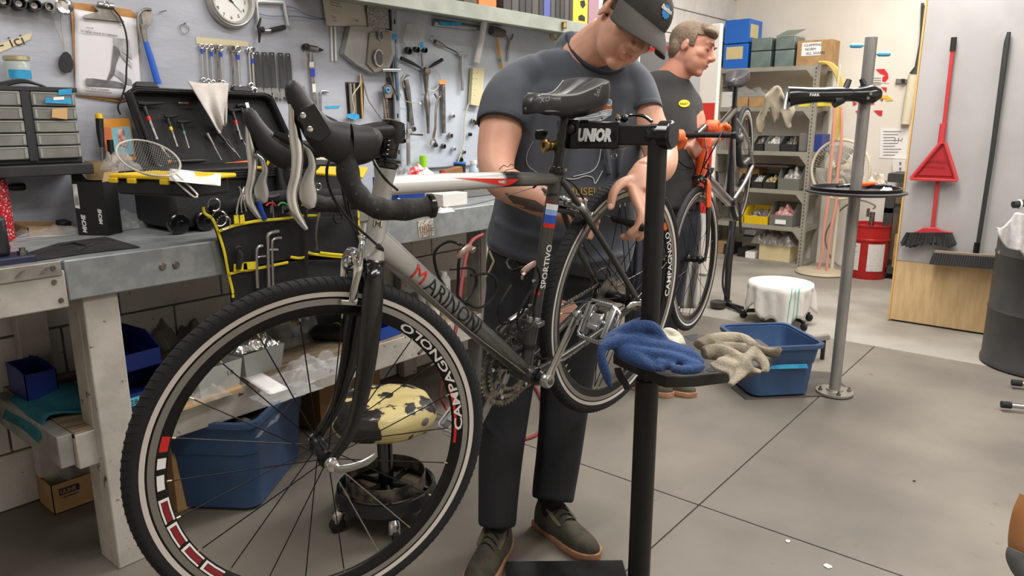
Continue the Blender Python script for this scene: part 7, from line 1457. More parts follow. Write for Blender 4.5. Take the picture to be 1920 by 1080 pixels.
wt('mallet','rubber-headed mallet with yellow handle on the steel panel','mallet',[('T','head',[(921,57),(932,60),(944,63)],[(.024,.022),(.026,.024),(.022,.020)],mat('dark rubber head',(92,84,78),.5)),('T','handle',[(931,72),(936,98),(941,128)],[(.007,.006),(.009,.007),(.009,.007)],mat('orange wood handle',(214,150,60),.5)),('T','blue_tape_band',[(937,110),(938,116)],[(.0095,.0078),(.0095,.0078)],bluetape)],off=.04)
wt('box_spanner','forged open spanner hanging right of the mallet','spanner',[('T','shaft',[(956,75),(953,92),(951,115)],[(.010,.004),(.007,.004),(.007,.004)],dsteel),('t','jaw',[(949,66),(953,74),(959,74),(962,64)],(.005,.004),dsteel)],off=.03)
stp=wt('power_strip','cream six-outlet power strip hanging upright with its cord','power strip',[('p','body',[(881,127),(903,128),(897,200),(877,196)],.022,mat('aged cream plastic',(206,196,156),.45))],off=.03)
for k in range(5):
    for dx in (-3,3):
        M().cyl(wb_(891-k*1.2+dx,137+k*10.5,.0525),wb_(891-k*1.2+dx,137+k*10.5,.054),.0016,n=8).build('outlet_slot',ink,stp)
m=M().tube([wb_(x,y,.04) for x,y in spl([(881,190),(875,205),(871,225),(870,250),(868,275),(860,300),(855,318)],5)],.0035,8); m.build('cord',mat('cream cable',(1,1,1)),stp)
wt('grey_tube','long grey steel tube with orange tape at its top','tube',[('T','tube',[(830,158),(831,200),(832,250)],[(.013,.012),(.013,.012),(.011,.010)],dsteel),('p','orange_tape',[(823,151),(837,150),(836,158),(824,158)],.001,mat('orange tape',(1,1,1)),.014)],off=.036)
wt('ring_spanner','worn brown spanner crossing below the facing tool','spanner',[('T','shaft',[(822,182),(817,205),(816,240),(812,262)],[(.008,.004),(.007,.004),(.008,.004),(.009,.004)],rust),('t','jaw',[(815,176),(820,184),(826,180),(826,172)],(.005,.004),rust),('t','jaw',[(807,272),(809,262),(815,262),(818,272)],(.005,.004),rust)],off=.05)
lk=mat('cogset steel',(96,92,88),.4,.9)
for i,(x,y,r,m_) in enumerate(((847,217,.013,steel),(885,227,.013,rust),(892,230,.012,black),(843,254,.015,dsteel),(830,274,.014,lk),(849,279,.013,steel),(815,272,.012,lk),(868,285,.012,dsteel),(880,252,.010,black),(862,300,.016,black))):
    wt('lockring','%s lockring hanging on the steel panel, %s'%({'polished steel':'bright','brownish tool steel':'brown','black plastic':'black','worn tool steel':'worn steel','cogset steel':'dark'}[m_.name],['near the top of the cluster','left of the mechanic\'s sleeve','nearest the mechanic\'s sleeve','below the bright one','above the green tape','in the lower row, brightest','leftmost of the lower row','lower row near the elbow','small one by the cord','lowest, over the blue tub'][i]),'lockring',[('c','ring',[(x,y)],[(r,0),(r,.012),(r*.6,.014),(r*.55,.002)],m_)],off=.03,group='lockrings on the steel panel')
for i,(x,y) in enumerate(((517,215),(500,235))): wt('lockring',['black lockring on the grey board right of the tool case','smaller steel lockring below it, right of the tool case'][i],'lockring',[('r','ring',[(x,y)],(.012,.004),[black,dsteel][i])],off=.02)
# chrome valve gauge behind stem
wt('blowgun','small chrome valve and hose fitting hanging behind the bike stem','fitting',[('T','body',[(764,232),(765,250),(766,320)],[.006,.010,.010],steel),('T','lever',[(756,250),(775,252),(792,253)],[.003,.003,.005],black),('T','top',[(748,232),(760,232)],[.003,.004],chrome)],off=.07)
# ================= OVERHEAD SHELF =================
YS=2.42
za=at(960,46,Y=YS).z; zb=at(960,19,Y=YS).z
xs=at(738,0,Y=YS).x-.3
ohs=M().bx(xs,4.25,YS,YS+.025,za,zb); sho=thing('wall_shelf','grey-green painted shelf above the steel tool panel','shelf',(3,YS,za))
gg=mat('grey-green paint',(150,154,144),.55,c2=(136,140,130),sc=8)
ohs.build('front_edge',gg,sho,bevel=.002); M().bx(xs,4.25,YS+.02,BW-.004,zb-.03,zb-.004).build('shelf_board',gg,sho)
for x in (): M().prism([(x,BW-.005,za-.16),(x,BW-.005,zb-.03),(x,YS+.05,zb-.03)],(.02,0,0)).build('bracket',gg,sho)
rn=random.Random(11); X=at(1004,8,Y=YS+.03).x
def bk_(px0,px1,c_,lab,n='binder',cat='binder',h=.20,grp=None):
    a=at(px0,20,Y=YS+.02).x; b_=at(px1,20,Y=YS+.02).x; o=thing(n,lab,cat,((a+b_)/2,YS+.1,zb-.003),grp)
    M().bx(a+.002,b_-.002,YS+.015,YS+.20,zb-.003,zb+h).build('cover',c_,o,bevel=.003); return o
dk=[mat('dark brown spine',(62,56,54),.6),mat('charcoal spine',(78,74,72),.6),mat('dark grey spine',(52,50,52),.6)]
px=[942,958,972,984,996,1009,1018]
for i in range(6): bk_(px[i],px[i+1],dk[i%3],'dark upright binder on the wall shelf, %s from its left'%['first','second','third','fourth','fifth','sixth'][i],grp='dark binders on the wall shelf')
bk_(1018,1031,mat('violet blue spine',(82,88,150),.5),'violet-blue upright binder on the wall shelf')
px=[1031,1040,1049,1057,1066,1073]
for i in range(5): bk_(px[i],px[i+1],dk[(i+1)%3],'dark binder between the violet one and the yellow one, %s from the left'%['first','second','third','fourth','fifth'][i],grp='dark binders beside the violet one')
yb2=bk_(1073,1101,mat('yellow book spine',(222,196,60),.5),'yellow book with black markings on the wall shelf','book','book',.2); a=at(1080,20,Y=YS+.02).x
M().prism([V((at(x,y,Y=YS+.013).x,YS+.0135,at(x,y,Y=YS+.013).z)) for x,y in ((1088,2),(1096,0),(1098,10),(1093,16),(1089,10))],(0,-.0006,0)).build('print',ink,yb2,smooth=0); M().prism([V((at(x,y,Y=YS+.013).x,YS+.0135,at(x,y,Y=YS+.013).z)) for x,y in ((1085,30),(1091,27),(1097,32),(1097,40),(1085,38))],(0,-.0006,0)).build('print',ink,yb2,smooth=0)
bk_(1102,1122,mat('mauve spine',(150,120,130),.6),'mauve book behind the mechanic\'s neck','book','book')
bk_(896,930,mat('orange carton',(206,120,60),.5),'orange carton on the wall shelf','box','box',.06)
bk_(868,894,mat('dark olive carton',(84,72,60),.6),'dark olive carton left of the orange one on the wall shelf','box','box',.05)
bk_(760,775,red,'red carton at the left of the wall shelf','box','box',.04); 
o=thing('small_brass_cup','small brass cup hanging under the wall shelf near the mechanic','cup',at(1058,54,Y=YS-.01)); c=at(1058,54,Y=YS-.012); M().lathe(c,(0,0,1),[(.010,0),(.013,.004),(.011,.03),(.014,.034)],18).build('cup',brass,o)
wt('yellow_badge','round faded yellow plastic badge on the panel above the mechanic\'s shoulder','badge',[('r','ring',[(1040,66)],(.03,.004),mat('faded yellow',(206,196,120),.5)),('c','centre',[(1040,66)],[(.02,0),(.02,.004),(.001,.004)],mat('faded cream',(214,206,170),.5))],off=.03)
# ================= BACK OF THE SHOP =================
random.seed(5)
# ---- grey steel shelving
XF=6.60; YR_=2.06; SH=[.075,.385,.70,1.03,1.36,1.785]
shz=[at(1500,y,X=XF).z for y in (497,430,358,283,0)]
un=thing('shelving_unit','grey slotted steel shelving unit against the back wall loaded with bins and boxes','shelving',(XF,2.5,0))
smt=mat('grey enamelled shelving',(160,156,144),.5,.2,c2=(150,146,134),sc=6)
zsh=[at(1500,497,X=XF).z,at(1500,428,X=XF).z,at(1500,358,X=XF).z,at(1500,285,X=XF).z,at(1500,200,X=XF).z,at(1500,123,X=XF).z]
for z in zsh:
    M().bx(XF,XF+.38,YR_,2.96,z-.004,z).build('shelf_board',smt,un); M().bx(XF-.003,XF,YR_,2.96,z-.036,z).build('shelf_lip',smt,un); M().bx(XF,XF+.38,YR_-.002,YR_,z-.036,z).build('shelf_side',smt,un)
ztp=zsh[-1]+.01
for x in (XF-.004,XF+.36):
    for y in (YR_-.004,2.92):
        p=M().bx(x,x+.003,y,y+.04,0,ztp).bx(x,x+.04,y-.002,y+.001,0,ztp).build('post',smt,un)
if True:
    s=M(); z=.03
    while z<ztp-.03: s.box((XF-.006,YR_+.018,z),(.002,.008,.014)); z+=.032
    s=s.build('post_slots',mat('dark slot',(70,66,60),.9),un,smooth=0); s['kind']='stuff'
for z in zsh[1:]: M().prism([(XF-.006,YR_+.02,z-.036),(XF-.006,YR_+.10,z-.036),(XF-.006,YR_+.02,z-.13)],(.002,0,0)).build('gusset',smt,un)
def onsh(px,zi,dx=.03): p=at(px,300,X=XF+dx); return V((XF+dx,min(p.y,2.975),zsh[zi]+.001))
def sbox(name,label,cat,px0,px1,zi,h,m_,dx=.03,d=.22,group=None,z0=0,bev=.003):
    a=onsh(px0,zi,dx); b_=onsh(px1,zi,dx); o=thing(name,label,cat,((XF+dx),(a.y+b_.y)/2,zsh[zi]+z0),group)
    M().bx(XF+dx,XF+dx+d,b_.y,a.y,zsh[zi]+.001+z0,zsh[zi]+z0+h).build('box_body',m_,o,bevel=bev); return o,a,b_
def lab_(o,a,b_,z0,z1,m_,dx,f0=.1,f1=.9):
    ya=a.y+(b_.y-a.y)*f0; yb=a.y+(b_.y-a.y)*f1; M().bx(XF+dx-.002,XF+dx,yb,ya,z0,z1).build('label',m_,o,smooth=0); return ya,yb
HX=lambda py: at(1450,py,X=XF+.03).z
zt5=zsh[5]
sbl=mat('bright blue steel box',(36,104,196),.4)
o,a,b_=sbox('blue_box','lower bright blue steel box at the left of the top shelf','box',1344,1388,5,HX(78)-zt5,sbl,d=.30,group='blue boxes on the top shelf'); lab_(o,a,b_,HX(107),HX(83),mat('buff label',(206,190,140),.7),.03,.12,.8)
o,a,b_=sbox('blue_box','upper bright blue steel box stacked on the other blue box','box',1344,1388,5,HX(31)-HX(77),sbl,d=.30,group='blue boxes on the top shelf',z0=HX(77)-zt5+.002)
M().bx(XF+.06,XF+.24,b_.y-.002,b_.y,HX(66),HX(40)).build('label',mat('buff label',(1,1,1)),o,smooth=0)
zm=mat('dull galvanized box',(134,150,146),.4,.5,c2=(118,134,130),sc=9)
for k,(p0,p1) in enumerate(((1394,1430),(1438,1472))):
    g='galvanized boxes on the top shelf'
    sbox('galvanized_box','lower galvanized steel box in the %s stack on the top shelf'%['left','right'][k],'box',p0,p1,5,HX(95)-zt5,zm,d=.26,group=g); gzb=sbox('galvanized_box','upper galvanized steel box in the %s stack on the top shelf'%['left','right'][k],'box',p0,p1,5,HX(70)-HX(94),zm,d=.26,group=g,z0=HX(94)-zt5+.002)
    if k: 
        a=onsh(p0,5); b_=onsh(p1,5); m=M().prism([(XF+.02,a.y,HX(70)+.004),(XF+.02,b_.y,HX(70)+.004),(XF+.28,b_.y,HX(70)+.075),(XF+.28,a.y,HX(70)+.075)],(0,0,.003)); m.build('lid',zm,gzb[0])
o,a,b_=sbox('cardboard_box','brown cardboard box with a handwritten white label on the top shelf','box',1477,1540,5,HX(80)-zt5,card,d=.22); ya,yb=lab_(o,a,b_,HX(108),HX(84),paper,.03,.14,.70)
for k,t_ in enumerate(('CLAMPING','NORM','ALL SHAPES')): text(t_,.030,tfr(V((XF+.0265,ya-.02-.01*k,HX(91+7.5*k))),(0,-1,0),(0,0,1)),mat('navy print',(1,1,1)),o,name='handwriting')
# shelf 4 (y200): small cartons
for k,(p0,p1) in enumerate(((1372,1394),(1396,1426))): sbox('carton','low open kraft carton of bagged parts on the second shelf, %s one'%['left','right'][k],'box',p0,p1,4,.09,card,group='kraft cartons on the second shelf')
sbox('white_carton','white carton with faint writing at the far left of the second shelf','box',1342,1366,4,.14,mat('white carton',(1,1,1)))
bagob('plastic_bag','clear bags heaped over the kraft cartons on the second shelf','plastic bag',onsh(1400,4,.12)+V((0,0,.09)),.10,.17,.09,91)
sbox('yellow_box','yellow folded carton at the right of the second shelf','box',1488,1536,4,.06,mat('soft yellow carton',(222,206,60),.6))
gbn=mat('grey stacking bin',(112,112,106),.5)
def sbin(label,p0,p1,zi,h,m_,fill=None,grp=None,dx=.02,cat='bin'):
    a=onsh(p0,zi,dx); b_=onsh(p1,zi,dx); o=thing('storage_bin',label,cat,((XF+dx),(a.y+b_.y)/2,zsh[zi]),grp); w=a.y-b_.y
    t=.004; q=lambda p,v,n_='side': M().prism([V((XF+dx+k[0],b_.y+k[1],zsh[zi]+.001+k[2])) for k in p],v).build(n_,m_,o,smooth=0)
    d=.24; s=.5; q([(0,0,0),(d,0,0),(d,w,0),(0,w,0)],(0,0,t),'floor'); q([(0,0,0),(0,w,0),(-.01,w,h*s),(-.01,0,h*s)],(t,0,0),'front'); q([(d,0,0),(d,w,0),(d,w,h),(d,0,h)],(-t,0,0),'back')
    for y,v in ((0,t),(w,-t)): q([(0,y,0),(d,y,0),(d,y,h),(d*.35,y,h),(-.01,y,h*s)],(0,v,0))
    if fill: bagob('loose_parts','%s in the %s'%(fill[0],label.replace(',','').replace(' of bagged red parts','')),'parts',V((XF+dx+.12,(a.y+b_.y)/2,zsh[zi]+h*.35)),.10,w*.45,h*.55,int(p0),fill[1])
    return o,a,b_
wp=mat('small white parts',(206,204,200),.4,c2=(120,116,110),sc=40); dp=mat('dark metal parts',(80,76,70),.45,.5,c2=(150,146,138),sc=50)
for k,(p0,p1) in enumerate(((1412,1430),(1432,1460),(1462,1492))): sbin('%s bin on the third shelf'%['left one','centre one','right one'][k],p0,p1,3,.13,[mat('black bin',(46,46,46),.5),gbn,mat('black bin',(1,1,1))][k],('dark parts',[dp,wp,dp][k]),'bins on the third shelf')
sbox('camera_case','grey boxy case at the right end of the third shelf','case',1494,1512,3,.16,mat('grey case',(112,108,104),.5),bev=.01)
sbox('blue_carton','blue and white carton behind the right post on the third shelf','box',1516,1538,3,.15,mat('royal blue carton',(52,66,140),.5),dx=.12)
sbox('wood_stack','dark timber board lying across the bins on the fourth shelf','board',1402,1478,2,.02,mat('dark stained board',(70,58,50),.7),z0=.19,dx=.06)
for k,(p0,p1) in enumerate(((1388,1408),(1412,1433),(1434,1458))): sbin('low dark bin, %s on the fourth shelf'%['first','second','third'][k],p0,p1,2,.12,mat('black bin',(1,1,1)),('%s parts'%['brown','pale','yellow'][k],[dp,wp,mat('yellowish parts',(190,170,110),.5,c2=(110,100,70),sc=30)][k]),'low bins on the fourth shelf')
sbox('kraft_carton','kraft carton behind the low bins on the fourth shelf','box',1388,1425,2,.17,card,dx=.16)
sbin('grey bin with white parts, right end of the fourth shelf',1462,1504,2,.20,gbn,('white parts',wp))
sbin('yellow bin, left one on the second lowest shelf',1386,1402,1,.14,yellow,('dark fittings',dp),'yellow bins'); sbin('yellow bin, wide one on the second lowest shelf',1403,1449,1,.15,yellow,('metal fittings',dp),'yellow bins')
o,a,b_=sbin('grey bin of bagged red parts, second lowest shelf',1451,1497,1,.20,gbn,('red and clear bagged parts',mat('red clear bags',(200,90,70),.4,c2=(200,190,190),sc=24))); 
M().bx(XF+.006,XF+.010,b_.y+.06,a.y-.06,zsh[1]+.02,zsh[1]+.06).build('label',paper,o,smooth=0)
sbox('cream_box','cream wooden box on the bottom shelf under grey bags','box',1436,1496,0,.15,mat('cream box',(206,190,150),.6))
for k,(px,s) in enumerate(((1450,5),(1482,8))): bagob('plastic_bag','grey bag of parts on the cream box, %s one'%['left','right'][k],'plastic bag',onsh(px,0,.10)+V((0,0,.15)),.10,.12,.12,100+s,mat('grey film',(1,1,1)),'grey bags on the cream box')
for k,(px,c_) in enumerate(((1420,paper),(1405,black),(1378,black),(1365,card))): sbox('small_carton','small %s carton low on the bottom shelf, %s'%([ 'white','black','black','tan'][k],['right of the black ones','next to the white one','behind the floor pump','at the far left'][k]),'box',px-10,px+8,0,.06+.02*k,c_,dx=.03+.03*k)
# grey rag hanging over shelf in front (on the second stand arm? hangs from the shelf)
rg=thing('hanging_rag','greasy grey-beige rag draped over the far end of the steel stand clamp','rag',at(1455,180,D=4.3))
r5=M(); 
def rgf(u,v):
    x=1434+52*u-(18*v*(1-u))+4*sin(v*7+u*5); y=(180-22*sin(pi*min(1,u*1.25))+6*u)+v*(66-26*u+16*sin(u*15)); return at(x,y,D=4.25+.02*sin(u*13+v)+.04*v)
r5.grid(rgf,22,12).build('cloth',mat('grimy grey cloth',(158,148,130),.95,c2=(134,124,106),sc=8,bump=.4,bs=60),rg,smooth=180,solid=.006)
# ---- white cabinet with red block, left of the shelving
XW=5.75
wc=thing('white_cabinet','tall white cabinet with a red panel standing behind the older man','cabinet',(XW,2.5,0))
ya=at(1346,150,X=XW).y; ztw=at(1320,46,X=XW).z
M().bx(XW,XW+.05,ya,2.98,.02,ztw).build('body',mat('white enamel cabinet',(222,216,208),.4),wc,bevel=.006)
M().bx(XW-.003,XW,ya+.012,at(1316,220,X=XW).y,at(1325,400,X=XW).z,at(1325,193,X=XW).z).build('red_panel',mat('bright red panel',(206,52,44),.45),wc,smooth=0)
gc=M().bx(XW-.25,XW-.02,1,2,1,2); gc=M().bx(4.75,5.2,at(1262,100,X=4.75).y,at(1200,100,X=4.75).y,0,at(1230,80,X=4.75).z); gco=solo('metal_locker','grey metal locker with a red label beside the mechanic\'s cap','locker',gc,mat('mid grey metal',(140,138,138),.5),bevel=.004)
M().bx(4.747,4.75,at(1256,95,X=4.75).y,at(1218,95,X=4.75).y,at(1230,95,X=4.75).z,at(1230,88,X=4.75).z).build('red_label',mat('bright red panel',(1,1,1)),gco,smooth=0)
# conduit in the corner
m=M().cyl((5.2,2.98,1.0),(5.2,2.98,3.1),.012,n=12); solo('conduit','thin white conduit running up the block wall','pipe',m,white)
# ---- blue hoses and pink cord bundle by shelving
yh=mat('yellow air hose',(206,178,96),.5); pk=mat('salmon tape strand',(206,142,122),.6)
for k in range(5):
    pts=[at(x+k*2.2,y,X=6.55) for x,y in spl([(1535,116),(1552,120),(1566,138),(1572,165),(1566,190),(1563+k,230),(1560,262)],6)]
    solo('yellow_hose','yellow hose strand of the bundle hooked on the shelving post, %s from the inside'%['first','second','third','fourth','fifth'][k],'hose',M().tube(pts,.010,8),yh,'yellow hose bundle')
for k,l in enumerate(([(1565,200),(1562,260),(1556,330),(1552,380),(1545,430),(1540,480),(1533,512)],[(1577,200),(1578,255),(1570,330),(1568,380),(1558,430),(1552,480),(1550,512)])):
    solo('orange_strand','salmon-coloured strap hanging to the floor by the fan, %s one'%['left','right'][k],'strap',M().tube([at(x,y,X=6.45) for x,y in spl(l,6)],[(.012,.006)]*37,8,side=Y3),pk,'salmon straps')
solo('white_cable','white cable loop hanging beside the salmon straps','cable',M().tube([at(x,y,X=6.47) for x,y in spl([(1575,120),(1556,300),(1548,400),(1544,440),(1538,490)],6)],.008,8),mat('off-white cable',(206,196,180),.5))
# ---- pedestal fan
fn_=thing('pedestal_fan','round cream pedestal fan with wire guard behind the steel stand','fan',at(1540,505,X=6.5))
fc=at(1575,318,X=6.55); fr_=at(1575,270,X=6.55).z-at(1575,318,X=6.55).z; fR=.245
crm=mat('aged cream plastic',(1,1,1)); fx=V((-1,.15,0)).normalized()
M().ring(fc,fx,fR,.012,48,8).build('guard_rim',mat('cream fan rim',(208,198,176),.5),fn_)
wsg=mat('fan guard wire',(188,182,170),.4,.4)
for r in (.05,.10,.15,.20): M().ring(fc+fx*(.05*(1-(r/.25)**2)),fx,r,.0014,36,4).build('guard_ring',wsg,fn_)
gs=M(); a_=fx.orthogonal().normalized(); b2_=fx.cross(a_)
for k in range(60):
    a=2*pi*k/60; d=a_*cos(a)+b2_*sin(a); gs.tube([fc+fx*.05+d*.03,fc+fx*.04+d*.12,fc+d*fR],.0012,4)
gs=gs.build('guard_wires',wsg,fn_); gs['kind']='stuff'
M().lathe(fc-fx*.02,fx,[(.001,-.08),(.07,-.08),(.075,.0),(.05,.02),(.001,.03)],24).build('motor',mat('cream fan rim',(1,1,1)),fn_)
for k in range(3):
    a=2*pi*k/3+.3; M().grid(lambda u,v:fc+fx*(.01+.03*(v-.5))+(a_*cos(a+(v-.5)*1.2)+b2_*sin(a+(v-.5)*1.2))*(.04+.17*u),6,6).build('fan_blade',mat('grey translucent blade',(176,172,164),.4),fn_,solid=.003,smooth=180)
fb=at(1535,500,X=6.55); M().cyl(V((fc.x+.05,fc.y,.03)),V((fc.x+.05,fc.y,fc.z-.1)),.016,n=14).build('pole',mat('cream fan rim',(1,1,1)),fn_)
M().lathe(V((6.52,at(1538,505,X=6.5).y,0)),(0,0,1),[(.20,0),(.21,.012),(.19,.03),(.05,.045),(.001,.05)],36).build('base',mat('dusty cream base',(180,166,142),.6),fn_)
# ---- red steel drum with pump
bk=at(1615,523,Z=0); bc=V((bk.x+.13,bk.y,0)); rd_=(at(1655,500,X=bc.x).y-at(1581,500,X=bc.x).y)/-2; rd_=abs(rd_); bh=at(1615,420,X=bc.x-.1).z
bu=thing('red_drum','red steel pail with white labels and a hose pump behind the steel stand','pail',bc)
rm=mat('red painted pail',(176,34,34),.35,c2=(160,28,30),sc=6)
M().lathe(bc,(0,0,1),[(rd_*.94,0),(rd_*.97,.01),(rd_*.97,bh*.70),(rd_*1.03,bh*.71),(rd_*1.03,bh*.74),(rd_,bh*.75),(rd_,bh*.96),(rd_*1.05,bh*.97),(rd_*1.05,bh),(rd_*.96,bh*.99),(rd_*.94,bh*.95),(.001,bh*.95)],40).build('pail_body',rm,bu)
for a0,a1 in ((2.15,2.95),(3.35,4.25)):
    M().grid(lambda u,v:bc+V((rd_*1.0*cos(a0+(a1-a0)*u),rd_*1.0*sin(a0+(a1-a0)*u),bh*.16+bh*.50*v)),8,1).build('label',mat('white pail label',(206,202,198),.6,c3=(150,148,150),sc3=60),bu,smooth=180)
M().cyl(bc+V((0,0,bh*.9)),bc+V((0,0,bh*.9+.14)),.02,n=14).build('pump_tube',dsteel,bu); M().cyl(bc+V((-.02,.03,bh*.9+.1)),bc+V((-.02,.03,bh*.9+.17)),.012,n=12).build('pump_handle',dsteel,bu)
M().tube(S3([bc+V((0,0,bh+.12)),at(1640,385,X=bc.x),at(1610,376,X=bc.x),at(1575,395,X=bc.x),at(1548,440,X=bc.x),at(1556,480,X=bc.x),at(1574,500,X=bc.x)],6),.007,8).build('hose',mat('grey hose',(110,108,106),.5),bu)
# ---- dark cabinet behind the board, switch, papers, frame pieces
XK=6.62
ck_=thing('dark_cart','dark grey steel cart partly hidden behind the grey board','cart',(XK,1.2,0)); y1_=at(1651,450,X=XK).y
M().bx(XK,XK+.03,y1_-.07,y1_,.03,at(1660,360,X=XK).z).build('post',mat('charcoal steel',(58,58,58),.5),ck_); M().bx(XK,XK+.4,y1_-.8,y1_-.0,.05,.10).build('bottom_tray',mat('charcoal steel',(1,1,1)),ck_); M().bx(XK,XK+.4,y1_-.8,y1_,at(1670,395,X=XK).z-.02,at(1670,395,X=XK).z+.02).build('shelf',mat('charcoal steel',(1,1,1)),ck_); M().bx(XK,XK+.4,y1_-.8,y1_,at(1670,330,X=XK).z-.05,at(1670,330,X=XK).z+.02).build('top_tray',mat('charcoal steel',(1,1,1)),ck_)
bx5=M().bx(XK+.02,XK+.3,y1_-.6,y1_-.1,.10,.38); solo('kraft_box','kraft box on the lower tray of the dark cart','box',bx5,card,bevel=.004)
# keypad / sheet / red signs on back wall
XWl=XB-.002
def bw_(px,py,off=0): return at(px,py,X=XWl-off)
def bpoly(pts,m_,o,off=.004,n='print',th=.001): return M().prism([bw_(x,y,off) for x,y in pts],(-th,0,0)).build(n,m_,o,smooth=0)
ns=thing('notice_sheet','white printed notice sheet on the back wall beside the grey board','sign',bw_(1672,300)); bpoly([(1651,240),(1702,240),(1700,298),(1649,296)],paper,ns,.002,'sheet')
for k in range(9): bpoly([(1656,246+k*5.5),(1690-(k%3)*6,246+k*5.5),(1690-(k%3)*6,247.2+k*5.5),(1656,247.2+k*5.5)],greyink,ns,.005)
text('! ! !',.05,tfr(bw_(1676,266,.007),(0,-1,0),(0,0,1)),ink,ns)
sw=thing('wall_switch','white electrical switch box on the back wall under the notice sheet','switch',bw_(1686,325)); bpoly([(1676,300),(1700,300),(1700,328),(1676,328)],white,sw,.002,'switch_box',.04); bpoly([(1686,304),(1690,304),(1690,309),(1686,309)],greyink,sw,.044,'button'); bpoly([(1686,314),(1690,314),(1690,319),(1686,319)],greyink,sw,.044,'button')
rs=thing('fire_sign','red and white arrow signs with a yellow arrow on the back wall','sign',bw_(1650,218)); rd5=mat('sign red',(206,44,52),.5)
bpoly([(1634,128),(1670,128),(1668,156),(1632,156)],mat('sign white',(222,216,206),.6),rs,.002,'sheet')
bpoly([(1642,130),(1658,129),(1665,138),(1666,147),(1660,154),(1654,152),(1655,144),(1660,142),(1650,138)],rd5,rs,.005); bpoly([(1652,163),(1663,164),(1662,173)],rd5,rs,.005); bpoly([(1651,178),(1662,180),(1661,177),(1675,188),(1661,189),(1663,186),(1650,183)],mat('sign yellow',(226,186,50),.5),rs,.005,'arrow'); bpoly([(1638,207),(1655,207),(1654,217),(1648,216)],rd5,rs,.005)
bpoly([(1599,190),(1608,194),(1600,198)],rd5,rs,.005); bpoly([(1604,207),(1610,208),(1608,214)],rd5,rs,.005); bpoly([(1630,191),(1641,195),(1632,196)],rd5,rs,.005); bpoly([(1649,186),(1656,186),(1655,190)],rd5,rs,.005)
for k in range(4): bpoly([(1636,146+k*4),(1652,146+k*4),(1652,147+k*4),(1636,147+k*4)],greyink,rs,.005)
wt2=thing('flag_roll','rolled white banner with a dark pole fixed on the back wall behind the grey board','banner',at(1697,235,X=6.98)); M().tube([at(1697,233,X=6.98),at(1706,180,X=6.98),at(1712,140,X=6.98)],[.034,.039,.034],14).build('roll',mat('cream cloth roll',(214,206,180),.8),wt2); M().tube([at(1712,140,X=6.98),at(1719,125,X=6.98),at(1726,80,X=6.98),at(1732,10,X=6.98)],[.034,.016,.01,.01],10).build('pole',mat('charcoal steel',(1,1,1)),wt2)
o=thing('wall_clip','black and steel tool clip on the back wall left of the banner roll','clip',bw_(1690,152)); bpoly([(1681,148),(1701,149),(1700,157),(1680,156)],dsteel,o,.004,'plate',.02); bpoly([(1691,148),(1697,148),(1697,156),(1691,156)],black,o,.026,'clip',.02)
o=thing('frame_strip','thin dark frame edge on the wall beside the plywood board edge','frame',bw_(1733,100)); bpoly([(1728,6),(1733,6),(1727,80),(1725,80)],mat('charcoal steel',(1,1,1)),o,.004,'frame_edge',.02)
# ---- grey board with plywood foot
XP=5.22; yl=at(1665,600,Z=0).y
gbp=thing('partition_board','tall grey painted plywood partition board with bare lower part and pale edge','partition',(XP,.2,0))
zpl=at(1700,489,X=XP).z
gpt=mat('warm grey painted board',(168,164,163),.55,c2=(160,156,155),sc=3,bump=.06,bs=40); ply=mat('bare birch plywood',(206,176,132),.6,c2=(194,162,118),sc=4,stretch=(1,9,1.2),bump=.05,bs=40)
M().bx(XP,XP+.03,-1.6,yl,.012,3.0).build('plywood_sheet',ply,gbp,bevel=.001)
M().bx(XP-.004,XP,-1.6,yl-.012,zpl,3.0).build('grey_face',gpt,gbp,smooth=0)
M().bx(XP-.012,XP+.032,yl-.010,yl,.012,3.0).build('edge_strip',mat('pale pine',(1,1,1)),gbp)
M().bx(XP+.005,XP+.03,-1.6,yl-.02,0,.012).build('foot',ink,gbp)
def bd(px,py,off=0): return at(px,py,X=XP-.004-off)
# broom, dustpan
redb=mat('red broom plastic',(180,52,56),.45); bst=mat('dark grey bristles',(52,50,50),.9,bump=.6,bs=300)
br_=thing('red_broom','red-handled broom hanging upside on the grey board through the dustpan','broom',bd(1780,465,.03))
M().cyl(bd(1789,70,.03),bd(1786,96,.03),.016,n=14).build('grip',black,br_); M().cyl(bd(1786,96,.03),bd(1748,430,.03),.0115,n=14).build('handle',redb,br_); M().cyl(bd(1769,232,.035),bd(1764,270,.04),.019,n=14).build('dustpan_socket_sleeve',redb,br_)
M().prism([bd(x,y,.05) for x,y in ((1731,427),(1757,427),(1765,432),(1790,437),(1710,437),(1722,432))],(.03,0,0)).build('broom_head',redb,br_,bevel=.003)
bs_=M(); rb_=random.Random(2)
for k in range(90):
    u=k/89; a=bd(1700+84*u,436,.045+.02*rb_.random()); b_=bd(1688+104*u+rb_.uniform(-2,2),456+6*rb_.random()+3*sin(u*9),.04+.03*rb_.random()); bs_.tube([a,b_],[.004,.006],4)
o=bs_.build('bristles',bst,br_); o['kind']='stuff'
dp_=thing('dustpan','red plastic dustpan clipped over the broom handle on the grey board','dustpan',bd(1752,340,.05))
M().loft([[bd(x,y,o) for x,y in ((1763,268),(1773,268),(1794,337),(1708,335))] for o in (.035,.045)]).build('pan_back',redb,dp_)
M().prism([bd(x,y,.045) for x,y in ((1768,282),(1786,330),(1722,328))],(-.012,0,0)).build('pan_recess',mat('dark red recess',(160,34,40),.5),dp_)
M().tube([bd(x,y,.055) for x,y in ((1708,335),(1764,268),(1772,268),(1794,338))],.012,8).build('pan_edge',redb,dp_); M().prism([bd(x,y,.075) for x,y in ((1707,333),(1795,337),(1793,341),(1706,338))],(.04,0,0)).build('pan_lip',redb,dp_,bevel=.002)
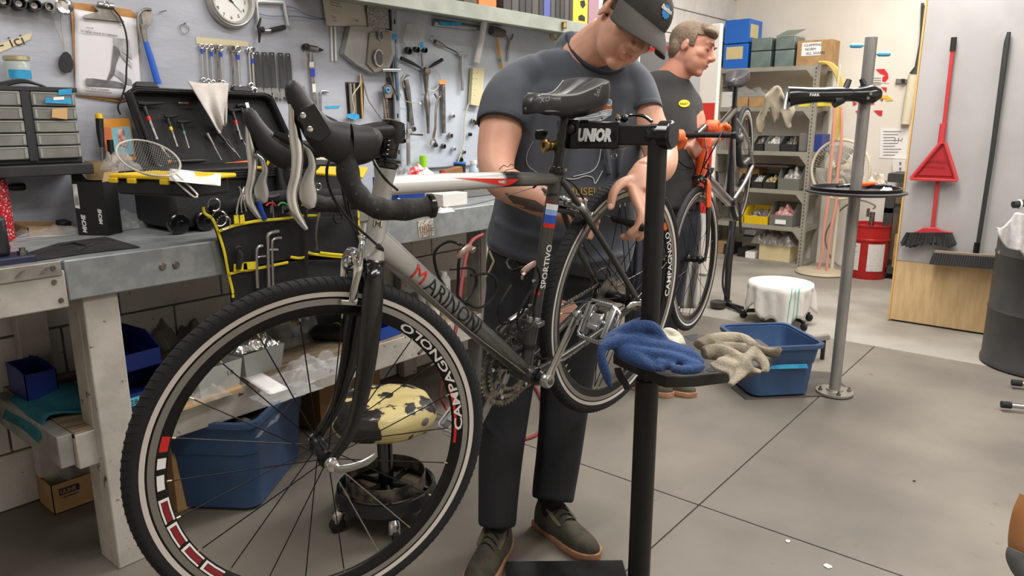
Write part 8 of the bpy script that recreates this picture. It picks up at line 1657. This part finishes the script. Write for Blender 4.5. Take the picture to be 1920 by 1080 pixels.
text('GARANT',.030,tfr(bd(1740,303,.064),(0,-1,-.05),(0,-.05,1)),mat('faint red lettering',(140,28,36),.6),dp_)
text('PROFESSIONNEL',.015,tfr(bd(1735,312,.064),(0,-1,-.05),(0,-.05,1)),mat('faint red lettering',(1,1,1)),dp_)
# push broom
pb_=thing('push_broom','wide push broom with a long black handle standing against the grey board','broom',bd(1820,500,.05))
M().tube([bd(1892,60,.03),bd(1888,80,.03),bd(1860,290,.04),bd(1832,470,.06)],[.010,.016,.0135,.0125],12).build('handle',mat('black painted handle',(44,46,44),.4),pb_); M().cyl(bd(1833,455,.06),bd(1830,474,.06),.018,n=14).build('ferrule',blackgloss,pb_)
M().prism([bd(x,y,.09) for x,y in ((1752,470),(1915,482),(1914,487),(1751,475))],(.06,0,0)).build('wood_block',mat('grey-brown block',(122,110,96),.7),pb_,bevel=.003)
bs_=M()
for k in range(70):
    u=k/69; a=bd(1753+158*u,474+12*u,.055+.03*(k%2)); b_=bd(1745+166*u,495+13*u,.05+.04*(k%2)); bs_.tube([a,b_],[.008,.010],5)
o=bs_.build('bristles',bst,pb_); o['kind']='stuff'
# ---- black steel drum with cloth, right edge
dc=at(1893,660,Z=0)+V((.03,0,0)); dc=V((4.72,.16,0)); 
ed1=at(1857,650,Z=0)
dr=thing('steel_barrel','tall dark grey steel barrel cut by the right edge','barrel',dc); rdm=.285; zd=at(1890,440,D=(dc-EYE).dot(AX)-.2).z
M().lathe(dc,(0,0,1),[(rdm*.98,0),(rdm*1.02,.01),(rdm*1.02,.03),(rdm,.04),(rdm,.30),(rdm*1.02,.31),(rdm,.33),(rdm,.60),(rdm*1.02,.61),(rdm,.63),(rdm,zd-.02),(rdm*1.02,zd),(rdm*.97,zd),(rdm*.97,.02),(.001,.02)],56).build('barrel_body',mat('scuffed dark grey drum',(54,53,53),.5,c2=(66,64,63),sc=5,c3=(130,126,120),sc3=14,lo3=.68,hi3=.74),dr)
wct=mat('white waffle towel',(206,202,200),.95,c2=(188,184,184),sc=24,bump=.8,bs=180)
Dd=(dc-EYE).dot(AX)-.30
solo('waffle_towel','white waffle towel draped over the rim of the dark barrel','towel',M().grid(lambda u,v:at(1868+70*u-4*v*(1-u)+10*v,(392+ (1-u)*34*(1 if u<.5 else .8))+v*(118*u+20*(1-u))+6*sin(u*9),D=Dd-.03*sin(u*12+v*2)-.02),20,16),wct,smooth=180,solid=.006)
ts=thing('trolley_handle','black handle end with a white clamp above the draped barrel','handle',at(1912,385,D=Dd)); M().tube([at(1900,384,D=Dd),at(1925,380,D=Dd)],.018,12).build('bar',black,ts); M().ring(at(1911,383,D=Dd),RT,.020,.005,20,6).build('clamp',white,ts)
# legs of something at the right edge
for k,(y,x0_) in enumerate(((717,1897),(758,1877))):
    o=thing('stool_leg','black rubber-tipped steel tube foot at the right edge, %s one'%['upper','lower'][k],'stand foot',at(x0_,y+10,Z=0),'rubber tipped feet at the right edge'); a=at(x0_,y,Z=.03); b_=at(x0_+60,y+6,Z=.03); M().cyl(a,a.lerp(b_,.32),.016,n=16).build('rubber_foot',rubber,o); M().cyl(a.lerp(b_,.32),b_,.0115,n=14).build('tube',steel,o)
# wooden arc wheel at lower right
o=thing('wooden_disc','curved wooden rim with a grey rubber edge at the lower right corner','wheel',at(1925,1060,Z=0)); M().tube([at(x,y,D=1.9) for x,y in spl([(1935,935),(1922,965),(1915,1000),(1914,1030),(1922,1060),(1940,1090)],5)],[(.014,.03)]*26,10).build('rim',mat('brown varnished wood',(160,110,70),.35),o); M().tube([at(x,y,D=1.88) for x,y in spl([(1905,1032),(1902,1045),(1912,1068),(1930,1090)],5)],[(.012,.02)]*16,10).build('rubber_edge',mat('grey rubber',(90,90,90),.7),o)
# ---- steel stand with tray, clamp
pbx=at(1564,738,Z=0); pt=V((pbx.x,pbx.y,at(1633,70,D=(pbx-EYE).dot(AX)).z))
s2=thing('repair_stand','bare steel post repair stand with a clamp arm and round tray at the right','stand',pbx)
gsp=mat('brushed steel post',(160,157,154),.42,.55,c2=(142,140,137),sc=20,stretch=(1,1,.2)); pv=V((pbx.x,pbx.y,0))
for _ in (0,):
    def pz(py): 
        # height on the post axis seen at image row py
        lo,hi=0,2.4
        for i in range(30):
            mid=(lo+hi)/2
            if proj((pv.x,pv.y,mid))[1]>py: lo=mid
            else: hi=mid
        return (lo+hi)/2
M().lathe(pv,(0,0,1),[(.0255,.012),(.0255,pz(70)),(.022,pz(70)),(.022,pz(70)-.03),(.001,pz(70)-.03)],32).build('post',gsp,s2)
M().lathe(pv+V((0,0,.006)),(0,0,1),[(.085,0),(.085,.010),(.04,.012),(.036,.02)],40).build('base_flange',mat('worn zinc flange',(160,156,148),.4,.6),s2)
for a in (.5,2.1,3.7,5.2): M().lathe(pv+V((.066*cos(a),.066*sin(a),.016)),(0,0,1),[(.010,0),(.010,.010),(.005,.011),(.005,.022)],6).build('bolt',dsteel,s2)
pl=[at(x,y,Z=0) for x,y in ((1370,727),(1398,750),(1600,741),(1592,734),(1560,700),(1400,690))]
M().prism([V((p.x,p.y,0)) for p in pl],(0,0,.007)).build('floor_plate',mat('dark steel plate',(70,66,62),.5,c2=(84,80,74),sc=8),s2,bevel=.001)
tzz=pz(358); M().lathe(V((pv.x,pv.y,tzz)),(0,0,1),[(.001,-.012),(.20,-.012),(.215,-.006),(.215,0),(.20,.004),(.19,.0),(.001,-.002)],44).build('tray',mat('dark tray',(42,40,39),.5),s2); M().lathe(V((pv.x,pv.y,tzz)),(0,0,1),[(.19,0),(.195,.018),(.185,.018),(.18,.0)],44,closed=True,cap=False).build('tray_mat_rim',black,s2)
cl5=mat('sky blue grip',(82,160,196),.4)
for dx,y in ((-1,86),(1,102)): c=V((pv.x,pv.y,pz(y))); M().tube([c+RT*(.03*dx),c+RT*(.035*dx),c+RT*(.04*dx),c+RT*(.085*dx),c+RT*(.09*dx)],[.003,.004,.009,.009,.005],10).build('lever_grip',cl5,s2)
Dp=(V((pv.x,pv.y,pz(180)))-EYE).dot(AX)-.05
lt2_=lambda l:[at(x,y,D=Dp) for x,y in l]
M().tube(lt2_([(1650,176),(1635,177),(1620,178),(1606,177),(1592,177)]),[(.022,.022),(.042,.04),(.042,.042),(.032,.032),(.03,.03)],18).build('clamp_head',blackgloss,s2); M().tube(lt2_([(1592,177),(1560,178),(1540,178),(1515,179),(1490,180),(1478,182)]),[(.030,.03),(.035,.032),(.032,.03),(.035,.03),(.040,.03),(.046,.024)],18).build('clamp_arm',blackgloss,s2)
M().tube(lt2_([(1563,190),(1575,186),(1586,165),(1592,150)]),[(.030,.026),(.026,.024),(.014,.014),(.012,.012)],14).build('cam_handle',black,s2)
M().tube(lt2_([(1486,174),(1478,175),(1474,190),(1471,206)]),[(.012,.009),(.015,.010),(.011,.008),(.011,.008)],10).build('steel_lever',steel,s2); M().tube(lt2_([(1620,160),(1615,148)]),[.012,.010],10).build('rear_knob',black,s2)
for x,y in ((1633,176),(1628,184)): M().cyl(at(x,y,D=Dp-.035),at(x,y,D=Dp-.045),.006,n=12).build('screw',steel,s2)
o=textmesh('PARK',.018,extr=.0004); T_=tfr(at(1518,180.5,D=Dp-.030),RT,UPV); o.v=[T_@p for p in o.v]; o.build('lettering',white,s2,smooth=0)
# things on the tray
tt0=V((pv.x,pv.y,tzz))
def ont(px,py,h=.02): return at(px,py,Z=tzz+h)
solo('orange_pliers','orange-handled pliers lying on the round tray','pliers',M().tube([ont(1600,347),ont(1620,346),ont(1642,344)],[.010,.012,.008],10),mat('orange grip',(1,1,1)),z if False else None)
for k,(a,b_,m_) in enumerate(((1570,1600,black),(1575,1612,dsteel),(1640,1672,black))): solo('tray_tool','dark hand tool on the round tray, %s'%['left','second from left','right'][k],'tool',M().tube([ont(a,350-k),ont((a+b_)/2,348),ont(b_,349)],[.006,.009,.005],8),m_)
bagob('tray_rag','pale striped rag piled at the back of the round tray','rag',ont(1645,351,.0),.06,.04,.07,131,mat('pale striped rag',(188,178,158),.9,c2=(120,112,98),sc=20))
bagob('white_tissue','scrap of white tissue on the front of the round tray','tissue',ont(1662,357,.005),.03,.02,.015,133,paper)
# ---- blue tote in front of stand
ta=at(1405,748,Z=.007); tb_=at(1525,742,Z=.007); w_=hypot(tb_.x-ta.x,tb_.y-ta.y)
d_=(tb_-ta); d_.z=0; d_.normalize(); n_=V((-d_.y,d_.x,0)); cen=(ta+tb_)/2+n_*.16; cen.z=.008
t5=tote('storage_tote','empty slate-blue storage tote with blue tape standing beside the steel post',cen,w_*.98,.34,at(1400,640,D=(ta-EYE).dot(AX)).z-.008,atan2(d_.y,d_.x),tbl,top=1.12)
q=(tb_+(ta-tb_)*.30)-n_*.045; q.z=0; tp5=[at(x,y,D=(q-EYE).dot(AX)-.02) for x,y in ((1440,684),(1512,682),(1515,690),(1438,692))]
M().prism(tp5,n_*-.002).build('blue_tape_strip',bluetape,t5,smooth=0)
m=M().cyl(at(1520,633,Z=.16),at(1552,632,Z=.16),.014,n=14); o=thing('low_stool_tube','short steel tube with dark end sticking out behind the blue tote','tube',at(1535,660,Z=0)); M().cyl(at(1515,636,D=4.0),at(1552,632,D=4.05),.018,n=14).build('tube',steel,o); Pq=at(1545,636,D=4.05); M().cyl(Pq,V((Pq.x,Pq.y,0)),.012,n=12).build('foot',black,o)
# ---- stool with towel
sc5=at(1468,612,Z=0)+FH*.10; sc5.z=0
so=thing('shop_stool','round shop stool covered by a white towel with green stripes','stool',sc5); Ds=(sc5-EYE).dot(AX); zst=at(1468,530,D=Ds).z
M().lathe(sc5,(0,0,1),[(.02,.05),(.022,zst-.08),(.03,zst-.07)],18).build('column',black,so); M().lathe(sc5+V((0,0,zst-.06)),(0,0,1),[(.001,-.03),(.17,-.02),(.19,.0),(.185,.03),(.001,.045)],36).build('seat',black,so)
for k in range(5): a=.5+k*2*pi/5; d=V((cos(a),sin(a),0)); M().tube([sc5+V((0,0,.09)),sc5+d*.22+V((0,0,.05))],[(.018,.012),(.012,.009)],8).build('leg',black,so); M().lathe(sc5+d*.22+V((0,0,.024)),d.cross(ZZ),[(.018,-.01),(.024,-.006),(.024,.006),(.018,.01)],16).build('caster',rubber,so)
def tfn(u,v):
    a=2*pi*u; r=.285*v; 
    if r<.185: z=.0+.010*cos(3*a)*v; rr=r; dz=0
    else: rr=.200+.06*(r-.185)+.10*(r-.185)*sin(9*a)+.14*(r-.185)*sin(5*a+1)+.012*sin(14*a)*(r>.2); dz=-(r-.185)*(1.6+.9*max(0,sin(2*a+.6))+.35*sin(9*a))
    return sc5+V((rr*cos(a),rr*sin(a),zst+dz+.016))
tw5=M().grid(tfn,64,20,wrapu=True)
k5=mat('white towel with green stripes',(216,212,206),.95,bump=.7,bs=200); t=k5.node_tree; N=t.nodes; L=t.links
tc=N.new('ShaderNodeTexCoord'); sx=N.new('ShaderNodeSeparateXYZ'); L.new(tc.outputs['Object'],sx.inputs[0]); mt2=N.new('ShaderNodeMath'); mt2.operation='MULTIPLY_ADD'; L.new(sx.outputs[1],mt2.inputs[0]); mt2.inputs[1].default_value=1.0; mt2.inputs[2].default_value=.02
rp=N.new('ShaderNodeValToRGB'); e=rp.color_ramp; e.interpolation='CONSTANT'; e.elements[0].position=0; e.elements[0].color=lin((216,212,206)); e.elements[1].position=.0; e.elements[1].color=lin((216,212,206))
mr=N.new('ShaderNodeMapRange'); mr.inputs[1].default_value=-.25; mr.inputs[2].default_value=.25; L.new(mt2.outputs[0],mr.inputs[0]); L.new(mr.outputs[0],rp.inputs[0])
for p,c in ((.20,(120,176,160)),(.215,(216,212,206)),(.235,(140,190,176)),(.25,(216,212,206)),(.27,(120,176,160)),(.285,(216,212,206))): el=e.elements.new(p); el.color=lin(c)
L.new(rp.outputs[0],N['Principled BSDF'].inputs['Base Color'])
solo('striped_towel','white towel with thin green stripes draped over the round shop stool','towel',tw5,k5,smooth=180,solid=.005)
# ---- floor pump
fp0=at(1362,577,Z=0); Dq=(fp0-EYE).dot(AX); fpo=thing('floor_pump','black floor pump with tripod foot and round gauge behind the orange bicycle','pump',fp0)
M().tube([fp0+V((0,0,.02)),at(1366,500,D=Dq),at(1374,415,D=Dq)],[.020,.024,.026],14).build('barrel',blackmatte,fpo)
for x,y in ((1338,576),(1395,578),(1396,588),(1370,566)): M().tube([fp0+V((0,0,.03)),at(x,y,Z=.01)],[(.018,.012),(.014,.008)],8).build('foot',black,fpo)
M().lathe(at(1346,573,Z=.02),(0,0,1),[(.05,-.01),(.055,0),(.055,.03),(.04,.035),(.001,.035)],24).build('gauge',mat('dark gauge',(60,58,56),.4),fpo); M().tube(S3([fp0+V((0,0,.06)),at(1355,530,D=Dq-.05),at(1362,470,D=Dq-.05),at(1372,420,D=Dq)],5),.008,8).build('hose',rubber,fpo)
# ================= ORANGE ROAD BICYCLE =================
Fh=at(1303,486,D=3.42); Rh=at(1391,308,D=4.36); fx_=(Fh-Rh).normalized(); lr=ZZ.cross(fx_).normalized(); upb=fx_.cross(lr)
# roll a little so the bars match
OB_=Mx((fx_,lr,upb)).transposed().to_4x4(); OB_.translation=Rh; wb2=(Fh-Rh).length
ob=thing('orange_bicycle','black and orange road bicycle pointing at the camera, held by the older man','bicycle',(0,0,0),Mt=OB_)
orp=mat('bright orange frame paint',(232,84,30),.3,coat=.5); bkp=mat('black frame paint',(28,28,30),.25,coat=.5); slv=mat('silver frame paint',(150,148,148),.3,.5)
wheel(ob,Mx.Identity(4),21,'rear',False,.0135,False)
dl=radians(-6); q2=V((wb2,0,0))-nn*.043; R2=Mx.Rotation(dl,4,axs); nf2=R2@nn; lf2=axs.cross(nf2); ST2=Mx((nf2,lf2,axs)).transposed().to_4x4(); ST2.translation=q2
wheel(ob,ST2@Mx.Translation(V((.043,0,0))),20,'front',True,.0135,False)
U=lambda f,l,s: ST2@V((f,l,s))
o_=lambda mb,n,m,**k: mb.build(n,m,ob,w=False,**k)
HB2=q2+axs*.378
for s in (1,-1): 
    fp=spl([(.0,0,.372,.022,.016),(.004,.03,.35,.022,.015),(.002,.038,.30,.024,.012),(.002,.044,.2,.020,.010),(.012,.050,.08,.014,.008),(.043,.052,-.004,.009,.006)],5)
    o_(M().tube([U(f,s*l,z) for f,l,z,a,b in fp[:14]],[(a,b) for f,l,z,a,b in fp[:14]],14,side=nf2),'fork_blade',orp if s==1 else orp); o_(M().tube([U(f,s*l,z) for f,l,z,a,b in fp[13:]],[(a,b) for f,l,z,a,b in fp[13:]],14,side=nf2),'fork_tip',bkp)
o_(M().tube([HB2-axs*.02,HB2+axs*.03,HB2+axs*.16],[(.034,.034),(.030,.028),(.026,.024)],20,side=nn),'head_tube',orp)
o_(M().tube([HB2+axs*.14,HB2+axs*.175,HB2+axs*.185],[(.04,.036),(.042,.036),(.02,.02)],16,side=nn),'head_tube_flare',orp)
S0b=BB+sd*.50
o_(M().tube([HB2+axs*.02,(HB2+axs*.02).lerp(BB,.5),BB],[(.030,.024),(.028,.024),(.026,.026)],18,side=V((0,0,1))),'down_tube',mat('grey-black frame paint',(70,70,74),.3,coat=.4)); o_(M().tube([HB2+axs*.14,(HB2+axs*.14).lerp(S0b,.3)],[(.024,.022),(.022,.020)],16,side=V((0,0,1))),'top_tube_front',orp); o_(M().tube([(HB2+axs*.14).lerp(S0b,.3),S0b],[(.022,.020),(.018,.018)],16,side=V((0,0,1))),'top_tube',bkp)
o_(M().tube([BB,BB+sd*.52],[.018,.017],16),'seat_tube',bkp); o_(M().cyl(BB+sd*.5,BB+sd*.65,.0135,n=14),'seatpost',bkp); o_(M().lathe(BB+V((0,-.04,0)),(0,1,0),[(.02,0),(.024,.004),(.024,.076),(.02,.08)],20),'bottom_bracket',bkp)
for s in (1,-1):
    e=V((0,s*.064,0)); o_(M().tube(S3([BB+V((-.012,s*.018,0)),BB+V((-.2,s*.048,.03)),e+V((.02,0,-.003))],5),.0095,10),'chain_stay',slv); o_(M().tube(S3([S0b+V((.0,s*.012,-.05)),S0b.lerp(e,.5)+V((0,s*.02,0)),e],5),.008,10),'seat_stay',slv if s>0 else orp)
tubetext('SCOTT',.030,HB2+axs*.02+(BB-HB2).normalized()*.10,BB-HB2,(0,1,0),(0,0,1),.026,whp,ob)
text('S',.035,OB_@tfr(HB2+axs*.06+nn*.031+V((0,.012,0)),V((-.05,-1,0)) if False else V((0,1,0)),axs),bkp,ob,name='badge')
sm=M(); SDo=Mx.Translation(BB+sd*.665+V((.04,0,.02)))@Mx.Rotation(radians(-8),4,'Y'); saddle(sm,(0,0,0),SDo,.27,.145); o_(sm,'saddle',mat('grey black saddle',(58,56,60),.35),smooth=60,solid=.004)
# bars
BA2=ST2@Mx.Translation(V((.10,0,.572)))@Mx.Rotation(.30,4,'Y'); B2=lambda x,l,z:BA2@V((x,l,z))
o_(M().tube([U(0,0,.555),U(0,0,.61)],.018,16).tube([U(0,0,.60),B2(0,0,0)],[(.018,.017),(.016,.016)],14),'stem',bkp)
for s in (1,-1):
    path=spl([(0,.0,0),(0,.10,0),(.004,.18,.001),(.03,.20,0),(.07,.203,-.004),(.085,.205,-.04),(.075,.207,-.09),(.04,.21,-.12),(-.04,.212,-.128)],5); o_(M().tube([B2(x,s*l,z) for x,l,z in path],[.0125]*12+[.0155]*(len(path)-12),12),'handlebar',black)
    o_(M().tube([B2(.05,s*.203,.0),B2(.09,s*.203,.012),B2(.12,s*.203,.035),B2(.125,s*.203,.055)],[(.018,.016),(.020,.016),(.015,.014),(.008,.008)],12,side=V((1,0,.2))),'brake_hood',hood); o_(M().tube([B2(.128,s*.204,.03),B2(.135,s*.205,-.02),B2(.13,s*.206,-.09)],[(.008,.006),(.010,.006),(.006,.004)],10),'brake_lever',steel)
caliper(ST2@Mx.Translation(V((.026,0,.362))),bkp,ob)
for s,d in ((1,V((.3,0,-.95))),(-1,V((-.3,0,.95)))):
    o_(M().tube([BB+V((0,s*.06,0)),BB+V((0,s*.075,0))+d*.17],[(.018,.010),(.013,.008)],12,side=V((-d.z,0,d.x))),'crank_arm',bkp); c=BB+V((0,s*.085,0))+d*.17; o_(M().box(c+V((0,s*.04,0)),(.06,.06,.016)),'pedal',black,bevel=.003)
sprocket(BB,-.046,.10,50,.003,'chainring',ringm,ob,w=.009); sprocket(BB,-.040,.07,36,.003,'chainring',ringm,ob,w=.007)
for i,r in enumerate((.045,.038,.030,.022)): sprocket(V((0,0,0)),-.030-i*.007,r,int(r*2*pi/.0125),.002,'sprocket',dsteel,ob,inner=.014)
o_(M().tube([U(.05,.02,.56),U(.10,.05,.50),U(.09,.03,.42),U(.05,.01,.40)],.003,8),'cable',cable); o_(M().tube(S3([U(.10,.12,.60),U(.16,.10,.52),U(.12,.05,.44),U(.04,.03,.42)],5),.003,8),'cable',cable); o_(M().tube(S3([U(.10,-.12,.60),U(.16,-.10,.52),U(.12,-.05,.44),U(.04,-.03,.42)],5),.003,8),'cable',cable)
# white towel hanging behind the orange wheel
solo('white_cloth','long white cloth hanging behind the orange bicycle front wheel','cloth',M().grid(lambda u,v:at(1290+28*u-14*v,400+ 178*v,D=3.75+.05*sin(u*9+v*3)),12,20),mat('white cloth',(206,202,196),.9,c2=(190,186,180),sc=8),smooth=180,solid=.006)
# (cloth at the man's side is built with him)
if 0: solo('navy_towel','dark navy cloth hanging behind the spokes beside the stand post','cloth',M().grid(lambda u,v:at(1188+18*u-4*v,440+80*v,D=2.9+.02*sin(u*9)),8,12),mat('navy cloth',(44,46,60),.9),smooth=180,solid=.006)
